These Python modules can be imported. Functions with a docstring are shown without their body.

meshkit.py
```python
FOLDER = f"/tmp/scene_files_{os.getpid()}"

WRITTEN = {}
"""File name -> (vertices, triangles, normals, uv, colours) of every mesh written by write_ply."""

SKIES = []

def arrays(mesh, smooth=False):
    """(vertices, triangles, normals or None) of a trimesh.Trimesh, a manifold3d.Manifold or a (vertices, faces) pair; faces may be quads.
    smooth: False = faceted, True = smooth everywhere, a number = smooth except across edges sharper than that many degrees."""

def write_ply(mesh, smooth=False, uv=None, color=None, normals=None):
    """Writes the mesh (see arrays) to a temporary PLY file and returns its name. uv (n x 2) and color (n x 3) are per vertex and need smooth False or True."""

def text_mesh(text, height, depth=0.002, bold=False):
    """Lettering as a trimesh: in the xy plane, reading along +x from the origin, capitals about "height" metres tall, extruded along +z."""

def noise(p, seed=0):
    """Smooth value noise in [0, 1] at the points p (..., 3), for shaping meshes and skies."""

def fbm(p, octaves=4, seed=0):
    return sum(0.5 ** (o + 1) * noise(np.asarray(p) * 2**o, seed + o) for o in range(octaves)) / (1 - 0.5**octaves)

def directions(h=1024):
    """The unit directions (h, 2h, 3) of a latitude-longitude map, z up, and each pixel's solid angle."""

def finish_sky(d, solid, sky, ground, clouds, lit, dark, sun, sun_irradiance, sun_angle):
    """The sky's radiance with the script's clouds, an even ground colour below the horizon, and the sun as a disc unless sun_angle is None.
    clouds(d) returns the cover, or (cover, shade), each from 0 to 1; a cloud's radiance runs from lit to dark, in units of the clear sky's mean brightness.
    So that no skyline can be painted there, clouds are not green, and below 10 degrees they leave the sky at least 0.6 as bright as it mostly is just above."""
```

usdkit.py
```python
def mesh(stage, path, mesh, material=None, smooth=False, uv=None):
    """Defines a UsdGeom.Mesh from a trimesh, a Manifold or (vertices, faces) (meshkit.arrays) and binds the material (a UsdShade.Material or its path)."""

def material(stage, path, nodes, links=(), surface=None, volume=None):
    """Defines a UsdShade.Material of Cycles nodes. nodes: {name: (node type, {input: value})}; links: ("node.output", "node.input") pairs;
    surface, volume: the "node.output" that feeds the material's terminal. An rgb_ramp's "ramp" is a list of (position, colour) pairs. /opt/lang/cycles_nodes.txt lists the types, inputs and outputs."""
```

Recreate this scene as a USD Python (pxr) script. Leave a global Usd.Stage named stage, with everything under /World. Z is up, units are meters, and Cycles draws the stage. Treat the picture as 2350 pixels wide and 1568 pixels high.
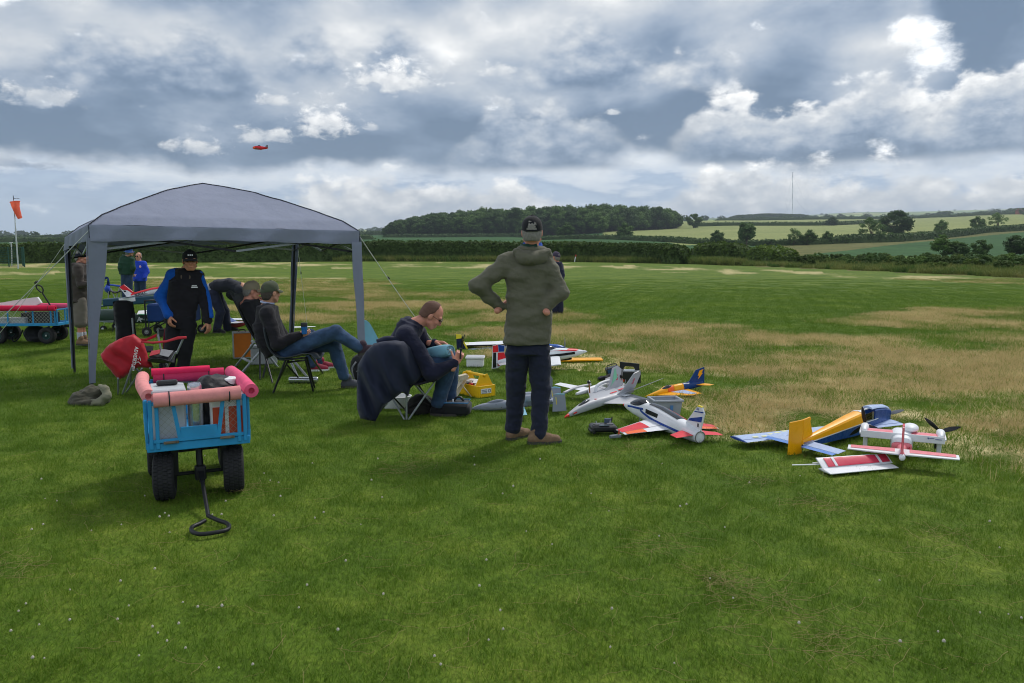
import math, random
import numpy as np
import trimesh
import usdkit, meshkit
from shapely.geometry import Polygon, Point, LineString
from shapely import affinity, ops
from scipy.spatial import cKDTree
from pxr import Usd, UsdGeom, UsdLux, UsdShade, Gf, Sdf, Vt

stage = Usd.Stage.CreateInMemory()
UsdGeom.SetStageUpAxis(stage, UsdGeom.Tokens.z)
UsdGeom.SetStageMetersPerUnit(stage, 1.0)
world = UsdGeom.Xform.Define(stage, '/World')
stage.SetDefaultPrim(world.GetPrim())

# ------------------------------------------------------------------ camera
# readings from the photograph are in a 2350 x 1568 frame; FPX is the focal length in those units
FPX, CX, CY, CAMH = 1828.0, 1175.0, 784.0, 1.63
PITCH = math.atan((784 - 572) / FPX)
cam = UsdGeom.Camera.Define(stage, '/World/camera')
cam.CreateProjectionAttr('perspective')
cam.CreateFocalLengthAttr(28.0)
cam.CreateHorizontalApertureAttr(28.0 * 2350 / FPX)
cam.CreateVerticalApertureAttr(28.0 * 2350 / FPX * 683 / 1024)
cam.CreateClippingRangeAttr(Gf.Vec2f(0.05, 30000))
cam.CreateFStopAttr(0.0)
cam.CreateExposureAttr(0.62)
cam.AddTranslateOp().Set(Gf.Vec3d(0, 0, CAMH))
cam.AddRotateXOp().Set(90 - math.degrees(PITCH))

# ------------------------------------------------------------------ sky and sun
SUN_AZ, SUN_EL = math.radians(38), math.radians(52)       # azimuth from +y towards +x
SKY_STRENGTH = 0.1


def lin(r, g, b):
    return tuple(((c / 255) / 12.92 if c / 255 < 0.04045 else ((c / 255 + 0.055) / 1.055) ** 2.4) for c in (r, g, b))


class G:
    """A small builder of shader node graphs: every call adds a node and returns its output."""

    def __init__(self):
        self.n, self.l = {}, []

    def node(self, kind, out, **ins):
        name = f"n{len(self.n)}"
        const = {}
        self.n[name] = (kind, const)
        for k, v in ins.items():
            if isinstance(v, str) and '.' in v:
                self.l.append((v, f"{name}.{k}"))
            elif v is not None:
                const[k] = v
        return f"{name}.{out}"

    def m(self, op, a, b=None, c=None, clamp=False):
        return self.node('math', 'value', math_type=op, value1=a, value2=b, value3=c, **({'use_clamp': True} if clamp else {}))

    def vm(self, op, a, b=None, s=None):
        return self.node('vector_math', 'vector', vector_math_type=op, vector1=a, vector2=b, scale=s) if False else self.node('vector_math', 'vector', math_type=op, vector1=a, vector2=b, scale=s)

    def xyz(self, x, y, z=0.0):
        return self.node('combine_xyz', 'vector', x=x, y=y, z=z)

    def noise(self, vec, scale=1.0, detail=4.0, rough=0.55, dist=0.0, out='fac', dim='3D'):
        return self.node('noise_texture', out, dimensions=dim, vector=vec, scale=scale, detail=detail, roughness=rough, distortion=dist)

    def noise2(self, *a, **k):
        return self.noise(*a, **{**k, 'dim': '2D'})

    def step(self, v, a, b, lo=0.0, hi=1.0):
        return self.node('map_range', 'result', range_type='smoothstep', value=v, from_min=a, from_max=b, to_min=lo, to_max=hi)

    def lmap(self, v, a, b, lo=0.0, hi=1.0):
        return self.node('map_range', 'result', range_type='linear', value=v, from_min=a, from_max=b, to_min=lo, to_max=hi, clamp=True)

    def mix(self, f, a, b, blend='mix'):
        return self.node('mix_color', 'result', blend_type=blend, fac=f, a=a, b=b)

    def ramp(self, f, stops):
        return self.node('rgb_ramp', 'color', fac=f, ramp=stops)

    def build(self, path, surface=None, volume=None):
        return usdkit.material(stage, path, self.n, self.l, surface=surface, volume=volume)


def make_sky():
    g = G()
    sky = g.node('sky_texture', 'color', sky_type='single_scattering', sun_disc=False, sun_elevation=SUN_EL, sun_rotation=SUN_AZ, air_density=1.0, aerosol_density=1.0)
    d = g.node('texture_coordinate', 'generated')
    sep = g.node('separate_xyz', 'x', vector=d)
    sx, sy, sz = sep, sep[:-1] + 'y', sep[:-1] + 'z'
    az = g.m('arctan2', sx, sy)
    el = g.m('arcsine', sz)
    zz = g.m('add', g.m('maximum', sz, 0.0), 0.30)
    proj = g.xyz(g.m('divide', sx, zz), g.m('divide', sy, zz), 0.0)
    flat = g.xyz(az, g.m('multiply', el, 1.7), 0.0)
    X = lambda x: math.atan((x - 1175) / FPX)          # reading -> azimuth
    E = lambda y: math.atan((572 - y) / FPX)           # reading -> elevation

    fb = g.noise2(flat, 9.0, 9.0, 0.58)                  # cauliflower edges
    fine = g.noise2(flat, 34.0, 6.0, 0.6)
    big = g.noise2(g.xyz(g.m('add', az, 4.3), g.m('multiply', el, 2.2)), 2.6, 4.0, 0.5)
    cells = g.node('voronoi_texture', 'distance', feature='smooth_f1', dimensions='2D', vector=g.vm('add', flat, g.vm('scale', g.noise2(flat, 16.0, 5.0, 0.6, out='color'), s=0.07)), scale=17.0, smoothness=0.35)
    sheet = g.noise2(proj, 1.35, 8.0, 0.56, 0.2)
    sheet2 = g.noise2(g.vm('add', proj, (7.3, 2.1, 3.0)), 3.9, 6.0, 0.6, 0.3)
    crisp = g.noise2(flat, 46.0, 7.0, 0.62, 0.3)
    small = g.node('voronoi_texture', 'distance', feature='smooth_f1', dimensions='2D', vector=g.vm('add', flat, g.vm('scale', g.noise2(flat, 40.0, 4.0, 0.6, out='color'), s=0.03)), scale=46.0, smoothness=0.4)
    puffy = g.m('add', g.m('multiply', g.m('subtract', crisp, 0.5), 1.5), g.m('add', g.m('multiply', g.m('subtract', fb, 0.5), 0.9), g.m('multiply', g.m('subtract', 0.45, small), 0.55)))
    edge = g.m('add', g.m('multiply', g.m('subtract', fb, 0.5), 1.0), g.m('multiply', g.m('subtract', 0.5, cells), 0.35))   # about -0.3..0.3

    def blob(x, y, rx, ry, p=1.0):
        """1 in the middle of an ellipse around a reading, 0 at its rim and beyond."""
        a = g.m('divide', g.m('subtract', az, X(x)), rx / FPX)
        b = g.m('divide', g.m('subtract', el, E(y)), ry / FPX)
        r2 = g.m('add', g.m('multiply', a, a), g.m('multiply', b, b))
        return g.m('power', g.m('maximum', g.m('subtract', 1.0, g.m('sqrt', r2)), 0.0), p)

    # the far band under the cloud base: pale with small cumulus
    t = g.lmap(el, 0.0, 0.10)
    low = g.ramp(g.m('add', g.m('multiply', t, 0.75), g.m('multiply', g.m('subtract', g.noise2(g.xyz(g.m('add', az, 9.0), g.m('multiply', el, 4.0)), 8.0, 7.0, 0.6), 0.5), 1.0), clamp=True),
                 [(0, lin(160, 178, 196)), (0.3, lin(166, 182, 200)), (0.5, lin(148, 166, 188)), (0.62, lin(186, 195, 206)), (0.8, lin(204, 209, 214)), (1, lin(168, 182, 200))])
    # the main cloud sheet, seen from below
    lvl = g.m('add', g.m('multiply', g.m('subtract', sheet, 0.5), 2.0), g.m('multiply', g.m('subtract', sheet2, 0.5), 0.75))
    rise = g.lmap(el, E(420), E(40), 0.0, 0.31)
    lump = g.node('voronoi_texture', 'distance', feature='smooth_f1', dimensions='2D', vector=g.vm('add', g.vm('multiply', flat, (1.0, 1.25, 1.0)), g.vm('scale', g.noise2(flat, 5.0, 5.0, 0.6, out='color'), s=0.16)), scale=6.5, smoothness=0.45)
    lvl = g.m('add', g.m('multiply', lvl, 0.62), g.m('multiply', g.m('subtract', 0.45, lump), 0.62))
    tone = g.m('add', g.m('add', rise, 0.22), lvl)
    tone = g.m('add', tone, g.m('add', g.m('multiply', g.m('subtract', big, 0.5), 0.8), g.m('multiply', edge, 0.22)))
    # broad lighter and darker regions of this sky
    for x, y, rx, ry, w in ((1050, 30, 260, 140, -0.3), (1400, 60, 800, 230, 0.16), (2085, 195, 190, 90, 0.22), (2090, 70, 180, 90, -0.28), (20, 60, 190, 130, 0.5), (120, 190, 420, 180, 0.22), (880, 265, 330, 130, -0.22), (1160, 200, 160, 80, -0.15), (2250, 80, 120, 170, -0.7), (2180, 60, 90, 160, -0.6), (1420, 200, 60, 60, -0.3), (400, 10, 200, 90, -0.35),
                            (600, 320, 650, 150, -0.20), (1300, 320, 700, 90, -0.16), (1850, 360, 700, 70, -0.16), (250, 380, 650, 90, -0.25), (300, 20, 420, 120, -0.22), (900, 90, 500, 130, 0.06), (1150, 190, 420, 100, 0.02), (700, 200, 600, 120, 0.10), (1850, 70, 260, 110, 0.08), (2050, 20, 200, 90, -0.15)):
        tone = g.m('add', tone, g.m('multiply', blob(x, y, rx, ry, 0.8), w))
    stops = [(0.0, lin(84, 104, 127)), (0.18, lin(104, 122, 144)), (0.36, lin(134, 147, 164)), (0.52, lin(160, 168, 178)), (0.68, lin(182, 186, 190)), (0.82, lin(206, 207, 207)), (1.0, lin(236, 235, 232))]
    main = g.ramp(g.m('multiply', tone, 0.92, clamp=True), stops)
    base = g.m('add', E(400), g.m('multiply', g.m('subtract', g.noise2(g.xyz(az, 3.7, 0.0), 4.0, 5.0, 0.6), 0.5), 0.05))
    base = g.m('add', base, g.m('multiply', edge, 0.035))
    col = g.mix(g.step(g.m('subtract', el, base), -0.006, 0.018), low, main)

    # cumulus bank with sunlit tops on the right, and one on the middle right
    def bank(col, x0, x1, ytop, ybase, seed, lo, hi, amp=0.05, soft=0.022):
        wx = g.m('multiply', g.step(az, X(x0 - 90), X(x0 + 130)), g.step(az, X(x1 - 130), X(x1 + 90), 1.0, 0.0))
        n1 = g.noise2(g.xyz(az, seed, 0.0), 7.0, 3.0, 0.55)
        top = g.m('add', E(ytop), g.m('multiply', g.m('subtract', n1, 0.5), amp * 2))
        top = g.m('add', top, g.m('add', g.m('multiply', edge, 0.075), g.m('multiply', puffy, 0.018)))
        top = g.m('add', E(ybase), g.m('multiply', g.m('subtract', top, E(ybase)), wx))
        h = g.m('subtract', top, el)
        thick = E(ytop) - E(ybase)
        mask = g.m('multiply', g.step(h, 0.0, soft), g.step(g.m('add', el, g.m('multiply', edge, 0.02)), E(ybase + 22), E(ybase - 8)))
        mask = g.m('multiply', mask, g.m('multiply', wx, 1.0, clamp=True))
        s = g.m('subtract', hi, g.m('multiply', g.m('divide', h, thick), hi - lo))
        s = g.m('add', s, g.m('add', g.m('multiply', g.m('subtract', 0.42, cells), 0.5), g.m('multiply', g.m('subtract', 0.42, small), 0.28)))
        s = g.m('add', s, g.m('multiply', g.m('subtract', fine, 0.5), 0.3))
        return g.mix(mask, col, g.ramp(g.m('multiply', s, 1.0, clamp=True), stops))

    col = bank(col, 1040, 1440, 245, 385, 1.7, 0.12, 0.62)
    col = bank(col, 1540, 2700, 225, 375, 6.1, 0.08, 1.02)
    col = bank(col, 560, 1330, 420, 520, 11.4, 0.62, 0.92, 0.03)
    col = bank(col, 1480, 2500, 415, 500, 17.0, 0.52, 0.92, 0.02)

    # single small cumulus puffs and softer heaps higher up
    col = bank(col, 60, 640, 120, 250, 23.0, 0.24, 0.58, 0.07, 0.035)
    col = bank(col, 620, 1020, 60, 190, 29.0, 0.30, 0.66, 0.07, 0.035)
    col = bank(col, 1150, 1700, 95, 215, 37.0, 0.30, 0.72, 0.07, 0.03)
    for x, y, rx, ry, hi in ((905, 212, 138, 70, 0.90), (760, 303, 104, 70, 0.98), (610, 335, 85, 40, 0.80), (652, 258, 52, 24, 0.80), (128, 283, 95, 40, 0.72), (468, 368, 85, 32, 0.76), (1148, 185, 75, 34, 0.78), (862, 308, 24, 16, 0.72), (1405, 272, 26, 16, 0.78), (60, 410, 120, 20, 0.5)):
        a = g.m('divide', g.m('subtract', az, X(x)), rx / FPX)
        b = g.m('divide', g.m('subtract', el, E(y)), ry / FPX)
        b = g.m('add', g.m('multiply', g.m('maximum', b, 0.0), 1.0), g.m('multiply', g.m('minimum', b, 0.0), 2.1))
        r = g.m('sqrt', g.m('add', g.m('multiply', a, a), g.m('multiply', b, b)))
        f = g.m('add', g.m('subtract', 0.80, r), puffy)
        mask = g.m('multiply', g.step(f, 0.0, 0.58), 0.9)
        s = g.m('add', g.m('multiply', b, 0.22), hi - 0.13)
        s = g.m('add', s, g.m('multiply', g.m('subtract', 0.42, small), 0.26))
        s = g.m('add', s, g.m('multiply', g.m('subtract', fine, 0.5), 0.18))
        col = g.mix(mask, col, g.ramp(g.m('multiply', s, 1.0, clamp=True), stops))
    # the brightest gaps
    col = g.mix(g.m('multiply', g.step(g.m('add', blob(2095, 165, 150, 95, 1.0), g.m('multiply', edge, 1.6)), 0.45, 0.95), 0.8), col, (1.25, 1.24, 1.2))
    col = g.mix(g.m('multiply', g.step(g.m('add', blob(10, 62, 130, 80, 1.0), g.m('multiply', edge, 1.5)), 0.35, 0.8), 0.8), col, (1.2, 1.2, 1.18))
    col = g.vm('scale', col, s=1.0 / SKY_STRENGTH)
    col = g.mix(0.96, sky, col)
    bg = g.node('background_shader', 'background', color=col, strength=SKY_STRENGTH)
    return g.build('/World/Looks/sky', surface=bg)


dome = UsdLux.DomeLight.Define(stage, '/World/sky')
UsdShade.MaterialBindingAPI.Apply(dome.GetPrim()).Bind(make_sky())
sun = UsdLux.DistantLight.Define(stage, '/World/sun')
sun.CreateIntensityAttr(0.4)
sun.CreateAngleAttr(11.0)
sun.CreateColorAttr(Gf.Vec3f(1.0, 0.96, 0.90))
sun.CreateNormalizeAttr(True)
sun.AddRotateXYZOp().Set(Gf.Vec3f(0, 0, 0))
sun.ClearXformOpOrder()
sun.AddRotateZOp().Set(-math.degrees(SUN_AZ))
sun.AddRotateXOp().Set(-(90 - math.degrees(SUN_EL)))

# ------------------------------------------------------------------ helpers
rng = np.random.default_rng(11)
CT, ST = math.cos(PITCH), math.sin(PITCH)
EYE = np.array([0, 0, CAMH])


def at(x, y, Y):
    """The point of the place that the photograph shows at (x, y), Y metres ahead."""
    u, v = (x - CX) / FPX, (CY - y) / FPX
    t = Y / (CT + v * ST)
    return np.array([u * t, Y, CAMH + t * (v * CT - ST)])


def gp(x, y, z=0.0):
    """The point at height z (the ground) that the photograph shows at (x, y)."""
    u, v = (x - CX) / FPX, (CY - y) / FPX
    t = (z - CAMH) / (v * CT - ST)
    return np.array([u * t, t * (CT + v * ST), z])


def px(p):
    """Where a point of the place stands in the photograph."""
    p = np.asarray(p, float)
    d = p - EYE
    f = d[..., 1] * CT - d[..., 2] * ST
    return CX + FPX * d[..., 0] / f, CY - FPX * (d[..., 1] * ST + d[..., 2] * CT) / f


def unit(v):
    v = np.asarray(v, float)
    return v / (np.linalg.norm(v) + 1e-12)


used = {}


def numbered(parent, name):
    k = (parent, name)
    n = used.get(k, 0)
    used[k] = n + 1
    return name if n == 0 else f"{name}_{n:03d}"


def tag(prim, label=None, category=None, group=None, kind=None):
    for k, v in (('label', label), ('category', category), ('group', group), ('kind', kind)):
        if v:
            prim.SetCustomDataByKey(k, v)


class Thing:
    """An Xform at the thing's base; its parts are given in world coordinates."""

    def __init__(self, name, label, category, base=(0, 0, 0), group=None, root='/World'):
        self.path = root + '/' + numbered(root, name)
        self.base = np.asarray(base, float)
        self.x = UsdGeom.Xform.Define(stage, self.path)
        self.x.AddTranslateOp().Set(Gf.Vec3d(*map(float, self.base)))
        tag(self.x.GetPrim(), label, category, group)

    def part(self, name, mesh, material, smooth=35, parent=None, label=None, kind=None):
        p = parent or self.path
        path = p + '/' + numbered(p, name)
        v, f = tidy(*vf(mesh))
        usdkit.mesh(stage, path, (v - self.base, f), material, smooth)
        tag(stage.GetPrimAtPath(path), label, None, None, kind)
        return path


def vf(mesh):
    if isinstance(mesh, (tuple, list)) and len(mesh) == 2 and not hasattr(mesh[0], 'vertices'):
        return np.asarray(mesh[0], float), np.asarray(mesh[1])
    if isinstance(mesh, (tuple, list)):
        mesh = join(mesh)
    v, f, _ = meshkit.arrays(mesh)
    return v, f


def tidy(v, f):
    """Without the vertices that no face uses."""
    f = tri(f)
    ids, inv = np.unique(f, return_inverse=True)
    return v[ids], inv.reshape(f.shape)


def solo(name, mesh, material, label=None, category=None, group=None, kind=None, smooth=35):
    path = '/World/' + numbered('/World', name)
    v, f = vf(mesh)
    base = np.array([(v[:, 0].min() + v[:, 0].max()) / 2, (v[:, 1].min() + v[:, 1].max()) / 2, v[:, 2].min()])
    m = usdkit.mesh(stage, path, (v - base, f), material, smooth)
    m.AddTranslateOp().Set(Gf.Vec3d(*map(float, base)))
    tag(m.GetPrim(), label, category, group, kind)
    return path


def tri(f):
    f = np.asarray(f, int)
    return np.vstack([f[:, [0, 1, 2]], f[:, [0, 2, 3]]]) if f.shape[1] == 4 else f


def join(ms):
    vs, fs, n = [], [], 0
    for m in ms:
        v, f = vf(m)
        vs.append(v), fs.append(tri(f) + n)
        n += len(v)
    return np.vstack(vs), np.vstack(fs)


def xf(mesh, M):
    v, f = vf(mesh)
    M = np.asarray(M)
    f = tri(f)
    if np.linalg.det(M[:3, :3]) < 0:
        f = f[:, ::-1]
    return v @ M[:3, :3].T + M[:3, 3], f


def frame(origin, xdir, up=(0, 0, 1), roll=0.0):
    """Matrix whose x axis is xdir, z axis as near to up as it can be, rolled about x."""
    x = unit(xdir)
    y = unit(np.cross(up, x))
    z = np.cross(x, y)
    c, s = math.cos(roll), math.sin(roll)
    y, z = c * y + s * z, c * z - s * y
    M = np.eye(4)
    M[:3, 0], M[:3, 1], M[:3, 2], M[:3, 3] = x, y, z, origin
    return M


def rotz(a, origin=(0, 0, 0)):
    M = np.eye(4)
    c, s = math.cos(a), math.sin(a)
    M[:2, :2] = [[c, -s], [s, c]]
    M[:3, 3] = origin
    return M


def box(sx, sy, sz, at=(0, 0, 0), bevel=0.0, M=None):
    """A box centred on at with chamfered edges."""
    h = np.array([sx, sy, sz]) / 2
    if bevel <= 0:
        m = trimesh.creation.box([sx, sy, sz])
        v, f = np.array(m.vertices), np.array(m.faces)
    else:
        b = min(bevel, 0.45 * min(sx, sy, sz))
        pts = []
        for s in np.ndindex(2, 2, 2):
            s = np.array(s) * 2 - 1
            for k in range(3):
                p = s * (h - b)
                p[k] = s[k] * h[k]
                pts.append(p)
        m = trimesh.convex.convex_hull(np.array(pts))
        v, f = np.array(m.vertices), np.array(m.faces)
    v = v + np.asarray(at, float)
    return xf((v, f), M) if M is not None else (v, f)


def tube(points, r, sides=8, caps=True):
    """A round bar through the points; r is one radius or one for each point."""
    p = np.asarray(points, float)
    r = np.broadcast_to(np.asarray(r, float), (len(p),))
    t = np.gradient(p, axis=0) if len(p) > 2 else np.repeat([p[1] - p[0]], 2, 0)
    t = t / (np.linalg.norm(t, axis=1, keepdims=True) + 1e-12)
    a = np.cross(t[0], [0, 0, 1.0] if abs(t[0][2]) < 0.9 else [1.0, 0, 0])
    As = []
    for k in range(len(p)):
        a = a - t[k] * (a @ t[k])
        a = unit(a)
        As.append(a)
    As = np.array(As)
    Bs = np.cross(t, As)
    ang = np.arange(sides) * 2 * np.pi / sides + np.pi / sides
    v = p[:, None] + r[:, None, None] * (np.cos(ang)[None, :, None] * As[:, None] + np.sin(ang)[None, :, None] * Bs[:, None])
    i, j = np.meshgrid(np.arange(len(p) - 1), np.arange(sides), indexing='ij')
    q = np.stack([i * sides + j, i * sides + (j + 1) % sides, (i + 1) * sides + (j + 1) % sides, (i + 1) * sides + j], -1).reshape(-1, 4)
    v = v.reshape(-1, 3)
    f = tri(q)
    if caps:
        n = len(v)
        v = np.vstack([v, p[:1], p[-1:]])
        k = np.arange(sides)
        f = np.vstack([f, np.stack([np.full(sides, n), (k + 1) % sides, k], 1), np.stack([np.full(sides, n + 1), n - sides + k, n - sides + (k + 1) % sides], 1)])
    return v, f


def curve(points, n=24):
    """A smooth line through the points (Catmull-Rom)."""
    p = np.asarray(points, float)
    p = np.vstack([2 * p[0] - p[1], p, 2 * p[-1] - p[-2]])
    out = []
    m = max(2, n // (len(p) - 3))
    for k in range(1, len(p) - 2):
        t = np.linspace(0, 1, m, endpoint=False)[:, None]
        a, b, c, d = p[k - 1:k + 3]
        out.append(0.5 * (2 * b + (c - a) * t + (2 * a - 5 * b + 4 * c - d) * t ** 2 + (3 * b - a - 3 * c + d) * t ** 3))
    return np.vstack(out + [p[-2:-1]])


def bar(a, b, r, sides=8):
    return tube([a, b], r, sides)


def flatbar(a, b, w, t, up=(0, 0, 1)):
    """A flat bar from a to b, w wide across and t thick along up."""
    a, b = np.asarray(a, float), np.asarray(b, float)
    M = frame((a + b) / 2, b - a, up)
    return box(np.linalg.norm(b - a), w, t, M=M)


def lathe(profile, sides=20, M=None):
    """Revolves (radius, height) pairs about z."""
    pr = np.asarray(profile, float)
    ang = np.arange(sides) * 2 * np.pi / sides
    v = np.stack([pr[:, None, 0] * np.cos(ang), pr[:, None, 0] * np.sin(ang), np.broadcast_to(pr[:, None, 1], (len(pr), sides))], -1).reshape(-1, 3)
    i, j = np.meshgrid(np.arange(len(pr) - 1), np.arange(sides), indexing='ij')
    f = tri(np.stack([i * sides + j, i * sides + (j + 1) % sides, (i + 1) * sides + (j + 1) % sides, (i + 1) * sides + j], -1).reshape(-1, 4))
    return xf((v, f), M) if M is not None else (v, f)


def prism(outline, t, M=None):
    """A flat plate: the outline in xy, t thick about z = 0."""
    m = trimesh.creation.extrude_polygon(Polygon(outline).buffer(0), t, engine='earcut')
    v, f = np.array(m.vertices), np.array(m.faces)
    v[:, 2] -= t / 2
    return xf((v, f), M) if M is not None else (v, f)


def loft(rings, cap=True):
    """Closed skin over a list of rings (n x 3 each)."""
    r = np.asarray(rings, float)
    m, n = r.shape[:2]
    v = r.reshape(-1, 3)
    i, j = np.meshgrid(np.arange(m - 1), np.arange(n), indexing='ij')
    f = tri(np.stack([i * n + j, i * n + (j + 1) % n, (i + 1) * n + (j + 1) % n, (i + 1) * n + j], -1).reshape(-1, 4))
    if cap:
        k = np.arange(n)
        c = len(v)
        v = np.vstack([v, r[0].mean(0)[None], r[-1].mean(0)[None]])
        f = np.vstack([f, np.stack([np.full(n, c), (k + 1) % n, k], 1), np.stack([np.full(n, c + 1), (m - 1) * n + k, (m - 1) * n + (k + 1) % n], 1)])
    return v, f


def sheet(P):
    """A surface through a grid of points (m x n x 3)."""
    P = np.asarray(P, float)
    m, n = P.shape[:2]
    i, j = np.meshgrid(np.arange(m - 1), np.arange(n - 1), indexing='ij')
    return P.reshape(-1, 3), tri(np.stack([i * n + j, (i + 1) * n + j, (i + 1) * n + j + 1, i * n + j + 1], -1).reshape(-1, 4))


def thick(mesh, t):
    """A thin surface given thickness t."""
    m = trimesh.Trimesh(*vf(mesh), process=False)
    n = np.array(m.vertex_normals)
    v, f = np.array(m.vertices), np.array(m.faces)
    e = np.sort(np.vstack([f[:, [0, 1]], f[:, [1, 2]], f[:, [2, 0]]]), 1)
    d = np.vstack([f[:, [0, 1]], f[:, [1, 2]], f[:, [2, 0]]])
    _, inv, cnt = np.unique(e, axis=0, return_inverse=True, return_counts=True)
    b = d[cnt[inv.ravel()] == 1]
    k = len(v)
    return np.vstack([v + n * t / 2, v - n * t / 2]), np.vstack([f, f[:, ::-1] + k, np.stack([b[:, 1], b[:, 0], b[:, 0] + k], 1), np.stack([b[:, 1], b[:, 0] + k, b[:, 1] + k], 1)])


def crumple(mesh, amp, freq, seed=0, squash=(1, 1, 1), octaves=3):
    """Uneven cloth: vertices pushed along their normals by smooth noise."""
    v, f = vf(mesh)
    m = trimesh.Trimesh(v, tri(f), process=False)
    n = np.array(m.vertex_normals)
    return v + n * (amp * 2 * (meshkit.fbm(v * freq * np.asarray(squash) + 31.7, octaves, seed) - 0.5))[:, None], tri(f)


def blob(c, r, sub=3):
    m = trimesh.creation.icosphere(sub)
    return np.array(m.vertices) * np.asarray(r) + np.asarray(c, float), np.array(m.faces)


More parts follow.
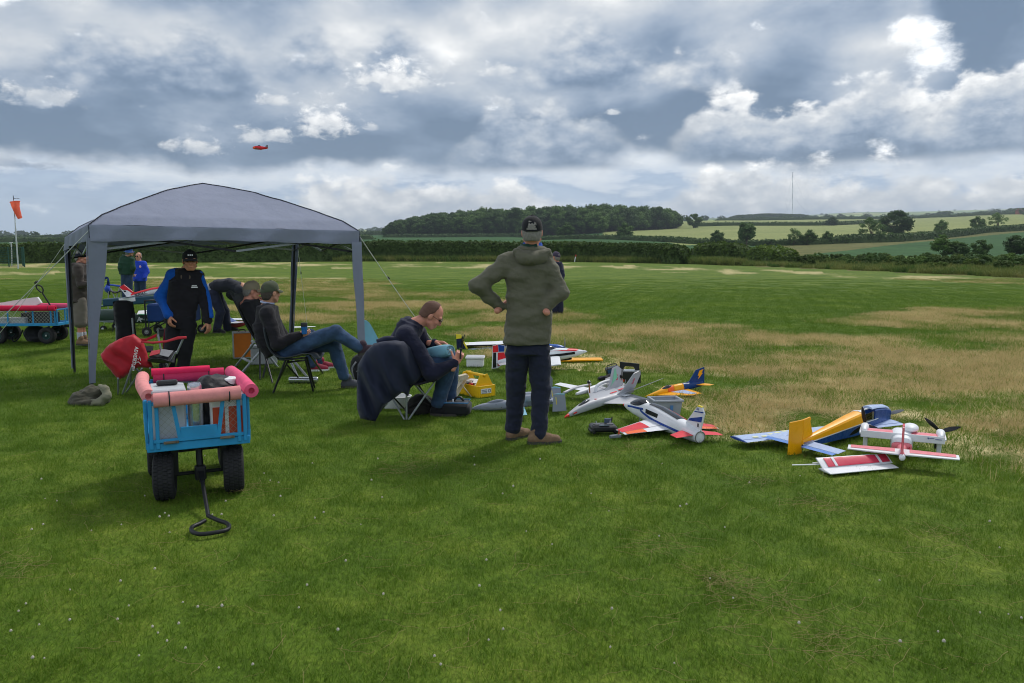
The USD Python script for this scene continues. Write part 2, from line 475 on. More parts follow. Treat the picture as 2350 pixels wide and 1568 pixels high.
# ---- solid shapes from distance fields: for bodies, clothes and soft things
class Field:
    def __init__(self):
        self.ops = []

    def add(self, fn, pts, r, k=0.02, op='u'):
        pts = np.atleast_2d(pts)
        self.ops.append((fn, pts.min(0) - r, pts.max(0) + r, k, op))
        return self

    def cone(self, a, b, ra, rb, k=0.02, op='u'):
        a, b = np.asarray(a, float), np.asarray(b, float)
        ab = b - a
        L = max(ab @ ab, 1e-9)

        def fn(p):
            t = np.clip(((p - a) @ ab) / L, 0, 1)
            return np.linalg.norm(p - a - t[..., None] * ab, axis=-1) - (ra + (rb - ra) * t)
        return self.add(fn, [a, b], max(ra, rb), k, op)

    def chain(self, pts, rs, k=0.02):
        for a, b, ra, rb in zip(pts[:-1], pts[1:], rs[:-1], rs[1:]):
            self.cone(a, b, ra, rb, k)
        return self

    def ell(self, c, r, M=None, k=0.02, op='u'):
        """An ellipsoid; M's columns are its axes."""
        c, r = np.asarray(c, float), np.asarray(r, float)
        M = np.eye(3) if M is None else np.asarray(M)[:3, :3]

        def fn(p):
            q = (p - c) @ M
            a = np.linalg.norm(q / r, axis=-1)
            b = np.linalg.norm(q / (r * r), axis=-1)
            return a * (a - 1) / np.maximum(b, 1e-9)
        return self.add(fn, c, r.max(), k, op)

    def sweep(self, pts, wide, deep, side, k=0.03, power=2.3, op='u'):
        """A body of elliptic sections: half widths along side, half depths across it."""
        pts, wide, deep = np.asarray(pts, float), np.asarray(wide, float), np.asarray(deep, float)
        side = np.broadcast_to(np.asarray(side, float), pts.shape)

        def fn(p):
            best = np.full(p.shape[:-1], 9.0)
            for i in range(len(pts) - 1):
                a, b = pts[i], pts[i + 1]
                ab = b - a
                L = np.linalg.norm(ab)
                ax = ab / L
                s = unit(unit(side[i] + side[i + 1]) - ax * (unit(side[i] + side[i + 1]) @ ax))
                d = np.cross(ax, s)
                q = p - a
                h = q @ ax
                t = np.clip(h / L, 0, 1)
                w, e = wide[i] + (wide[i + 1] - wide[i]) * t, deep[i] + (deep[i + 1] - deep[i]) * t
                rad = (np.abs(q @ s / w) ** power + np.abs(q @ d / e) ** power) ** (1 / power)
                r2 = (rad - 1) * np.minimum(w, e)
                ea, eb = (0.0 if i == 0 else 0.06), (0.0 if i == len(pts) - 2 else 0.06)
                out = np.maximum(np.maximum(-h - ea, h - L - eb), 0)
                dist = np.where(out > 0, np.sqrt(out ** 2 + np.maximum(r2, 0) ** 2), r2)
                best = np.minimum(best, dist)
            return best
        return self.add(fn, pts, max(wide.max(), deep.max()), k, op)

    def mesh(self, h):
        lo = np.min([o[1] for o in self.ops if o[4] == 'u'], 0) - 4 * h
        hi = np.max([o[2] for o in self.ops if o[4] == 'u'], 0) + 4 * h
        n = np.ceil((hi - lo) / h).astype(int) + 1
        D = np.full(n, 1.0)
        ax = [lo[k] + np.arange(n[k]) * h for k in range(3)]
        for fn, a, b, k, op in self.ops:
            m = max(3 * h, k * 1.5)
            i0 = np.clip(np.floor((a - m - lo) / h).astype(int), 0, n)
            i1 = np.clip(np.ceil((b + m - lo) / h).astype(int) + 1, 0, n)
            if (i1 - i0 <= 0).any():
                continue
            w = tuple(slice(i0[q], i1[q]) for q in range(3))
            p = np.stack(np.meshgrid(*(ax[q][w[q]] for q in range(3)), indexing='ij'), -1)
            d, old = fn(p), D[w]
            if op == 'u':
                e = np.clip(0.5 + 0.5 * (old - d) / k, 0, 1)
                D[w] = old + (d - old) * e - k * e * (1 - e)
            else:
                e = np.clip(0.5 - 0.5 * (old + d) / k, 0, 1)
                D[w] = old + (-d - old) * e + k * e * (1 - e)
        return nets(D, lo, h)


def nets(D, lo, h):
    """The surface D = 0 of a grid as a quad mesh (surface nets)."""
    s = D < 0
    n = np.array(D.shape)
    c = tuple(n - 1)
    acc, cnt = np.zeros(c + (3,)), np.zeros(c)
    for axis in range(3):
        u, w = [q for q in range(3) if q != axis]
        sl = lambda a, b, e: tuple(slice(x, m - 1 + x) for x, m in zip([{axis: a, u: b, w: e}[q] for q in range(3)], n))
        for b in (0, 1):
            for e in (0, 1):
                d0, d1 = D[sl(0, b, e)], D[sl(1, b, e)]
                x = s[sl(0, b, e)] != s[sl(1, b, e)]
                t = np.where(x, d0 / np.where(x, d0 - d1, 1), 0)
                acc[..., axis] += t
                acc[..., u] += np.where(x, b, 0)
                acc[..., w] += np.where(x, e, 0)
                cnt += x
    on = cnt > 0
    idx = np.full(c, -1)
    idx[on] = np.arange(on.sum())
    base = np.argwhere(on)
    v = lo + h * (base + acc[on] / cnt[on][:, None])
    fs = []
    for axis in range(3):
        u, w = (axis + 1) % 3, (axis + 2) % 3
        a = [slice(1, n[q] - 1) for q in range(3)]
        a[axis] = slice(0, n[axis] - 1)
        b = list(a)
        b[axis] = slice(1, n[axis])
        s0, s1 = s[tuple(a)], s[tuple(b)]
        for flip in (False, True):
            e = np.argwhere((s0 & ~s1) if not flip else (~s0 & s1))
            if not len(e):
                continue
            off = np.ones(3, int)
            off[axis] = 0
            e = e + off
            du, dw = np.eye(3, dtype=int)[u], np.eye(3, dtype=int)[w]
            q = [idx[tuple((e - x).T)] for x in (du + dw, dw, 0 * du, du)]
            q = np.stack(q if not flip else q[::-1], 1)
            fs.append(q)
    return v, tri(np.vstack(fs))


# ------------------------------------------------------------------ materials
made = {}


def mat(name, rgb, rough=0.6, metal=0.0, var=0.10, scale=18.0, bump=0.0, bscale=60.0, spec=0.5, coat=0.0, sheen=0.0, dirt=0.0, squash=None, trans=None):
    """A procedural surface: a base colour (0-255) with uneven tone, fine relief and, with dirt, worn patches."""
    if name in made:
        return made[name]
    g = G()
    p = g.node('texture_coordinate', 'object')
    if squash:
        p = g.vm('multiply', p, squash)
    c = lin(*rgb)
    n = g.noise(p, scale, 5.0, 0.6)
    f = g.lmap(n, 0.3, 0.7, 1 - var, 1 + var)
    col = g.vm('scale', c, s=f)
    if dirt:
        m = g.step(g.noise(g.vm('add', p, (3.1, 5.2, 1.7)), scale * 0.35, 6.0, 0.65), 0.56, 0.72, 0.0, dirt)
        col = g.mix(m, col, lin(92, 82, 62))
    ro = g.lmap(g.noise(p, scale * 1.7, 3.0, 0.6), 0.3, 0.7, max(rough - 0.08, 0.03), min(rough + 0.08, 1.0))
    ins = dict(base_color=col, roughness=ro, metallic=metal, specular_ior_level=spec, coat_weight=coat, sheen_weight=sheen)
    if bump:
        ins['normal'] = g.node('bump', 'normal', height=g.noise(p, bscale, 4.0, 0.6), strength=1.0, distance=bump)
    b = g.node('principled_bsdf', 'BSDF', **ins)
    if trans:
        b = g.node('mix_closure', 'closure', fac=trans, closure1=b, closure2=g.node('translucent_bsdf', 'BSDF', color=col))
    made[name] = g.build('/World/Looks/' + name, surface=b)
    return made[name]


def cloth(name, rgb, rough=0.9, var=0.08, bump=0.004, bscale=30.0, sheen=0.1):
    return mat(name, rgb, rough, 0, var, 9.0, bump, bscale, 0.25, 0, sheen)


def pane(name, tint=(0.75, 0.8, 0.85), gloss=1.45):
    if name not in made:
        g = G()
        b = g.node('mix_closure', 'closure', fac=g.node('fresnel', 'fac', IOR=gloss), closure1=g.node('transparent_bsdf', 'BSDF', color=tint), closure2=g.node('glossy_bsdf', 'BSDF', color=(1.0, 1.0, 1.0), roughness=0.04))
        made[name] = g.build('/World/Looks/' + name, surface=b)
    return made[name]

# ------------------------------------------------------------------ the land
from scipy.interpolate import PchipInterpolator
_cols = [-600, 300, 870, 1180, 1450, 1700, 2000, 2350, 2900]
_rows = [60, 110, 150, 200, 300, 450, 700, 1000, 1400, 2000, 3000, 5000, 7500]
# where the surface shows in the photograph, by column and distance (None: flat ground)
_tab = {
    -600: [None, None, None, 577, 567, 559, 551, 547, 545, 543.5, 543, 541, 541],
    300: [None, None, None, 577, 567, 559, 551, 547, 545, 543.5, 543, 541, 541],
    870: [None, None, None, 578, 564, 553, 544, 539, 536, 534, 531, 527, 528],
    1180: [None, None, None, 578, 565, 553, 541, 532, 527, 526, 524, 518, 518],
    1450: [None, None, None, 579, 565, 549, 529, 516, 511, 510, 509, 505, 504],
    1700: [None, None, None, 579, 568, 548, 525, 512, 506.5, 506, 505, 502, 500],
    2000: [None, None, 589, 580, 563, 544, 523, 511, 504, 503, 503, 491, 486],
    2350: [None, None, 591, 577, 557, 533, 511, 499, 492, 492, 494, 484, 478],
    2900: [None, None, 591, 577, 557, 533, 511, 499, 492, 492, 494, 484, 478],
}
_lr = np.log(np.array(_rows, float))
_pch = []
for _c in _cols:
    _z = []
    for _Y, _y in zip(_rows, _tab[_c]):
        _z.append(0.0 if _y is None else at(_c, _y, _Y)[2])
    _pch.append(PchipInterpolator(_lr, _z))


def col_of(X, Y):
    az = np.clip(np.arctan2(X, Y), -1.0, 1.0)
    return CX + FPX * np.tan(az) * 1.0066 * 0.9933, np.hypot(X, Y) * np.cos(az)


def land(X, Y):
    """Height of the ground."""
    X, Y = np.asarray(X, float), np.asarray(Y, float)
    x, d = col_of(X, Y)
    x = np.clip(x, -600, 2900)
    L = np.log(np.clip(d, 60, 7500))
    Z = np.stack([p(L) for p in _pch])
    i = np.clip(np.searchsorted(_cols, x, 'right') - 1, 0, len(_cols) - 2)
    c = np.array(_cols, float)
    t = (x - c[i]) / (c[i + 1] - c[i])
    t = t * t * (3 - 2 * t)
    z = np.take_along_axis(Z, i[None], 0)[0] * (1 - t) + np.take_along_axis(Z, (i + 1)[None], 0)[0] * t
    dip = -0.20 * np.exp(-((X + 6.9) ** 2 + (Y - 11.7) ** 2) / 2.6)
    und = 0.014 * (meshkit.noise(np.stack([X * 0.9, Y * 0.9, X * 0], -1), 5) - 0.5) * (d < 60)
    rough = np.where(d > 130, np.minimum(d / 900, 1.5) * (meshkit.noise(np.stack([X / 60, Y / 60, X * 0], -1), 3) - 0.5), 0)
    return z + dip + und + rough


_ex, _ey = [-900, 0, 860, 1320, 1600, 1800, 2000, 2350, 2700], [605, 605, 600, 601, 606, 614, 622, 638, 650]


def edge_dist(x):
    return 1.63 * FPX / (np.interp(x, _ex, _ey) - 572)


def px_poly(pts):
    return Polygon([gp(x, y)[:2] for x, y in pts])


from shapely import contains_xy
DRY = [(px_poly([(1090, 752), (1300, 745), (1500, 742), (1700, 757), (1900, 772), (2100, 770), (2350, 765), (2800, 780), (3100, 1000), (2600, 1075), (2350, 1082), (2150, 1085), (1950, 1062), (1800, 1020), (1680, 1000), (1560, 940), (1400, 870), (1250, 850), (1100, 800)]), 0.86, 0.12),
       (px_poly([(480, 704), (840, 694), (1160, 688), (1320, 722), (1420, 728), (1300, 742), (1160, 742), (1000, 748), (840, 744), (560, 738)]), 0.85),
       (px_poly([(1880, 738), (2050, 716), (2200, 710), (2800, 712), (2900, 770), (2350, 764), (2150, 757), (1950, 746)]), 0.8),
       (px_poly([(-300, 622), (150, 620), (160, 640), (-300, 640)]), 0.45),
       (px_poly([(300, 632), (870, 640), (900, 668), (1100, 672), (1150, 686), (880, 690), (560, 676), (300, 660)]), 0.42),
       (px_poly([(-600, 606), (860, 602), (1300, 604), (1900, 624), (2350, 640), (2700, 655), (2700, 668), (2350, 654), (1900, 636), (1300, 619), (860, 616), (-600, 618)]), 0.42)]


def dryness(X, Y):
    """How much of the grass is tall and dry: 0 to about 1."""
    X, Y = np.asarray(X, float), np.asarray(Y, float)
    w = 0.25 + 0.02 * Y
    q = np.stack([X * 0.9, Y * 0.9, X * 0 + 2], -1)
    dx, dy = (meshkit.fbm(q, 3, 7) - 0.5) * w * 2.4, (meshkit.fbm(q, 3, 9) - 0.5) * w * 2.4
    n = meshkit.fbm(np.stack([X * 0.75 / (1 + Y * .012), Y * 1.5 / (1 + Y * 0.03), X * 0], -1), 4, 21)
    out = np.zeros(X.shape)
    for p, a, *low in DRY:
        inside = contains_xy(p, X + dx, Y + dy)
        out = np.maximum(out, inside * a * np.clip(0.72 + (n - 0.5) * 4.2, low[0] if low else 0.12, 1.35))
    return np.clip(out, 0, 1)


def field_class(X, Y):
    x, d = col_of(X, Y)
    c = np.zeros(X.shape, int)                                    # 0 the airfield
    e = edge_dist(x)
    c[d > e] = 1                                                  # 1 rough verge
    far = d > np.where(x > 1650, 118, e + 9)
    c[far] = 2                                                    # 2 dark green crop
    c[far & (x > 1560) & (d < 150)] = 5                           # 5 meadow
    up = np.interp(x, [1790, 1850, 2090, 2350, 2900], [150, 165, 330, 455, 480])
    c[far & (x > 1560) & (d >= 150) & (d > up)] = 1
    wheat = (x > 1380) & (d > np.interp(x, [1380, 1560, 1800, 2000, 2090, 2350, 2900], [560, 330, 330, 350, 372, 500, 520])) & (d < 1480)
    c[wheat] = 3                                                  # 3 ripening wheat
    c[(x > 1380) & (x < 1790) & (d > 150) & (d <= 330)] = 2
    c[d > 1480] = 4                                               # 4 the far country
    return c


az = np.concatenate([np.linspace(-180, -46, 40)[:-1], np.linspace(-46, 46, 780), np.linspace(46, 180, 40)[1:]])
az = np.radians(az)
rr = np.concatenate([np.linspace(0.25, 3, 8)[:-1], 1.63 * FPX / np.linspace(993, 36, 300), np.geomspace(86, 1500, 190)[1:], np.geomspace(1520, 7400, 60)])
rr = np.unique(np.round(rr, 3))
A, R = np.meshgrid(az, rr, indexing='ij')
GX, GY = R * np.sin(A), R * np.cos(A)
GZ = land(GX, GY)
P = np.stack([GX, GY, GZ], -1)
na, nr = A.shape
i, j = np.meshgrid(np.arange(na - 1), np.arange(nr - 1), indexing='ij')
quads = np.stack([i * nr + j, i * nr + j + 1, (i + 1) * nr + j + 1, (i + 1) * nr + j], -1).reshape(-1, 4)
quads = quads[:, ::-1]
mx, my = (GX[:-1, :-1] + GX[1:, 1:]) / 2, (GY[:-1, :-1] + GY[1:, 1:]) / 2
cls = field_class(mx, my).ravel()
flatP = P.reshape(-1, 3)


def grass_mat():
    g = G()
    p = g.node('geometry', 'position')
    dry = g.node('attribute', 'fac', attribute='dry')
    n1 = g.noise(p, 0.55, 5.0, 0.6)
    n2 = g.noise(p, 3.2, 5.0, 0.65)
    n3 = g.noise(g.vm('multiply', p, (1.0, 0.45, 1.0)), 60.0, 3.0, 0.6)
    green = g.ramp(g.m('add', g.m('multiply', n1, 0.55), g.m('multiply', n2, 0.45)), [(0.3, lin(64, 92, 20)), (0.48, lin(88, 112, 30)), (0.62, lin(112, 128, 44)), (0.75, lin(134, 140, 62))])
    straw = g.ramp(n2, [(0.3, lin(168, 156, 102)), (0.5, lin(202, 186, 134)), (0.7, lin(222, 206, 160))])
    f = g.step(g.m('add', dry, g.m('multiply', g.m('subtract', n2, 0.5), 0.5)), 0.15, 0.75)
    col = g.mix(f, green, straw)
    col = g.mix(0.75, col, g.vm('scale', col, s=g.lmap(n3, 0.3, 0.7, 0.45, 1.2)))
    b = g.node('principled_bsdf', 'BSDF', base_color=col, roughness=0.9, specular_ior_level=0.15, normal=g.node('bump', 'normal', height=n3, strength=0.8, distance=0.02))
    return g.build('/World/Looks/airfield_grass', surface=b)


def field_mat(name, stops, scale, rows=None, rowcol=None):
    g = G()
    p = g.node('geometry', 'position')
    n = g.m('add', g.m('multiply', g.noise(p, scale, 5.0, 0.6), 0.6), g.m('multiply', g.noise(p, scale * 9, 4.0, 0.6), 0.4))
    col = g.ramp(n, stops)
    if rows:
        w = g.node('wave_texture', 'fac', vector=g.node('mapping', 'vector', vector=p, rotation=(0, 0, rows[1])), wave_type='bands', bands_direction='x', scale=rows[0], distortion=rows[2], detail=1.0, detail_scale=0.6)
        col = g.mix(g.m('multiply', g.step(w, 0.86, 0.97), rows[3]), col, rowcol)
    b = g.node('principled_bsdf', 'BSDF', base_color=col, roughness=0.95, specular_ior_level=0.1)
    return g.build('/World/Looks/' + name, surface=b)


def far_mat():
    g = G()
    p = g.node('geometry', 'position')
    q = g.vm('multiply', g.vm('add', p, g.vm('scale', g.noise(p, 0.002, 3.0, 0.5, out='color'), s=160.0)), (0.0050, 0.0021, 0.0))
    cell = g.node('voronoi_texture', 'color', feature='f1', vector=q, scale=1.0, dimensions='2D')
    ed = g.node('voronoi_texture', 'distance', feature='distance_to_edge', vector=q, scale=1.0, dimensions='2D')
    r = g.node('separate_color', 'r', color=cell)
    col = g.ramp(r, [(0.0, lin(70, 100, 50)), (0.25, lin(112, 140, 78)), (0.45, lin(150, 165, 95)), (0.62, lin(196, 194, 130)), (0.8, lin(120, 150, 84)), (1.0, lin(170, 178, 112))])
    col = g.mix(g.step(ed, 0.03, 0.09, 0.9, 0.0), col, lin(46, 62, 40))
    b = g.node('principled_bsdf', 'BSDF', base_color=col, roughness=1.0, specular_ior_level=0.0)
    return g.build('/World/Looks/far_country', surface=b)


field_looks = [('ground', grass_mat()),
               ('rough_verge', field_mat('rough_verge', [(0.3, lin(64, 78, 38)), (0.5, lin(98, 100, 56)), (0.7, lin(128, 118, 74))], 0.15)),
               ('green_crop_field', field_mat('green_crop', [(0.3, lin(42, 72, 38)), (0.5, lin(54, 88, 46)), (0.7, lin(70, 104, 56))], 0.03, (0.055, 0.3, 1.5, 0.35), lin(40, 62, 34))),
               ('wheat_field', field_mat('wheat', [(0.3, lin(118, 130, 76)), (0.5, lin(134, 142, 86)), (0.7, lin(150, 154, 98))], 0.02, (0.014, 1.1, 2.0, 0.4), lin(112, 118, 66))),
               ('far_country', far_mat()),
               ('meadow', field_mat('meadow', [(0.3, lin(78, 108, 46)), (0.5, lin(96, 126, 58)), (0.7, lin(112, 136, 70))], 0.06))]
for k, (nm, mm) in enumerate(field_looks):
    q = quads[cls == k]
    ids, inv = np.unique(q, return_inverse=True)
    v, f = flatP[ids], tri(inv.reshape(q.shape))
    if k == 0:
        f = np.vstack([f, ])
    ms = usdkit.mesh(stage, '/World/' + nm, (v, f), mm, True)
    tag(ms.GetPrim(), kind='structure')
    if k == 0:
        UsdGeom.PrimvarsAPI(ms).CreatePrimvar('dry', Sdf.ValueTypeNames.FloatArray, 'vertex').Set(Vt.FloatArray.FromNumpy(dryness(v[:, 0], v[:, 1]).astype(np.float32)))


def on_land(x, y, Y=None):
    """The ground point below a reading: at its own distance Y, or where the flat field shows there."""
    if Y is None:
        return gp(x, y)
    p = at(x, y, Y)
    p[2] = float(land(p[0], p[1]))
    return p


# ------------------------------------------------------------------ grass close by
def blade_patch(n, size, h0, h1, width, lean, seed, bend=0.5, segs=2):
    r = np.random.default_rng(seed)
    x, y = r.uniform(-size / 2, size / 2, n), r.uniform(-size / 2, size / 2, n)
    h = r.uniform(h0, h1, n) * (0.75 + 0.5 * meshkit.noise(np.stack([x * 9 + seed, y * 9, x * 0], -1)))
    a, l = r.uniform(0, 2 * np.pi, n), np.minimum(np.abs(r.normal(0, lean, n)) + 0.1, 2.3)
    f = r.uniform(0, 2 * np.pi, n)
    w = width * r.uniform(0.7, 1.3, n)
    vs, fs, k = [], [], 0
    sx, sy = np.cos(f) * w / 2, np.sin(f) * w / 2
    rows = []
    for s in range(segs + 1):
        t = s / segs
        out = h * l * (t + bend * t * t)
        up = h * t * (1 - 0.35 * l * t)
        c = np.stack([x + np.cos(a) * out, y + np.sin(a) * out, up - 0.004], -1)
        if s < segs:
            taper = 1 - 0.45 * t
            rows += [c - np.stack([sx, sy, 0 * sx], -1) * taper, c + np.stack([sx, sy, 0 * sx], -1) * taper]
        else:
            rows.append(c)
    V = np.stack(rows, 1)                                     # n x (2 segs + 1) x 3
    m = V.shape[1]
    F = []
    for s in range(segs - 1):
        F += [[2 * s, 2 * s + 1, 2 * s + 3], [2 * s, 2 * s + 3, 2 * s + 2]]
    F.append([2 * segs - 2, 2 * segs - 1, 2 * segs])
    F = np.array(F)
    return V.reshape(-1, 3), (np.arange(n)[:, None, None] * m + F[None]).reshape(-1, 3)


def blade_mat(name, stops, trans=0.35, patchy=0.6, dead=None):
    g = G()
    p = g.node('geometry', 'position')
    isl = g.node('geometry', 'random_per_island')
    n = g.noise(g.vm('multiply', p, (1.0, 1.0, 0.0)), 0.55, 5.0, 0.6)
    n2 = g.noise(g.vm('multiply', p, (1.0, 1.0, 0.0)), 3.2, 5.0, 0.65)
    f = g.m('add', g.m('add', g.m('multiply', n, 0.55), g.m('multiply', n2, 0.45)), g.m('multiply', g.m('subtract', isl, 0.5), 0.55))
    col = g.ramp(f, stops)
    if dead:
        col = g.mix(g.step(isl, 1 - dead, 1 - dead + 0.01), col, lin(168, 150, 100))
    b = g.node('principled_bsdf', 'BSDF', base_color=col, roughness=0.7, specular_ior_level=0.25)
    b = g.node('mix_closure', 'closure', fac=trans, closure1=b, closure2=g.node('translucent_bsdf', 'BSDF', color=col))
    return g.build('/World/Looks/' + name, surface=b)


M_green = blade_mat('grass_blade', [(0.2, lin(92, 122, 34)), (0.42, lin(120, 146, 44)), (0.6, lin(148, 166, 62)), (0.8, lin(178, 184, 94))], dead=0.10)
M_lush = blade_mat('lush_blade', [(0.25, lin(106, 132, 40)), (0.45, lin(140, 160, 58)), (0.62, lin(166, 176, 84)), (0.78, lin(192, 188, 116))], dead=0.12)
M_straw = blade_mat('straw_blade', [(0.2, lin(186, 168, 116)), (0.45, lin(226, 208, 158)), (0.62, lin(242, 226, 184)), (0.8, lin(252, 242, 212))], 0.5)


def instancer(name, protos, pos, yaw, scale, idx, label, kind='stuff', category=None, tilt=None):
    pi = UsdGeom.PointInstancer.Define(stage, '/World/' + name)
    for k, parts in enumerate(protos):
        if len(parts) == 1:
            path = f'/World/{name}/{parts[0][0]}'
            usdkit.mesh(stage, path, parts[0][1], parts[0][2], parts[0][3])
        else:
            path = f'/World/{name}/{parts[0][0]}_clump' if k == 0 else f'/World/{name}/{parts[0][0]}_clump_{k:03d}'
            UsdGeom.Xform.Define(stage, path)
            for q in parts:
                usdkit.mesh(stage, path + '/' + q[0], q[1], q[2], q[3])
        pi.GetPrototypesRel().AddTarget(path)
    pi.CreateProtoIndicesAttr(Vt.IntArray.FromNumpy(np.asarray(idx, np.int32)))
    pi.CreatePositionsAttr(Vt.Vec3fArray.FromNumpy(np.asarray(pos, np.float32)))
    c, s = np.cos(np.asarray(yaw) / 2), np.sin(np.asarray(yaw) / 2)
    q = np.stack([0 * c, 0 * c, s, c], -1)                   # x y z w
    pi.CreateOrientationsAttr(Vt.QuathArray([Gf.Quath(float(w), float(x), float(y), float(z)) for x, y, z, w in q]))
    sc = np.asarray(scale, np.float32)
    if name == 'grass':
        sc = np.stack([np.ones(len(sc)), np.ones(len(sc)), sc], -1).astype(np.float32)
    pi.CreateScalesAttr(Vt.Vec3fArray.FromNumpy(np.repeat(sc[:, None], 3, 1) if sc.ndim == 1 else sc))
    tag(pi.GetPrim(), label, category, None, kind)
    return pi


r = np.random.default_rng(4)
S = 0.5
cell = []
for Y in np.arange(2.2, 44, S):
    w = 0.70 * Y + 1.2
    for X in np.arange(-w, w, S):
        cell.append((X + r.uniform(-.06, .06), Y + r.uniform(-.06, .06)))
cell = np.array(cell)
cell = cell[r.uniform(0, 1, len(cell)) < np.interp(cell[:, 1], [0, 28, 44], [1, 1, 0.5])]
D = dryness(cell[:, 0], cell[:, 1])
near = cell[:, 1] < 9
protos, idx = [], np.zeros(len(cell), int)
for k in range(4):
    protos.append([('mown_grass', blade_patch(1500, 0.62, 0.022, 0.05, 0.0030, 0.55, 100 + k), M_green, False)])
for k in range(3):
    protos.append([('mown_grass_far', blade_patch(620, 0.62, 0.026, 0.055, 0.0062, 0.5, 120 + k, segs=1), M_green, False)])
for k in range(3):                                                # mixed with dry stalks
    protos.append([('long_grass', blade_patch(560, 0.66, 0.045, 0.10, 0.0050, 0.5, 140 + k), M_lush, False), ('dry_stalk', blade_patch(380, 0.66, 0.05, 0.13, 0.0044, 2.0, 150 + k), M_straw, False)])
for k in range(3):                                                # nearly all dry
    protos.append([('long_grass', blade_patch(170, 0.66, 0.04, 0.09, 0.0050, 0.5, 160 + k), M_lush, False), ('dry_stalk', blade_patch(680, 0.66, 0.05, 0.14, 0.0050, 2.2, 170 + k), M_straw, False)])
for k in range(3):                                                # a few dry stalks in green grass
    protos.append([('long_grass', blade_patch(900, 0.66, 0.035, 0.075, 0.0048, 0.5, 180 + k), M_lush, False), ('dry_stalk', blade_patch(110, 0.66, 0.05, 0.14, 0.0034, 0.6, 190 + k), M_straw, False)])
FLAT = ops.unary_union([px_poly(q) for q in ([(1420, 975), (1560, 928), (1670, 990), (1600, 1022), (1500, 1012)], [(1290, 962), (1420, 880), (1500, 868), (1450, 955)], [(1466, 916), (1560, 890), (1640, 880), (1600, 905)],
    [(1685, 1024), (1840, 983), (2075, 962), (2085, 988), (1960, 1050), (1815, 1064)], [(1850, 1090), (1930, 1030), (2185, 1000), (2195, 1075), (2050, 1088)], [(1130, 852), (1250, 815), (1400, 812), (1390, 834), (1290, 850)], [(1270, 930), (1420, 890), (1420, 905), (1300, 935)])]).buffer(.22)
flat_ = contains_xy(FLAT, cell[:, 0], cell[:, 1])
for q in range(len(cell)):
    if flat_[q]:
        idx[q] = 4 + r.integers(0, 3)
        continue
    u = D[q] + (r.normal(0, 0.16) if D[q] > 0.04 else 0)
    idx[q] = (r.integers(0, 4) if near[q] else 4 + r.integers(0, 3)) if u < 0.14 else 13 + r.integers(0, 3) if u < 0.34 else 7 + r.integers(0, 3) if u < 0.66 else 10 + r.integers(0, 3)
# mesh prims that make up one patch need unique names
pos = np.stack([cell[:, 0], cell[:, 1], land(cell[:, 0], cell[:, 1])], -1)
for k, ps in enumerate(protos):
    protos[k] = [(q[0] if len(ps) > 1 else (q[0] + f'_{k:03d}'), *q[1:]) for q in ps]
instancer('grass', protos, pos, r.uniform(0, 6.28, len(cell)), r.uniform(0.88, 1.12, len(cell)) * np.where((idx >= 4) & (idx < 7), np.interp(cell[:, 1], [16, 40], [1, 0.3]), np.interp(cell[:, 1], [22, 44], [1, 0.6])), idx, 'short green grass and tall dry grass of the airfield')

# clover heads and straw clippings lying in the mown grass
n = 190
cx, cy = r.uniform(-260, 2500, n), 900 + 668 * r.uniform(0, 1, n) ** 0.8
keep = r.uniform(0, 1, n) < np.interp(cx, [0, 500, 1300, 2350], [1, 0.95, 0.5, 0.22])
cp = np.array([gp(a, b) for a, b in zip(cx[keep], cy[keep])])
cp[:, 2] = land(cp[:, 0], cp[:, 1]) + 0.035
head = join([blob((0.004 * math.cos(k * 2.4) * (1 - k / 16), 0.004 * math.sin(k * 2.4) * (1 - k / 16), 0.0045 * (k / 12)), (0.0042, 0.0042, 0.0056), 1) for k in range(13)])
instancer('clover_flowers', [[('clover_head', head, mat('clover', (190, 182, 168), 0.8, var=0.2), True)]], cp, r.uniform(0, 6, len(cp)), r.uniform(0.5, 0.95, len(cp)), np.zeros(len(cp), int), 'small white clover heads scattered through the mown grass')

M_clip = blade_mat('clipping', [(0.25, lin(150, 136, 88)), (0.5, lin(182, 166, 114)), (0.75, lin(208, 192, 142))], 0.1)
clips = []
for k in range(5):
    rk = np.random.default_rng(300 + k)
    pts = np.cumsum(np.vstack([[0, 0, 0], np.stack([rk.uniform(0.02, 0.05, 5), rk.normal(0, 0.012, 5), rk.normal(0, 0.006, 5)], -1)]), 0)
    clips.append([(f'clipping_{k:03d}', tube(curve(pts, 12), 0.0008, 4), M_clip, True)])
n = 480
cx, cy = r.uniform(-150, 2500, n), 870 + 700 * r.uniform(0, 1, n)
spots = [(1640, 1340, 60, 22), (1690, 1350, 40, 16), (1760, 1400, 90, 40), (1860, 1160, 40, 12), (1930, 1175, 40, 14), (1480, 1030, 90, 20), (920, 1085, 60, 14), (980, 1050, 120, 40), (560, 1130, 60, 20), (1740, 1110, 60, 20), (30, 1310, 70, 50), (2170, 1240, 60, 25), (1900, 1480, 160, 60), (1520, 1260, 60, 30)]
for a, b, wx, wy in spots:
    m = int(14 + wx * 0.35)
    cx, cy = np.append(cx, r.normal(a, wx * 0.55, m)), np.append(cy, r.normal(b, wy * 0.5, m))
cp = np.array([gp(a, min(b, 1640)) for a, b in zip(cx, cy)])
cp[:, 2] = land(cp[:, 0], cp[:, 1]) + r.uniform(0.025, 0.045, len(cp))
instancer('grass_clippings', clips, cp, r.uniform(0, 6.28, len(cp)), r.uniform(0.4, 1.1, len(cp)), r.integers(0, 5, len(cp)), 'loose dry straw clippings lying on the mown grass')

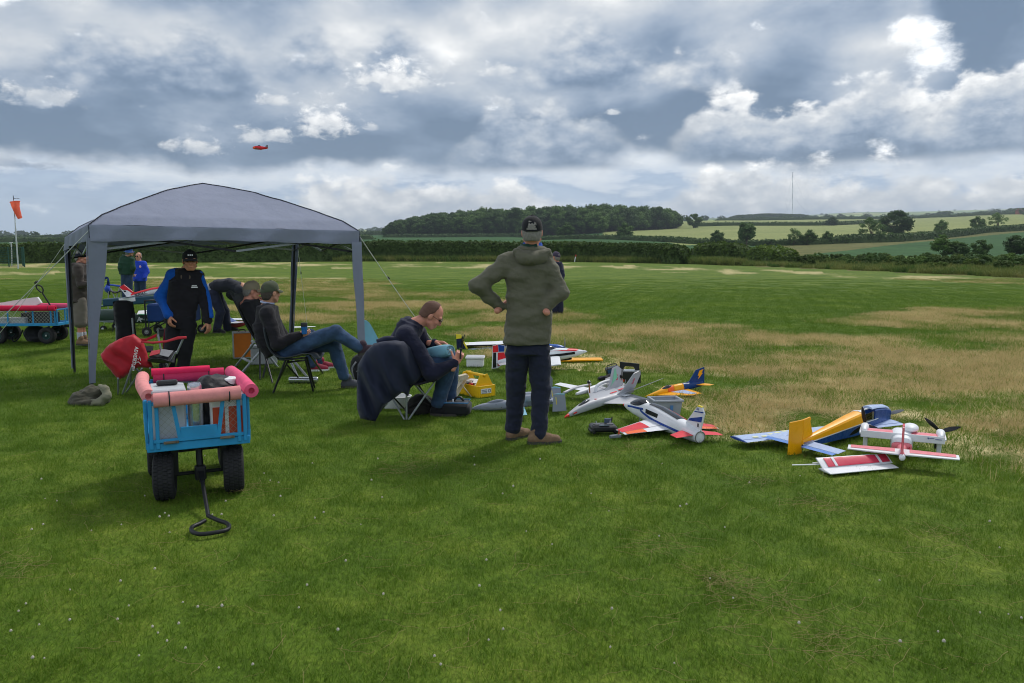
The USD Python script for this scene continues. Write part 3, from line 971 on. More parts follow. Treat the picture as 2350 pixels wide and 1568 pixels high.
# ------------------------------------------------------------------ trees, hedges and bushes
def leaf_mat(name, stops, trans=0.25):
    g = G()
    p = g.node('geometry', 'position')
    isl = g.node('geometry', 'random_per_island')
    f = g.m('add', g.m('multiply', g.noise(p, 0.6, 4.0, 0.6), 0.7), g.m('multiply', isl, 0.35))
    f = g.m('add', f, g.m('multiply', g.m('subtract', g.node('object_info', 'random'), 0.5), 0.3))
    col = g.ramp(f, stops)
    b = g.node('principled_bsdf', 'BSDF', base_color=col, roughness=0.75, specular_ior_level=0.2)
    b = g.node('mix_closure', 'closure', fac=trans, closure1=b, closure2=g.node('translucent_bsdf', 'BSDF', color=col))
    return g.build('/World/Looks/' + name, surface=b)


L_dark = leaf_mat('dark_leaf', [(0.25, lin(56, 80, 38)), (0.5, lin(80, 106, 50)), (0.75, lin(108, 132, 66))])
L_mid = leaf_mat('mid_leaf', [(0.25, lin(70, 96, 42)), (0.5, lin(94, 122, 54)), (0.75, lin(122, 146, 72))])
L_pale = leaf_mat('pale_leaf', [(0.25, lin(86, 112, 60)), (0.5, lin(112, 138, 76)), (0.75, lin(138, 160, 96))])
L_hedge = leaf_mat('hedge_leaf', [(0.25, lin(64, 84, 34)), (0.5, lin(94, 116, 48)), (0.75, lin(134, 148, 74))])
L_weed = leaf_mat('weed_leaf', [(0.25, lin(96, 112, 54)), (0.5, lin(128, 132, 72)), (0.75, lin(166, 154, 104))])
BARK = mat('bark', (86, 74, 60), 0.95, var=0.25, scale=6.0, bump=0.02)


def leaves(centers, normals, size, seed, fold=0.5):
    """Loose leaf-sized faces around the given points."""
    r = np.random.default_rng(seed)
    n = len(centers)
    N = normals + r.normal(0, 0.6, (n, 3))
    N /= np.linalg.norm(N, axis=1, keepdims=True) + 1e-9
    T = np.cross(N, r.normal(0, 1, (n, 3)))
    T /= np.linalg.norm(T, axis=1, keepdims=True) + 1e-9
    B = np.cross(N, T)
    s = (size * r.uniform(0.6, 1.4, n))[:, None]
    V = np.stack([centers - T * s, centers + B * s * 0.55 + N * s * 0.15 * fold, centers + T * s, centers - B * s * 0.55 + N * s * 0.15 * fold], 1).reshape(-1, 3)
    k = np.arange(n)[:, None] * 4
    return V, np.vstack([k + [0, 1, 2], k + [0, 2, 3]])


def tree_shape(h, w, seed, trunk=0.22, clumps=34, per=60, leaf=0.045, airy=0.0, taper=0.0):
    """(crown, trunk with limbs) of a tree h tall and w wide, foot at the origin."""
    r = np.random.default_rng(seed)
    cz, rz = h * (trunk + 1) / 2, h * (1 - trunk) / 2
    cs, rs = [], []
    for k in range(clumps):
        d = unit(r.normal(0, 1, 3))
        q = r.uniform(0.35, 1.0) ** 0.6
        c = np.array([d[0] * w / 2 * q, d[1] * w / 2 * q, cz + d[2] * rz * q])
        t = (c[2] - (cz - rz)) / (2 * rz)
        c[:2] *= (1 - taper * t) * (0.72 + 0.28 * math.sin(math.pi * min(max(t, 0), 1)))
        cs.append(c)
        rs.append(r.uniform(0.12, 0.22) * min(w, h) * (1 - 0.3 * airy))
    V, Nn = [], []
    for c, s in zip(cs, rs):
        d = r.normal(0, 1, (per, 3))
        d /= np.linalg.norm(d, axis=1, keepdims=True)
        V.append(c + d * s * r.uniform(0.6, 1.05, (per, 1)) * [1, 1, 0.8])
        Nn.append(d + [0, 0, 0.4])
    crown = leaves(np.vstack(V), np.vstack(Nn), leaf * h, seed + 1)
    if airy < 0.5:
        crown = join([crown] + [blob(c, (s * .62, s * .62, s * .5), 1) for c, s in zip(cs, rs)])
    top = h * (trunk + 0.45 * (1 - trunk))
    pts = curve([(0, 0, -0.3), (r.normal(0, .02) * h, r.normal(0, .02) * h, h * trunk), (r.normal(0, .04) * h, r.normal(0, .04) * h, top)], 8)
    wood = [tube(pts, np.linspace(0.030, 0.010, len(pts)) * h, 7)]
    for c in cs[::max(1, clumps // 9)]:
        b = pts[min(len(pts) - 2, 3 + int(r.integers(0, max(1, len(pts) - 4))))]
        wood.append(tube(curve([b, (b + c) / 2 + [0, 0, 0.04 * h], c], 6), np.linspace(0.010, 0.003, 7)[:len(curve([b, (b + c) / 2, c], 6))] * h, 5))
    return crown, join(wood)


TREES = UsdGeom.Scope.Define(stage, '/World/Looks/tree_kinds')
kinds = {}


def tree_kind(name, crown_mat, **kw):
    path = '/World/Looks/tree_kinds/' + name
    stage.CreateClassPrim(path)
    c, t = tree_shape(1.0, **kw)
    usdkit.mesh(stage, path + '/crown', c, crown_mat, False)
    usdkit.mesh(stage, path + '/trunk', t, BARK, 35)
    kinds[name] = path
    return c, t


round_c = tree_kind('round_tree', L_mid, w=0.95, seed=1, trunk=0.14)
dark_c = tree_kind('dark_tree', L_dark, w=1.0, seed=2, trunk=0.08, clumps=40)
tall_c = tree_kind('tall_tree', L_pale, w=0.62, seed=3, trunk=0.16, clumps=36, taper=0.25)
airy_c = tree_kind('airy_tree', L_pale, w=0.85, seed=4, trunk=0.2, clumps=26, per=44, leaf=0.035, airy=0.7)
bush_c = tree_kind('bush', L_mid, w=1.5, seed=5, trunk=0.0, clumps=34)
darkbush_c = tree_kind('dark_bush', L_dark, w=1.6, seed=6, trunk=0.0, clumps=34)


def tree(name, kind, p, h, label, category='tree', group=None, wide=1.0, yaw=None, seed=[0]):
    seed[0] += 1
    path = '/World/' + numbered('/World', name)
    x = UsdGeom.Xform.Define(stage, path)
    x.AddTranslateOp().Set(Gf.Vec3d(*map(float, p)))
    x.AddRotateZOp().Set(float(yaw if yaw is not None else seed[0] * 67 % 360))
    x.AddScaleOp().Set(Gf.Vec3f(h * wide, h * wide, h))
    x.GetPrim().GetReferences().AddInternalReference(kinds[kind])
    x.GetPrim().SetInstanceable(True)
    tag(x.GetPrim(), label, category, group)


def tree_at(name, kind, x, ybot, ytop, Y, label, category='tree', group=None, wide=1.0):
    p = at(x, ybot, Y)
    h = at(x, ytop, Y)[2] - p[2]
    g = float(land(p[0], p[1]))
    tree(name, kind, (p[0], p[1], min(g, p[2])), h + p[2] - min(g, p[2]), label, category, group, wide)


def hedge(name, pts, Y, height, width, label, leaf=0.17, dens=60, seed=1, matl=None, core=None, lump=0.25, category='hedge', group=None, zs=None):
    """A hedge along ground points: a lumpy body and loose leaves all over it."""
    p = np.array([(q[0], q[1]) for q in pts], float)
    L = np.concatenate([[0], np.cumsum(np.linalg.norm(np.diff(p, axis=0), axis=1))])
    n = max(8, int(L[-1] / (0.45 * max(leaf / 0.16, 0.5))))
    s = np.linspace(0, L[-1], n)
    c = np.stack([np.interp(s, L, p[:, 0]), np.interp(s, L, p[:, 1])], -1)
    hh = np.interp(s, L, np.broadcast_to(height, (len(p),)))
    t = np.gradient(c, axis=0)
    t /= np.linalg.norm(t, axis=1, keepdims=True)
    nn = np.stack([-t[:, 1], t[:, 0]], -1)
    ang = np.linspace(-0.15 * np.pi, 1.15 * np.pi, 13)
    z0 = land(c[:, 0], c[:, 1])
    prof = np.stack([np.sign(np.cos(ang)) * np.abs(np.cos(ang)) ** 0.5 * width / 2, np.maximum(np.sign(np.sin(ang)) * np.abs(np.sin(ang)) ** 0.5, -0.12)], -1)
    P = np.stack([c[:, None, 0] + nn[:, None, 0] * prof[None, :, 0], c[:, None, 1] + nn[:, None, 1] * prof[None, :, 0], z0[:, None] + prof[None, :, 1] * hh[:, None]], -1)
    en = np.sqrt(np.clip(1 - (1 - np.minimum(np.arange(n), np.arange(n)[::-1]) / 3.0).clip(0) ** 2, 0.0, 1))
    ctr_ = np.stack([c[:, 0], c[:, 1], z0], -1)[:, None]
    P = ctr_ + (P - ctr_) * (0.03 + 0.97 * en)[:, None, None]
    nz = (meshkit.fbm(P * 0.55, 4, seed) - 0.5) * en[:, None]
    nrm = np.stack([nn[:, None, 0] * np.cos(ang), nn[:, None, 1] * np.cos(ang), np.broadcast_to(np.sin(ang), (n, 13))], -1)
    P = P + nrm * (nz * 2 * lump * height if np.ndim(height) == 0 else nz * 2 * lump * hh[:, None])[..., None]
    T = Thing(name, label, category, (c[n // 2, 0], c[n // 2, 1], z0[n // 2]), group)
    T.part('branches', sheet(P), core or HEDGE_CORE, True)
    r = np.random.default_rng(seed)
    area = L[-1] * (2 * np.mean(hh) + width)
    m = int(area * dens)
    a, b = r.uniform(0, n - 1.001, m), r.uniform(0.5, 11.5, m)
    i, j = a.astype(int), b.astype(int)
    C = P[i, j] + (P[np.minimum(i + 1, n - 1), j] - P[i, j]) * (a - i)[:, None] + (P[i, np.minimum(j + 1, 12)] - P[i, j]) * (b - j)[:, None]
    C += r.normal(0, 0.05 + leaf * 0.3, C.shape)
    T.part('foliage', leaves(C, nrm[i, j], leaf, seed), matl or L_hedge, False)
    return T


HEDGE_CORE = mat('hedge_core', (64, 82, 36), 1.0, var=0.4, scale=3.0)

def ground_line(pts):
    return [gp(x, y) for x, y in pts]


hedge('hedge', ground_line([(-420, 604.5), (0, 604), (450, 602.5), (860, 599.5), (1320, 600.5), (1480, 603), (1574, 606)]), None, [2.2, 2.2, 2.3, 2.65, 2.4, 2.2, 1.9], 2.2, 'long clipped dark green hedge along the far edge of the airfield', seed=3, lump=0.13)
hedge('hedge', ground_line([(1582, 602), (1640, 602), (1716, 604)]), None, [2.0, 2.35, 1.9], 3.0, 'high bushy hedge piece right of the gap at the end of the long hedge', seed=5, lump=0.2)
hedge('hedge', ground_line([(1724, 606), (1770, 607), (1812, 609)]), None, [1.9, 2.0, 1.3], 3.0, 'lower bushy hedge piece right of the high one, sloping down to the scrub', seed=6, lump=0.2)

r = np.random.default_rng(8)
# tall weeds along the edge of the field and the scrub on the right
wp = []
for k in range(2600):
    x = r.uniform(780, 2700)
    e = edge_dist(x)
    Y = e + 0.4 + (abs(r.normal(0, 1.6)) if x < 1690 else r.uniform(0, 1) ** 1.3 * (112 - e))
    u = (x - CX) / FPX
    wp.append((u * Y, Y))
wp = np.array(wp)
weeds = [[('tall_weed' + f'_{k:03d}', blade_patch(150, 1.7, 0.35, 0.95, 0.06, 0.35, 400 + k), (L_weed, L_weed, L_mid)[k], False)] for k in range(3)]
instancer('tall_weeds', weeds, np.stack([wp[:, 0], wp[:, 1], land(wp[:, 0], wp[:, 1])], -1), r.uniform(0, 6, len(wp)), np.where(px(np.stack([wp[:, 0], wp[:, 1], 0 * wp[:, 0]], -1))[0] > 1690, 0.62, 0.95) * r.uniform(0.5, 1.2, len(wp)), r.choice(3, len(wp), p=[.5, .35, .15]), 'tall weeds and grasses growing along the far edge of the airfield')
sp = []
for k in range(120):
    x = r.uniform(1800, 2560)
    e = edge_dist(x)
    Y = e + 6 + r.uniform(0, 1) * (116 - e)
    sp.append(((x - CX) / FPX * Y, Y))
sp = np.array(sp)
instancer('low_scrub', [[('scrub_bush', bush_c[0], L_hedge, False)], [('scrub_bush_001', darkbush_c[0], L_mid, False)]], np.stack([sp[:, 0], sp[:, 1], land(sp[:, 0], sp[:, 1])], -1), r.uniform(0, 6, len(sp)), r.uniform(0.55, 1.25, len(sp)), r.integers(0, 2, len(sp)), 'low brambles and scrub between the airfield and the crop field')

for a in (('bush', 'darkbush', 2021, 612, 590, 84, 'rounded dark bush in the scrub below the green crop field'),
          ('bush', 'darkbush', 2230, 622, 589, 66, 'broad low bush at the field edge, left of the one cut by the picture edge'),
          ('bush', 'bush', 2345, 626, 582, 62, 'largest bush at the right edge of the picture, on the field edge'),
          ('tree', 'round', 2166, 592, 543, 148, 'round topped tree at the lower edge of the crop field, left of a smaller one'),
          ('tree', 'dark', 2203, 592, 559, 146, 'small dark tree touching the right side of a taller round one below the crop field'),
          ('tree', 'dark', 2250, 590, 553, 150, 'dark bushy tree alone in the middle of the crop field edge on the right'),
          ('tree', 'dark', 2330, 588, 543, 150, 'wide dark tree at the right edge of the picture below the crop field'),
          ('tree', 'round', 1645, 564, 532, 330, 'small round tree rising behind the high hedge piece'),
          ('tree', 'tall', 1713, 566, 507, 320, 'tallest pale tree, standing behind the hedge in front of the wheat field'),
          ('bush', 'darkbush', 1770, 567, 550, 318, 'wide low bush right of the tallest pale tree'),
          ('tree', 'airy', 1822, 566, 526, 318, 'left of a pair of loose crowned trees in front of the wheat'),
          ('tree', 'round', 1853, 566, 531, 316, 'right of a pair of loose crowned trees in front of the wheat'),
          ('tree', 'round', 1897, 562, 534, 326, 'small spreading tree right of the pair in front of the wheat'),
          ('bush', 'bush', 1940, 560, 544, 330, 'low bush between the small spreading tree and the thin pale one'),
          ('tree', 'airy', 1997, 556, 500, 345, 'thin see-through pale tree left of the big dark round tree'),
          ('tree', 'dark', 2055, 536, 487, 430, 'big dark round tree standing on the slope in the wheat hedgerow'),
          ('bush', 'bush', 2030, 552, 529, 355, 'bush at the foot of the big dark round tree'),
          ('tree', 'round', 2159, 529, 508, 470, 'small dark round tree growing out of the hedgerow above the crop field'),
          ('tree', 'round', 2244, 523, 500, 500, 'medium round tree in the hedgerow, left of a loose airy one'),
          ('tree', 'airy', 2288, 524, 489, 500, 'loose airy tree rising above the hedgerow near the right edge'),
          ('tree', 'dark', 1909, 523, 500, 800, 'lone dark tree on the far edge of the wheat field'),
          ('tree', 'dark', 1592, 519, 493, 760, 'lone dark tree just right of the end of the wood'),
          ('tree', 'round', 1297, 549, 514, 480, 'pale round tree in front of the wood, just right of the capped man'),
          ('tree', 'round', 1433, 556, 516, 440, 'broad round tree at the corner of the wheat field before the wood'),
          ('tree', 'round', 1373, 532, 492, 620, 'bright green tree against the front of the dark wood'),
          ('tree', 'dark', 84, 548, 533, 1000, 'lone broad tree on the skyline at the far left'),
          ('tree', 'dark', 2348, 494, 478, 1290, 'tree rising over the red roofed house')):
    k = {'darkbush': 'dark_bush', 'bush': 'bush'}.get(a[1], a[1] + '_tree')
    tree_at({'tree': 'field_tree', 'bush': 'field_bush'}[a[0]], k, a[2], a[3], a[4], a[5], a[6], a[0], wide=1.45 if a[0] == 'bush' and a[5] < 120 else 1.12)


def far_line(pts, height, width, label, seed, leaf=0.6, dens=1.2, lump=0.25):
    q = []
    for x, Y in pts:
        p = at(x, 560, Y)
        q.append((p[0], p[1]))
    hedge('field_hedge', q, None, [height] * len(q) if np.ndim(height) == 0 else height, width, label, leaf=leaf, dens=dens, seed=seed, lump=lump, matl=L_dark)


far_line([(1240, 470), (1330, 470), (1420, 440), (1510, 395), (1590, 350), (1660, 335), (1800, 322), (1910, 326)], 2.2, 4, 'low uneven hedgerow between the valley and the front of the wheat field', 31, dens=2.5)
far_line([(1910, 330), (1980, 340), (2060, 352), (2140, 385), (2250, 455), (2360, 500), (2500, 520)], 3.2, 5, 'dark hedgerow climbing along the top of the green crop field', 32, dens=2.5)
far_line([(1596, 830), (1700, 820), (1872, 800), (1950, 860), (2050, 1000)], 3.2, 6, 'thin dark hedge crossing the middle of the wheat field', 33, 1.0, 0.6)
far_line([(1640, 1480), (1880, 1470), (2080, 1440), (2350, 1400), (2500, 1400)], 4.5, 9, 'dark hedge line along the top of the wheat field', 34, 1.6, 0.3)
far_line([(880, 640), (1000, 640), (1180, 640), (1240, 560)], 2.4, 5, 'low hedge along the foot of the dark wood', 35, 0.9, 1.0)
far_line([(-500, 520), (0, 520), (300, 520), (860, 530)], 3.0, 5, 'thin hedge across the dark green field at the left', 36, 0.8, 0.8)
far_line([(-500, 980), (0, 960), (300, 980), (800, 1000), (885, 900)], 4.0, 8, 'far hedge on the skyline of the dark green field', 37, 1.2, 0.4)

# the wood, and woods and trees far off
tp, ts, ti = [], [], []
r = np.random.default_rng(17)
for k in range(1500):
    x, q = r.uniform(884, 1556), r.uniform(0, 1)
    front = np.interp(x, [880, 1180, 1330, 1556], [655, 650, 620, 760])
    Y = front + q * 230
    p = at(x, 540, Y)
    z = float(land(p[0], p[1]))
    gy = px((p[0], p[1], z))[1]
    topy = np.interp(x, [880, 890, 910, 980, 1010, 1100, 1214, 1340, 1400, 1520, 1545, 1558], [536, 518, 508, 497, 491, 483, 474, 477, 474.5, 479, 486, 500])
    lim = (gy - topy) * Y / FPX
    h = min(lim * r.uniform(0.74, 1.02), r.uniform(14, 25))
    if h < 6 or any((p[0] - a[0]) ** 2 + (p[1] - a[1]) ** 2 < 34 for a in tp[-260:]):
        continue
    tp.append((p[0], p[1], z - 0.5))
    ts.append(h)
    ti.append(int(r.choice(3, p=[0.25, 0.5, 0.25] if x > 1100 else [0.6, 0.25, 0.15])))
instancer('woodland', [[('dark_crown', dark_c[0], L_dark, False), ('dark_trunk', dark_c[1], BARK, 35)], [('green_crown', round_c[0], L_mid, False), ('green_trunk', round_c[1], BARK, 35)], [('tall_crown', tall_c[0], L_dark, False), ('tall_trunk', tall_c[1], BARK, 35)]],
          tp, r.uniform(0, 6, len(tp)), np.array(ts)[:, None] * np.stack([r.uniform(0.8, 1.15, len(tp))] * 2 + [np.ones(len(tp))], -1), ti, 'dark wood on the rise behind the hedge', category='wood')
tp, ts = [], []
for k in range(420):
    x, Y = r.uniform(1664, 1884), r.uniform(2050, 2350)
    p = at(x, 505, Y)
    z = float(land(p[0], p[1]))
    gy = px((p[0], p[1], z))[1]
    topy = np.interp(x, [1660, 1690, 1760, 1840, 1886], [503, 494, 490.5, 492, 500])
    tp.append((p[0], p[1], z - 0.5))
    ts.append(np.clip((gy - topy) * Y / FPX, 5, 26) * r.uniform(0.85, 1))
instancer('far_wood', [[('far_crown', dark_c[0], L_dark, False)]], tp, r.uniform(0, 6, len(tp)), ts, np.zeros(len(tp), int), 'blue green wood on the far hill below the mast')
tp, ts = [], []
for k in range(1500):
    x, Y = r.uniform(-300, 2600), np.exp(r.uniform(math.log(1700), math.log(6500)))
    if meshkit.noise(np.array([x / 60, math.log(Y) * 9, 0.0])) < 0.52:
        continue
    p = at(x, 505, Y)
    tp.append((p[0], p[1], float(land(p[0], p[1])) - 0.5))
    ts.append(r.uniform(7, 15))
instancer('far_trees', [[('distant_crown', darkbush_c[0], L_dark, False)]], tp, r.uniform(0, 6, len(tp)), ts, np.zeros(len(tp), int), 'far-off trees and hedges scattered over the distant country')

# ------------------------------------------------------------------ the air
def make_haze():
    g = G()
    v = g.node('principled_volume', 'volume', color=lin(214, 226, 240), density=0.00013, anisotropy=0.2)
    g.build('/World/Looks/haze', volume=v)
    lo, hi = np.array([-7600, -7600, float(GZ.min()) - 1.2]), np.array([7600, 7600, max(float(GZ.max()), 330.0) + 20])
    m = trimesh.creation.box(bounds=[lo, hi])
    ms = usdkit.mesh(stage, '/World/haze', (np.array(m.vertices), np.array(m.faces)), '/World/Looks/haze', False)
    tag(ms.GetPrim(), 'thin pale haze in the air over the distant country', None, None, 'stuff')


make_haze()

# ------------------------------------------------------------------ people
SKIN = mat('skin', (196, 142, 116), 0.55, var=0.08, scale=30, spec=0.4)
SKIN_TAN = mat('tanned_skin', (196, 136, 106), 0.55, var=0.08, scale=30, spec=0.4)
SKIN_RED = mat('ruddy_skin', (206, 140, 118), 0.5, var=0.10, scale=30, spec=0.4)
DARK = mat('dark_eye', (24, 20, 18), 0.3)
LIP = mat('lip', (150, 92, 80), 0.5)
GREYHAIR = mat('grey_hair', (128, 124, 118), 0.8, var=0.3, scale=90, bump=0.003, bscale=200)
DARKHAIR = mat('dark_hair', (66, 58, 50), 0.8, var=0.3, scale=90, bump=0.003, bscale=200)
STUBBLE = mat('cropped_hair', (98, 68, 54), 0.8, var=0.25, scale=120, bump=0.002, bscale=240)
GLASSES = mat('spectacle_frame', (40, 34, 32), 0.35)


class Person:
    def __init__(self, label, Y, foot, joints, group=None):
        self.Y, self.W = Y, {k: at(v[0], v[1], Y + (v[2] if len(v) > 2 else 0)) for k, v in joints.items()}
        self.T = Thing('person', label, 'person', at(foot[0], foot[1], Y), group)
        self.body = Field()
        self.hands = []

    def __getitem__(self, k):
        return self.W[k]

    def head(self, fwd, up=(0, 0, 1), s=1.0, skin=SKIN, hair=None, hairline=0.03, bald=False, neck=None, mouth=True, glasses=None, low=-0.085):
        c = self.W['head']
        f = unit(fwd)
        r = unit(np.cross(f, up))
        u = np.cross(r, f)
        M = np.stack([r, f, u], 1)
        self.hM, self.hc, self.hs, self.skin = M, c, s, skin
        L = lambda x, y, z: c + M @ (np.array([x, y, z]) * s)
        self.L = L
        F = Field()
        k = 0.02 * s
        F.ell(L(0, -.012, .035), np.array([.076, .096, .088]) * s, M, k)
        F.ell(L(0, .030, -.030), np.array([.062, .066, .078]) * s, M, k)
        F.ell(L(0, .052, -.088), np.array([.036, .036, .026]) * s, M, k)
        F.cone(L(0, .088, .012), L(0, .108, -.024), .009 * s, .015 * s, .010 * s)
        F.ell(L(.013, .098, -.030), np.array([.010, .010, .009]) * s, M, .006 * s)
        F.ell(L(-.013, .098, -.030), np.array([.010, .010, .009]) * s, M, .006 * s)
        F.cone(L(-.045, .078, .030), L(.045, .078, .030), .013 * s, .013 * s, .012 * s)
        for q in (-1, 1):
            F.ell(L(q * .040, .074, -.022), np.array([.024, .020, .022]) * s, M, .015 * s)
            F.ell(L(q * .030, .094, .010), np.array([.017, .014, .011]) * s, M, .010 * s, 'cut')
            F.ell(L(q * .079, -.005, -.008), np.array([.010, .021, .032]) * s, M, .006 * s)
            F.cone(L(q * .060, .020, -.06), L(q * .030, .060, -.095), .018 * s, .016 * s, .02 * s)
        F.cone(L(-.022, .088, -.060), L(.022, .088, -.060), .009 * s, .009 * s, .008 * s)
        F.cone(L(-.018, .086, -.072), L(.018, .086, -.072), .010 * s, .010 * s, .008 * s)
        nb = self.W['neck'] if neck is None else neck
        F.cone(L(0, -.022, -.05), nb, .056 * s, .064 * s, .02)
        F.cone(nb, nb + (nb - L(0, -.02, -.05)) * 0.6, .064, .10, .02)
        self.headmesh = F.mesh(.0055 * s)
        T = self.T
        for q in (-1, 1):
            T.part('eye', blob(L(q * .031, .0885, .008), np.array([.0115, .0115, .0080]) * s, 2), DARK, True)
            T.part('eyebrow', tube(curve([L(q * .014, .097, .028), L(q * .034, .094, .034), L(q * .052, .080, .026)], 6), .004 * s, 5), hair or DARKHAIR, True)
        if mouth:
            T.part('mouth', tube(curve([L(-.022, .092, -.066), L(0, .099, -.065), L(.022, .092, -.066)], 6), .003 * s, 5), LIP, True)
        if hair is not None:
            v, fc = blob((0, 0, 0), (1, 1, 1), 4)
            low_half = v[:, 2] < 0
            xy = np.linalg.norm(v[:, :2], axis=1)
            wide_ = np.where(low_half, (1 - np.abs(v[:, 2]) ** 3.5) ** (1 / 3.5) / np.maximum(xy, 1e-6), 1.0)
            w = v * np.stack([wide_, wide_, np.where(low_half, 1.45, 1.0)], -1) * np.array([.0805, .1015, .0925]) + [0, -.014, .036]
            front = np.where(w[:, 2] > .05, hairline + (0 if bald else .015), np.interp(w[:, 2], [-.1, -.01, .05], [-.055, -.02, min(hairline, .01)]))
            cut = (w[:, 1] < front) & (w[:, 2] > low + 0.35 * np.maximum(w[:, 1] + .06, 0))
            keep = cut[fc].all(1)
            v2, f2 = w[:, :] * s, fc[keep]
            v2 = c + v2 @ M.T
            T.part('hair', crumple(thick((v2, f2), .004), .003, 60, 3), hair, True)
        if glasses:
            for q in (-1, 1):
                ring = [L(q * .033 + .024 * math.cos(a), .106, .008 + .018 * math.sin(a)) for a in np.linspace(0, 2 * np.pi, 15)]
                T.part('spectacle_rim', tube(ring, .0022 * s, 5), GLASSES, True)
                T.part('spectacle_arm', tube([L(q * .058, .104, .012), L(q * .082, .02, .010), L(q * .082, -.01, .004)], .0022 * s, 5), GLASSES, True)
                if glasses == 'dark':
                    T.part('dark_lens', blob(L(q * .033, .104, .008), np.array([.024, .005, .018]) * s, 2), DARK, True)
        return self

    def cap(self, material, brim=True, back_hole=False, tilt=0.0, turn=0.0, beanie=False, brimmat=None, wide=0.0):
        """A baseball cap on the head; turn spins the brim."""
        s, M, c = self.hs, self.hM, self.hc
        ct, st_ = math.cos(turn), math.sin(turn)
        R = np.array([[ct, -st_, 0], [st_, ct, 0], [0, 0, 1]])
        loc = lambda p: c + ((np.asarray(p) * s) @ R.T) @ M.T
        nt, na_ = 14, 48
        th, ph = np.meshgrid(np.linspace(0.0, 1.0, nt), np.linspace(-np.pi, np.pi, na_, endpoint=False), indexing='ij')
        a = th * np.pi / 2
        zb = -.012 if beanie else .022
        front = np.cos(ph)                                        # 1 towards the brim
        x, y = np.sin(ph) * np.sin(a) * .085, front * np.sin(a) * .106
        low = zb + np.where(front < 0, 0.022 * front, 0.012 * front)
        z = low + (.132 - low + (.012 if not beanie else .006) * np.clip(front, 0, 1)) * np.cos(a) ** 0.72
        P = np.stack([x, y - .012, z], -1)
        v = loc(P.reshape(-1, 3))
        i, j = np.meshgrid(np.arange(nt - 1), np.arange(na_), indexing='ij')
        q = np.stack([i * na_ + j, (i + 1) * na_ + j, (i + 1) * na_ + (j + 1) % na_, i * na_ + (j + 1) % na_], -1).reshape(-1, 4)
        if back_hole:
            ctr = P.reshape(-1, 3)[q].mean(1)
            hole = (ctr[:, 1] < -.05) & ((ctr[:, 0] / .044) ** 2 + ((ctr[:, 2] - .012) / .034) ** 2 < 1)
            q = q[~hole]
        self.T.part('cap', thick((v, tri(q)), .004), material, True)
        if back_hole:
            self.T.part('cap_strap', thick(sheet([[loc((math.sin(t) * .086, -math.cos(t) * .108 - .012, z)) for t in np.linspace(-.62, .62, 12)] for z in (.000, .014)]), .004), material, True)
        self.T.part('cap_button', blob(loc((0, -.012, .134)), np.array([.007, .007, .005]) * s, 1), material, True)
        if brim:
            t = np.linspace(-1.15, 1.15, 17)
            rows = []
            for e in np.linspace(0, 1, 6):
                ext = .070 * e * np.cos(t * .95) ** 0.8
                rows.append(np.stack([np.sin(t) * (.084 + .006 * e), np.cos(t) * .104 - .012 + ext, (.036 - .018 * e * e) - .016 * (t / 1.15) ** 2 * (0.4 + e) + 0 * t], -1))
            self.T.part('cap_brim', thick(sheet(np.array([loc(r_) for r_ in rows])), .004), brimmat or material, True)
        if wide:
            t = np.linspace(0, 2 * np.pi, 33)
            rows = [np.stack([np.sin(t) * (.084 + wide * e), np.cos(t) * (.104 + wide * e) - .012, .02 - .02 * e + .012 * np.cos(2 * t) * e], -1) for e in np.linspace(0, 1, 4)]
            self.T.part('hat_brim', thick(sheet(np.array([loc(r_) for r_ in rows])), .004), material, True)
        return self

    def hand(self, wrist, dirn, palm, thumb, curl=0.6, s=1.0, spread=0.0):
        """Palm, four fingers and a thumb. palm: the way the palm faces; thumb: the side the thumb is on."""
        w = self.W[wrist] if isinstance(wrist, str) else np.asarray(wrist)
        d = unit(dirn)
        n = unit(np.asarray(palm) - d * (np.asarray(palm) @ d))
        t = unit(np.asarray(thumb) - d * (np.asarray(thumb) @ d) - n * (np.asarray(thumb) @ n))
        F = Field()
        F.cone(w - d * .06 * s, w + d * .01 * s, .027 * s, .026 * s, .01)
        for q in (-.03, -.01, .01, .028):
            F.cone(w + d * .012 * s + t * q * .6 * s, w + d * .085 * s + t * q * s, .0165 * s, .0125 * s, .012 * s)
        for k, (q, L_) in enumerate(((.030, .070), (.010, .080), (-.010, .075), (-.029, .058))):
            p = w + d * .088 * s + t * q * s
            a = 0.25
            for seg, (fr, ra, rb) in enumerate(((.45, .0095, .0088), (.32, .0088, .0080), (.23, .0080, .0068))):
                a += curl * (0.75 if seg == 0 else 0.9)
                e = p + (d * math.cos(a) + n * math.sin(a) + t * q * spread * 6) * L_ * fr * s
                F.cone(p, e, ra * s, rb * s, .003 * s)
                p = e
        p = w + d * .025 * s + t * .026 * s + n * .006 * s
        for fr, ra, rb, bend in ((.042, .014, .011, .5), (.032, .0105, .0092, .3), (.024, .0092, .0074, .1)):
            e = p + (unit(t * (.55 + bend * .5) + d * .75 + n * (.25 + curl * .4))) * fr * s
            F.cone(p, e, ra * s, rb * s, .005 * s)
            p = e
        self.hands.append(F.mesh(.0042 * s))
        return self

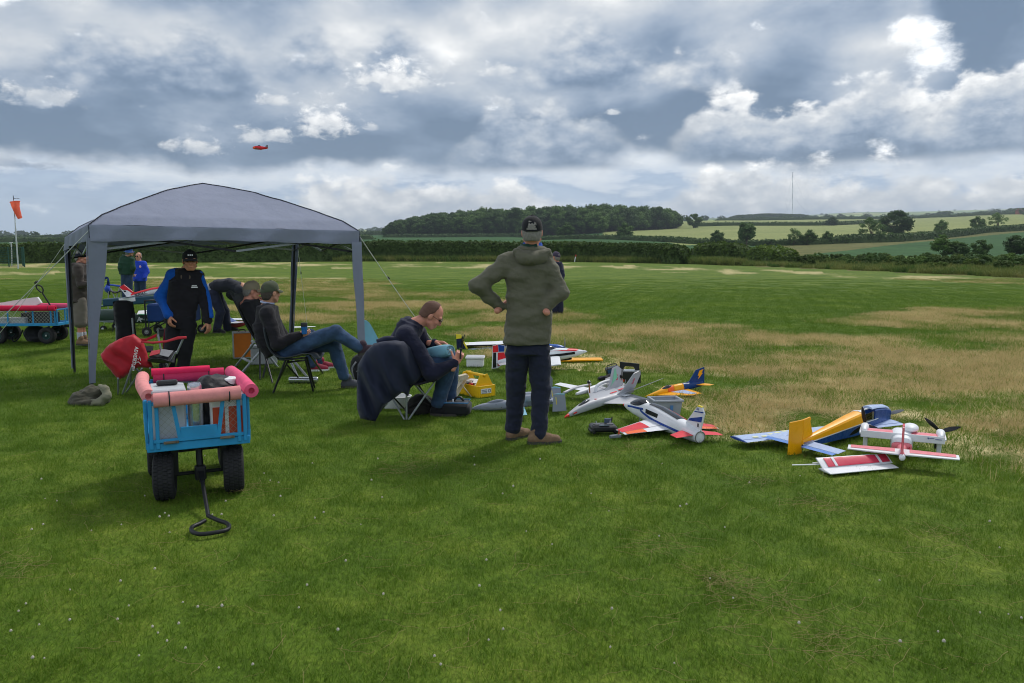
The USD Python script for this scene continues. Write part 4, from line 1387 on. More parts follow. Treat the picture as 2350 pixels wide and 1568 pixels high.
    def finish(self, trunk=True):
        """The body: one mesh of head, hands and the frame that the clothes cover."""
        F = Field()
        W = self.W
        def lk(a, b, ra, rb):
            if a in W and b in W:
                F.cone(W[a], W[b], ra, rb, .02)
        for q in 'AB':
            lk(q + 's', q + 'e', .042, .036), lk(q + 'e', q + 'w', .036, .027), lk(q + 'h', q + 'k', .066, .05), lk(q + 'k', q + 'a', .045, .036), lk('neck', q + 's', .05, .045)
        if 'Ah' in W:
            mid = (W['Ah'] + W['Bh']) / 2
            sp = [np.asarray(q_) for q_ in getattr(self, 'spine', [W['neck'], mid])]
            F.chain(sp[:-1] + [sp[-1] + (sp[-2] - sp[-1]) * .4], [.05] + [.075] * (len(sp) - 2) + [.06], .03)
        parts = [self.headmesh] if hasattr(self, 'headmesh') else []
        self.T.part('body', join(parts + self.hands + [F.mesh(.016)]), getattr(self, 'skin', SKIN), True)

    def jacket(self, material, spine, wide, deep, side, arms=((.068, .056, .044), (.068, .056, .044)), name='jacket', h=.011, fold=.012, seed=1, extra=None, sleeve=None, freq=7.0, power=2.5, sl_mats=(None, None)):
        F = Field()
        self.spine = spine
        F.sweep(spine, wide, deep, side, .03, power)
        W = self.W
        for q, rs in zip('AB', arms):
            if rs is None:
                continue
            F.cone(W['neck'] + (W[q + 's'] - W['neck']) * .25 - np.array([0, 0, .012]), W[q + 's'], .060, rs[0], .05)
            if sl_mats['AB'.index(q)] is None:
                wv = W[q + 'w'] + (W[q + 'e'] - W[q + 'w']) * .06
                F.chain([W[q + 's'], W[q + 'e'], wv], rs, .03)
        if extra:
            extra(F)
        p = self.T.part(name, crumple(F.mesh(h), fold, freq, seed, (.75, .75, 1.45), 4), material, True)
        for q, rs, sm in zip('AB', arms, sl_mats):
            if sm is not None:
                G_ = Field()
                wv = W[q + 'w'] + (W[q + 'e'] - W[q + 'w']) * .06
                S0 = W['neck'] + (W[q + 's'] - W['neck']) * .55 - np.array([0, 0, .01])
                G_.chain([S0, W[q + 's'], W[q + 'e'], wv], (rs[0] * .96, rs[0] * 1.05, rs[1] * 1.04, rs[2] * 1.03), .03)
                self.T.part('sleeve', crumple(G_.mesh(h), fold, freq, seed + 4, (1, 1, .8), 4), sm, True, parent=p)
        return p

    def trousers(self, material, r=(.105, .082, .068), name='trousers', h=.011, fold=.012, seed=2, seat=None, seatw=(.17, .12), hem=0.0, low=None, freq=7.0):
        F = Field()
        W = self.W
        mid = (W['Ah'] + W['Bh']) / 2
        up = seat if seat is not None else mid + np.array([0, 0, .12])
        side = unit(W['Bh'] - W['Ah'])
        F.sweep([up, mid - (up - mid) * .25], [seatw[0], seatw[0]], [seatw[1], seatw[1]], side, .03)
        for q in 'AB':
            a = W[q + 'a'] if low is None else W[q + 'k'] + (W[q + 'a'] - W[q + 'k']) * low
            F.chain([W[q + 'h'], W[q + 'k'], a], r, .010)
        return self.T.part(name, crumple(F.mesh(h), fold, freq, seed, (.8, .8, 1.5), 4), material, True)

    def shoe(self, heel, toe, material, sole=None, h=.10, w=.048, name='shoe', up=(0, 0, 1)):
        """heel and toe: points on the sole."""
        heel, toe = np.asarray(heel, float), np.asarray(toe, float)
        L_ = np.linalg.norm(toe - heel)
        M = frame(heel, toe - heel, up)
        q = lambda x, y, z: (M @ np.array([x * L_, y, z, 1]))[:3]
        F = Field()
        F.cone(q(.17, 0, .05), q(.30, 0, h + .02), w * .86, w * 1.0, .03)
        F.cone(q(.16, 0, .045), q(.55, 0, .045), w * .82, w * .92, .03)
        F.cone(q(.55, 0, .042), q(.84, 0, .034), w * .95, w * .80, .03)
        F.add(lambda p, M=M: -((p - M[:3, 3]) @ M[:3, 2] - .012), [heel, toe], .14, .006, 'cut') if False else None
        v, f = F.mesh(.007)
        z = (v - M[:3, 3]) @ M[:3, 2]
        v = v + np.outer(np.maximum(.012 - z, 0), M[:3, 2])
        p = self.T.part(name, crumple((v, f), .003, 25, 5), material, True)
        t = np.linspace(0, 2 * np.pi, 28, endpoint=False)
        ol = np.stack([(.5 + .51 * np.cos(t)) * L_, w * (1.02 - .10 * np.cos(t)) * np.sign(np.sin(t)) * np.abs(np.sin(t)) ** .6], -1)
        self.T.part('sole', prism(ol, .026, M @ np.array([[1, 0, 0, 0], [0, 1, 0, 0], [0, 0, 1, .013], [0, 0, 0, 1.0]])), sole or material, 40, parent=p)
        return p


V3 = lambda *a: np.array(a, float)
OLIVE = cloth('olive_jacket', (97, 95, 79), 0.75, 0.08, 0.010, 17)
NAVY_T = cloth('navy_trousers', (34, 38, 56), 0.9, 0.12, 0.010, 19)
BLACKC = cloth('black_cloth', (25, 25, 29), 0.9, 0.12, 0.003, 30)
BLACKF = cloth('black_fleece', (30, 28, 33), 0.95, 0.14, 0.008, 24)
NAVYF = cloth('navy_fleece', (30, 32, 52), 0.95, 0.12, 0.008, 24)
ROYAL = cloth('royal_blue_fleece', (14, 86, 178), 0.9, 0.10, 0.004, 60)
ROYALJ = cloth('royal_blue_jacket', (26, 66, 190), 0.7, 0.08, 0.004, 26)
JEANS = mat('denim', (54, 76, 104), 0.9, 0, 0.32, 9.0, 0.008, 24, 0.2, 0, 0.1)
JEANS_D = mat('dark_denim', (46, 62, 86), 0.9, 0, 0.3, 9.0, 0.008, 24, 0.2, 0, 0.1)
BROWNJ = cloth('brown_jacket', (66, 58, 54), 0.8, 0.08, 0.004, 26)
SHORTS = cloth('grey_shorts', (112, 104, 96), 0.9, 0.08)
GREENS = cloth('green_sweater', (30, 62, 46), 0.95, 0.1, 0.004, 50)
TANBOOT = mat('tan_boot', (124, 98, 74), 0.85, 0, 0.2, 22, 0.003, 60)
SOLE = mat('dark_sole', (66, 62, 58), 0.9, 0, 0.15)
GREYSHOE = mat('grey_shoe', (74, 76, 84), 0.85, 0, 0.15)
REDSHOE = mat('red_shoe', (140, 26, 52), 0.7, 0, 0.15)
WHITE = mat('white_paint', (226, 226, 226), 0.45, 0, 0.04)
KHAKI = cloth('khaki_cap', (142, 130, 108), 0.9, 0.08)
OLIVECAP = cloth('olive_cap', (72, 78, 60), 0.9, 0.08)
BLUECOL = cloth('blue_collar', (34, 84, 190), 0.8)
DGREEN = cloth('dark_green_lining', (24, 58, 46), 0.8)
BLUEHAT = cloth('blue_hat', (44, 78, 138), 0.9)
NAVYHAT = cloth('navy_beanie', (26, 30, 46), 0.95)
PURPCAP = cloth('purple_cap', (66, 58, 78), 0.9)

# 1 the man standing with his hands on his hips, seen from behind
p = Person('standing man in olive jacket and black cap, hands on hips, seen from behind', 6.58, (1225, 1020), dict(
    head=(1221, 533, -.02), neck=(1222, 572), As=(1167, 604), Bs=(1252, 601), Ae=(1096, 656, -.06), Aw=(1149, 707, .02), Be=(1287, 668, -.06), Bw=(1249, 709, -.10),
    Ah=(1187, 806), Bh=(1237, 806), Ak=(1184, 902, .10), Aa=(1178, 983, .14), Bk=(1241, 905, .02), Ba=(1237, 996, 0)))
p.head((0.05, 1, -.02), skin=SKIN_RED, hair=GREYHAIR, hairline=.03, s=0.98, low=-.078)
p.cap(BLACKC, back_hole=True)
N = p['neck']
def hood(F):
    t = np.linspace(0, 2 * np.pi, 17)
    F.chain([N + V3(.088 * math.sin(a), .075 * math.cos(a) + .01, -.016 - .012 * math.cos(a)) for a in t], [.027] * 17, .02)
p.jacket(OLIVE, [N + V3(0, 0, -.01), N + V3(.0, 0, -.06), at(1212, 630, 6.58), at(1212, 680, 6.58), at(1213, 730, 6.58), at(1210, 789, 6.58)], [.085, .135, .188, .176, .186, .198], [.07, .105, .128, .12, .128, .135], (1, -.05, 0), ((.078, .066, .050), (.078, .066, .050)), seed=3, fold=.024, freq=8.5, extra=hood)
hp = p['neck'] + V3(-.005, -.10, -.075)
p.T.part('hood', crumple(Field().ell(hp, (.130, .045, .062), k=.03).cone(hp + V3(-.125, .03, .055), hp + V3(0, -.035, -.005), .030, .034, .03).cone(hp + V3(.125, .03, .055), hp + V3(0, -.035, -.005), .030, .034, .03).mesh(.009), .010, 14, 8), OLIVE, True)
t = np.linspace(-1.9, 1.9, 15)
p.T.part('collar', thick(sheet([[N + V3(.074 * math.sin(a) * k, -.066 * math.cos(a) * k + .01, z) for a in t] for z, k in ((-.02, 1.15), (.02, 1.10), (.052 , 1.0))]), .008), BLUECOL, True)
t = np.linspace(-2.0, .35, 13)
p.T.part('lining', thick(sheet([[N + V3(.092 * math.sin(a) * k, -.084 * math.cos(a) * k + .01, z) for a in t] for z, k in ((.0, 1.1), (.024, 1.12), (.042, 1.0))]), .010), DGREEN, True)
seam = at(1212, 607, 6.58) + V3(0, -.128, 0)
p.trousers(NAVY_T, (.098, .082, .068), seed=5, fold=.018, seat=at(1214, 768, 6.6), seatw=(.165, .118), freq=9)
p.hand('Aw', (.42, .78, .30), (1, -.1, -.3), (-.2, -.3, 1), 0.5)
p.hand('Bw', (-.30, .80, .40), (-.8, .6, 0), (-.6, -.35, .8), 0.4)
p.shoe(gp(1164, 1012), gp(1164, 1012) + V3(.20, .20, 0), TANBOOT, SOLE, h=.11)
p.shoe(gp(1210, 1020), gp(1210, 1020) + V3(.292, .05, 0), TANBOOT, SOLE, h=.11)
p.finish()

# 2 the man walking out from under the gazebo
p = Person('man in black cap and blue sleeved black fleece walking under the gazebo', 10.2, (410, 860), dict(
    head=(436, 599, -.06), neck=(427, 622), As=(399, 634), Bs=(453, 634, .04), Ae=(370, 682, -.02), Aw=(389, 725, -.14), Be=(468, 684, .06), Bw=(478, 738, -.02),
    Ah=(400, 748), Bh=(432, 748), Ak=(394, 800, -.10), Aa=(386, 846, .12), Bk=(425, 802, -.02), Ba=(420, 848, .0)))
p.head((.42, -.88, -.10), skin=SKIN_TAN, hair=GREYHAIR, hairline=.01, s=1.04)
p.cap(BLACKC)
logo = p.L(0, .098, .085)
for a in range(3):
    p.T.part('cap_stitching', box(.016, .006, .018, M=frame(p.L((a - 1) * .022, .099, .082), p.hM[:, 0], p.hM[:, 2])), WHITE)
N = p['neck']
sd = unit(V3(.93, .30, 0))
p.jacket(BLACKF, [N + V3(0, 0, -.01), N + V3(0, 0, -.06), at(424, 660, 10.2), at(418, 700, 10.2), at(412, 746, 10.2)], [.08, .125, .190, .185, .19], [.07, .105, .13, .13, .13], sd, ((.086, .076, .056), (.080, .070, .054)), seed=7, fold=.02, sl_mats=(ROYAL, None), extra=lambda F: F.chain([N + V3(.085 * math.sin(a), .07 * math.cos(a), .005) for a in np.linspace(0, 6.283, 13)], [.026] * 13, .02))
stripe = [p['Bs'] + V3(.045, -.02, .055), p['Bs'] + V3(.075, -.02, -.03), p['Be'] + V3(.066, -.02, .02), p['Bw'] + V3(.046, -.01, .10), p['Bw'] + V3(.046, -.01, .05)]
p.T.part('sleeve_stripe', tube(curve(stripe, 16), [.026] * len(curve(stripe, 16)), 8), ROYAL, True)
fr = unit(V3(.30, -.95, 0))
p.T.part('shirt', blob(N + fr * .075 + V3(0, 0, -.05), (.045, .035, .075), 2), cloth('maroon_shirt', (72, 24, 34)), True)
for q in (-1, 1):
    p.T.part('collar', thick(sheet([[N + fr * .085 + sd * q * .025 + V3(0, 0, .03), N + fr * .10 + sd * q * .03 + V3(0, 0, -.11)], [N + fr * .05 + sd * q * .085 + V3(0, 0, .035), N + fr * .115 + sd * q * .055 + V3(0, 0, -.09)]]), .01), cloth('taupe_lining', (98, 86, 74)), True)
for k in range(2):
    p.T.part('chest_lettering', box(.08 - .02 * (1 - k), .004, .012, M=frame(at(448, 655, 10.2) + fr * .135 + V3(.0, 0, -.02 * k), sd)), WHITE)
p.trousers(BLACKC, (.105, .090, .076), seed=8, seat=at(416, 725, 10.2))
p.T.part('trouser_stripe', tube(curve([p['Ah'] + V3(-.092, -.03, -.03), p['Ak'] + V3(-.082, -.02, .06), p['Ak'] + V3(-.078, -.02, -.05)], 8), .022, 6), cloth('dark_red_cloth', (100, 22, 36)), True)
p.hand('Aw', (.1, -.25, -1), (.5, .5, 0), (.5, -.7, 0), .45, 1.05)
p.hand('Bw', (.1, -.1, -1), (-.7, .2, 0), (-.1, -1, 0), .35, 1.05)
p.shoe(gp(381, 858), gp(381, 858) + V3(.0, -.28, 0), BLACKC, SOLE)
p.shoe(gp(418, 860), gp(418, 860) + V3(.08, -.28, 0), BLACKC, SOLE)
p.finish()

# 3 the man bending over the models
p = Person('man in dark clothes bending right down over the models behind the gazebo', 15.6, (510, 762), dict(
    head=(566, 690, .0), neck=(557, 672), As=(550, 664, -.16), Bs=(550, 668, .16), Ae=(556, 702, -.2), Aw=(570, 735, -.15), Be=(560, 706, .2), Bw=(574, 738, .15),
    Ah=(489, 674, -.10), Bh=(494, 672, .10), Ak=(506, 716, -.12), Aa=(498, 755, -.14), Bk=(516, 713, .10), Ba=(522, 755, .12)))
p.head((.55, 0, -.85), up=(.85, 0, .5), skin=SKIN, hair=GREYHAIR)
p.jacket(cloth('dark_sweater', (36, 38, 46)), [at(553, 668, 15.6), at(545, 662, 15.6), at(525, 655, 15.6), at(503, 657, 15.6), at(488, 664, 15.6)], [.10, .20, .21, .19, .175], [.08, .125, .14, .13, .12], (0, 1, 0), seed=11, h=.016, fold=.02)
p.T.part('shirt_tail', crumple(Field().sweep([at(491, 662, 15.6), at(483, 667, 15.6)], [.185, .185], [.125, .13], (0, 1, 0)).mesh(.016), .01, 9), cloth('pale_grey_shirt', (140, 144, 154)), True)
p.trousers(NAVY_T, (.115, .088, .078), seat=at(484, 668, 15.6), seatw=(.18, .13), seed=12, h=.016)
for k, (q, dd) in enumerate((('Aa', -.1), ('Ba', .1))):
    b = p[q].copy(); b[2] = 0
    p.shoe(b + V3(-.08, 0, 0), b + V3(.2, dd, 0), BLACKC, SOLE)
p.hand('Aw', (.3, 0, -1), (1, 0, 0), (0, -1, 0), .5)
p.hand('Bw', (.3, 0, -1), (1, 0, 0), (0, 1, 0), .5)
p.finish()

# 4 the man with the tan cap in the reclining chair
p = Person('man in tan cap and black jacket lying back in the recliner, hand at his mouth', 10.7, (690, 850), dict(
    head=(578, 668), neck=(570, 690, -.02), As=(566, 706, -.16), Bs=(592, 704, .16), Ae=(592, 757, -.24), Aw=(648, 768, -.22), Be=(636, 738, .20), Bw=(606, 697, .12),
    Ah=(636, 795, -.11), Bh=(640, 792, .11), Ak=(706, 772, -.10), Aa=(716, 836, -.10), Bk=(712, 768, .12), Ba=(732, 836, .14)))
p.head((.86, .42, -.18), skin=SKIN_RED, hair=GREYHAIR, glasses='plain')
p.cap(KHAKI)
p.jacket(BLACKC, [p['neck'] + V3(0, 0, -.02), at(578, 704, 10.7), at(592, 730, 10.7), at(612, 762, 10.7), at(632, 790, 10.7)], [.08, .18, .20, .19, .18], [.07, .11, .135, .14, .14], (.15, 1, 0), seed=13, h=.013, fold=.018)
p.trousers(JEANS_D, (.098, .078, .066), seat=at(624, 786, 10.7), seed=14, h=.013)
p.hand('Bw', (-.35, -.1, .8), (-.7, -.5, 0), (.4, -.8, .2), .9)
p.hand('Aw', (1, .3, -.1), (0, 0, -1), (0, 1, 0), .5)
for q, hx in (('Aa', 700), ('Ba', 716)):
    b = p[q].copy(); b[2] = .0
    p.shoe(b + V3(-.06, 0, 0), b + V3(.22, .03, 0), REDSHOE, WHITE)
p.finish()

# 5 the man with the olive cap on the stacking chair
p = Person('man in olive cap and jeans sitting cross-legged on the grey chair, cup in hand', 9.2, (700, 890), dict(
    head=(621, 672, 0), neck=(614, 700), As=(613, 722, -.17), Bs=(622, 720, .17), Ae=(636, 790, -.24), Aw=(688, 768, -.16), Be=(655, 785, .24), Bw=(690, 775, .10),
    Ah=(655, 806, -.09), Bh=(659, 803, .10), Ak=(770, 762, -.10), Aa=(822, 797, -.05), Bk=(766, 790, .08), Ba=(789, 862, .06)))
p.head((.62, .74, -.05), skin=SKIN, hair=DARKHAIR, s=1.0, hairline=.02)
p.cap(OLIVECAP)
N = p['neck']
p.jacket(BLACKF, [N + V3(0, 0, .0), N + V3(0, 0, -.07), at(614, 748, 9.2), at(622, 778, 9.2), at(640, 806, 9.2)], [.078, .14, .195, .20, .19], [.07, .11, .14, .15, .15], (.12, 1, 0), ((.082, .072, .05), (.08, .07, .05)), seed=15, fold=.018)
t = np.linspace(0, 6.283, 17)
p.T.part('shirt_collar', tube([N + V3(.07 * math.sin(a), .07 * math.cos(a), .028 - .012 * math.sin(a)) for a in t], .013, 6, False), cloth('pale_blue_shirt', (176, 186, 214)), True)
p.T.part('cap_stitching', box(.05, .004, .010, M=frame(p.L(-.045, -.100, .040), p.hM @ V3(.9, -.42, 0), p.hM[:, 2])), WHITE)
p.trousers(JEANS, (.104, .086, .066), seat=at(644, 802, 9.2), seed=16, fold=.016)
p.hand('Aw', (1, .25, .12), (.1, 1, .3), (0, .2, 1), .75)
p.hand('Bw', (1, -.2, -.2), (0, 0, -1), (0, -1, 0), .5)
bx = gp(783, 890)
p.shoe(bx, bx + V3(.27, .02, 0), GREYSHOE, SOLE)
a_ = p['Aa']
p.shoe(a_ + V3(.00, 0, -.10), a_ + V3(.26, .02, -.04), cloth('dark_plum_shoe', (62, 48, 58)), SOLE, up=(-.2, 0, 1))
p.T.part('sock', tube([a_ + V3(-.04, 0, .01), a_ + V3(.06, 0, -.04)], .042, 10), cloth('dark_sock', (46, 38, 46)), True)
p.finish()

# 6 the balding man working on a model on his lap
p = Person('balding man in navy fleece and glasses working on the pale blue model', 7.75, (1000, 950), dict(
    head=(991, 724, 0), neck=(952, 745), As=(932, 768, -.19), Bs=(954, 758, .18), Ae=(992, 856, -.24), Aw=(1046, 833, -.24), Be=(985, 812, .26), Bw=(998, 787, .12),
    Ah=(945, 858, -.10), Bh=(950, 855, .11), Ak=(1030, 832, -.06), Aa=(1006, 925, -.02), Bk=(1036, 826, .16), Ba=(1030, 918, .16)))
p.head((.80, .06, -.62), up=(.5, 0, .8), skin=SKIN_RED, hair=STUBBLE, bald=True, hairline=.012, s=1.06, glasses='plain', low=-.06)
N = p['neck']
p.jacket(NAVYF, [N + V3(.0, 0, .02), N + V3(-.05, 0, -.03), at(924, 792, 7.75), at(920, 825, 7.75), at(928, 862, 7.75)], [.085, .15, .21, .21, .20], [.08, .115, .15, .165, .165], (.05, 1, 0), ((.088, .078, .05), (.085, .075, .05)), seed=17, fold=.016, extra=lambda F: F.chain([N + V3(.075 * math.sin(a) - .01, .08 * math.cos(a), .02 - .03 * math.sin(a)) for a in np.linspace(0, 6.283, 13)], [.024] * 13, .02))
p.trousers(JEANS, (.104, .086, .074), seat=at(936, 856, 7.75), seed=18, fold=.015)
p.hand('Aw', (.45, .15, .9), (-.2, .9, 0), (-.9, .1, .3), .95, 1.05)
p.hand('Bw', (1, -.1, .05), (0, -.2, -1), (0, -1, .2), .45, 1.05)
for q, dx in (('Aa', 0), ('Ba', 0)):
    b = p[q].copy(); b[2] = 0
    p.shoe(b + V3(-.08, 0, 0), b + V3(.19, -.04, 0), BLACKC, SOLE)
p.finish()

# 7 the man in the beanie by the left leg of the gazebo
p = Person('man in dark beanie, brown jacket and cargo shorts half hidden by the gazebo leg', 13.6, (186, 786), dict(
    head=(188, 589), neck=(185, 606), As=(180, 618, -.17), Bs=(190, 618, .17), Ae=(184, 652, -.20), Aw=(210, 650, -.16), Be=(192, 652, .2), Bw=(214, 648, .12),
    Ah=(183, 690, -.09), Bh=(187, 690, .09), Ak=(183, 735, -.09), Aa=(184, 776, -.08), Bk=(189, 735, .09), Ba=(192, 775, .10)))
p.head((1, .1, -.12), skin=SKIN_RED, hair=GREYHAIR)
p.cap(NAVYHAT, brim=False, beanie=True)
p.jacket(BROWNJ, [p['neck'] + V3(0, 0, -.01), p['neck'] + V3(0, 0, -.06), at(184, 636, 13.6), at(184, 662, 13.6), at(184, 693, 13.6)], [.08, .185, .205, .20, .205], [.07, .11, .15, .16, .155], (.1, 1, 0), seed=19, h=.014, fold=.02)
p.trousers(SHORTS, (.11, .105, .11), seat=at(184, 682, 13.6), low=.06, seed=20, h=.014)
p.hand('Aw', (1, .1, .2), (0, 0, -1), (0, 1, 0), .6)
for q in 'AB':
    a_ = p[q + 'a']
    b = a_.copy(); b[2] = 0
    p.T.part('sock', tube([a_ + V3(0, 0, .10), a_ + V3(0, 0, -.03)], [.048, .046], 10), cloth('pale_sock', (176, 178, 186)), True)
    p.shoe(b + V3(-.07, 0, 0), b + V3(.22, -.02, 0), TANBOOT, SOLE)
p.finish()

# 8 and 9 the two men talking at the back
p = Person('man in blue sun hat and green sweater with his back to us, at the rear', 24.5, (290, 690), dict(
    head=(297, 579), neck=(293, 589), As=(281, 596), Bs=(301, 596), Ae=(276, 614, -.1), Aw=(284, 630, .15), Be=(306, 614, -.1), Bw=(303, 630, .15),
    Ah=(286, 632), Bh=(296, 632), Ak=(286, 661), Aa=(286, 686), Bk=(297, 661), Ba=(298, 686)))
p.head((.75, .6, 0), skin=SKIN, hair=GREYHAIR, s=1.02)
p.cap(BLUEHAT, brim=False, wide=.055)
p.jacket(GREENS, [p['neck'], p['neck'] + V3(0, 0, -.06), at(289, 608, 24.5), at(289, 630, 24.5)], [.09, .20, .225, .21], [.08, .12, .15, .15], (1, -.2, 0), ((.085, .075, .055), (.085, .075, .055)), seed=21, h=.018, fold=.02)
p.trousers(JEANS_D, (.115, .095, .08), seat=at(290, 628, 24.5), seed=22, h=.018)
for q in 'AB':
    b = p[q + 'a'].copy(); b[2] = 0
    p.shoe(b + V3(0, -.08, 0), b + V3(.1, .2, 0), BLACKC, SOLE)
    p.hand(q + 'w', (.2, .6, -.6), (0, 1, 0), (0, 0, 1), .5)
p.finish()
p = Person('bald man in sunglasses and bright blue jacket facing us, at the rear', 25.5, (322, 690), dict(
    head=(318, 589), neck=(319, 600), As=(311, 606), Bs=(330, 606), Ae=(306, 624, -.05), Aw=(312, 640, -.15), Be=(338, 624), Bw=(331, 638, -.15),
    Ah=(316, 644), Bh=(327, 644), Ak=(315, 668), Aa=(315, 684), Bk=(329, 668), Ba=(329, 684)))
p.head((-.15, -1, .0), skin=SKIN, hair=GREYHAIR, bald=True, hairline=-.02, glasses='dark', s=1.05)
p.jacket(ROYALJ, [p['neck'], p['neck'] + V3(0, 0, -.06), at(320, 620, 25.5), at(321, 645, 25.5)], [.09, .185, .21, .21], [.08, .12, .15, .15], (1, .1, 0), ((.085, .075, .055), (.085, .075, .055)), seed=23, h=.018, fold=.02)
p.T.part('badge', blob(at(327, 612, 25.5) + V3(0, -.16, 0), (.035, .012, .04), 2), mat('badge_pink', (214, 170, 190)), True)
p.trousers(JEANS_D, (.105, .09, .08), seat=at(321, 642, 25.5), seed=24, h=.018)
for q in 'AB':
    b = p[q + 'a'].copy(); b[2] = 0
    p.shoe(b + V3(0, .08, 0), b + V3(0, -.2, 0), BLACKC, SOLE)
p.finish()
# 10 the far man beyond the standing one
p = Person('far man in purple cap and dark jacket, mostly hidden behind the standing man', 20.0, (1283, 718), dict(
    head=(1276, 590), neck=(1277, 602), As=(1270, 609, -.1), Bs=(1286, 610, .1), Ae=(1268, 632, -.1), Aw=(1264, 652, -.2), Be=(1291, 632), Bw=(1284, 650, -.2),
    Ah=(1274, 650), Bh=(1284, 650), Ak=(1274, 685), Aa=(1274, 712), Bk=(1285, 685), Ba=(1286, 712)))
p.head((-.7, .7, .05), skin=SKIN_RED, hair=GREYHAIR)
p.cap(PURPCAP)
p.jacket(cloth('navy_jacket', (30, 34, 58)), [p['neck'], p['neck'] + V3(0, 0, -.06), at(1278, 625, 20), at(1279, 656, 20)], [.08, .16, .19, .19], [.07, .11, .14, .14], (.8, .6, 0), seed=25, h=.016)
p.trousers(NAVY_T, (.105, .09, .08), seat=at(1279, 645, 20), seed=26, h=.016)
for q in 'AB':
    b = p[q + 'a'].copy(); b[2] = 0
    p.shoe(b + V3(.04, -.08, 0), b + V3(-.1, .2, 0), BLACKC, SOLE)
p.finish()

# ------------------------------------------------------------------ gazebo
GREYFAB = mat('gazebo_fabric', (160, 166, 186), 0.8, 0, 0.05, 5.0, 0.008, 9, 0.25, trans=0.3)
BLACKM = mat('black_steel', (26, 27, 30), 0.45, 0.3, 0.1)
PIPING = mat('dark_piping', (40, 42, 50), 0.8)
SILV = mat('silver_tube', (150, 154, 160), .35, .6, .06)
ROPE = mat('white_rope', (206, 208, 210), 0.8)
ALU = mat('aluminium', (176, 180, 184), 0.35, 0.7, 0.06)
STEEL = mat('polished_steel', (196, 198, 202), 0.18, 0.9, 0.05)
PLASTB = mat('black_plastic', (24, 25, 28), 0.4, 0, 0.08, bump=.001)
RUBBER = mat('tyre_rubber', (30, 30, 32), 0.85, 0, 0.15, 40, .002, 160)


def pillow(pts, t, M, step=.03, round_=.09, wave=None, bulge=None):
    """A soft shape with the given outline (in the plane of M) that is t thick in the middle."""
    P_ = Polygon(pts).buffer(0)
    bd = np.array(P_.exterior.segmentize(step).coords)[:-1]
    x0, y0, x1, y1 = P_.bounds
    gx, gy = np.meshgrid(np.arange(x0, x1, step), np.arange(y0, y1, step))
    gx = gx + (np.arange(len(gx)) % 2)[:, None] * step / 2
    inn = P_.buffer(-step * .55)
    k = contains_xy(inn, gx.ravel(), gy.ravel())
    q = np.vstack([bd, np.stack([gx.ravel()[k], gy.ravel()[k]], -1)])
    from scipy.spatial import Delaunay
    f = Delaunay(q).simplices
    c = q[f].mean(1)
    f = f[contains_xy(P_, c[:, 0], c[:, 1])]
    ar = np.cross(q[f[:, 1]] - q[f[:, 0]], q[f[:, 2]] - q[f[:, 0]])
    f = np.where(ar[:, None] < 0, f[:, ::-1], f)
    d = np.array([P_.exterior.distance(Point(a)) for a in q])
    h = t / 2 * np.sqrt(np.clip(1 - (1 - np.clip(d / round_, 0, 1)) ** 2, 0, 1))
    w = wave(q[:, 0], q[:, 1]) if wave else 0
    b = bulge(q[:, 0], q[:, 1]) if bulge else 0
    n = len(q)
    v = np.vstack([np.column_stack([q, h + w * (h > 0) + b]), np.column_stack([q, -h + w * (h > 0) + b])])
    nb = len(bd)
    m = np.arange(n)
    low = n + m
    low[:nb] = m[:nb]
    ff = np.vstack([f, low[f][:, ::-1]])
    v[:nb, 2] = np.broadcast_to(b, (n,))[:nb] if bulge else 0
    return xf(tidy(v, ff), M)


def img_plane(x, y, Y, tilt=0.0, yaw=0.0):
    """A frame whose x runs right and y up, standing at a point, facing the way the camera does."""
    o = at(x, y, Y)
    M = np.eye(4)
    cy, sy = math.cos(yaw), math.sin(yaw)
    X = np.array([cy, sy, 0])
    Yv = np.array([0, 0, 1.0])
    Z = np.cross(X, Yv)
    ct, st_ = math.cos(tilt), math.sin(tilt)
    Yv, Z = Yv * ct + Z * st_, Z * ct - Yv * st_
    M[:3, 0], M[:3, 1], M[:3, 2], M[:3, 3] = X, Yv, Z, o
    return M


def img_pts(pts, c, Y):
    """Readings to metres around the reading c, for shapes standing at distance Y."""
    return [((x - c[0]) * Y / FPX, (c[1] - y) * Y / FPX) for x, y in pts]


eave = {'FL': at(204, 516, 9.31), 'FR': at(823, 530, 11.1), 'BR': at(680, 534, 13.4), 'BL': at(151, 545, 11.3)}
peak = at(465, 422, 11.3)
foot = {'FL': gp(211, 889), 'FR': at(834, 845, 11.05), 'BR': at(669, 795, 13.35), 'BL': at(172, 866, 11.3)}
for k in foot:
    foot[k][2] = float(land(foot[k][0], foot[k][1]))
gz = Thing('gazebo', 'grey pop-up gazebo on four legs with white guy ropes', 'gazebo', foot['FL'])
n = 81
u, v = np.meshgrid(np.linspace(-1, 1, n), np.linspace(-1, 1, n), indexing='ij')
bil = ((1 - u) * (1 - v))[..., None] * eave['FL'] / 4 + ((1 + u) * (1 - v))[..., None] * eave['FR'] / 4 + ((1 + u) * (1 + v))[..., None] * eave['BR'] / 4 + ((1 - u) * (1 + v))[..., None] * eave['BL'] / 4
r_ = np.maximum(abs(u), abs(v))
prof = np.interp(1 - r_, [0, .1, .27, .46, .67, .87, 1], [0, .195, .39, .59, .79, .93, 1])
ctr = bil[n // 2, n // 2].copy()
rise = peak - ctr
C = bil + prof[..., None] * np.array([rise[0] * 0, rise[1] * 0, rise[2]]) + (1 - r_)[..., None] * np.array([rise[0], rise[1], 0])
C[..., 2] -= .05 * (1 - r_) * r_ * 4 * (1 - (np.minimum(abs(u), abs(v)) / np.maximum(r_, 1e-6)) ** 2) * .6
C[..., 2] += .022 * (meshkit.fbm(np.stack([u * 6, v * 6, u * 0], -1), 4, 4) - .5) * np.clip(r_ * 3, 0, 1)
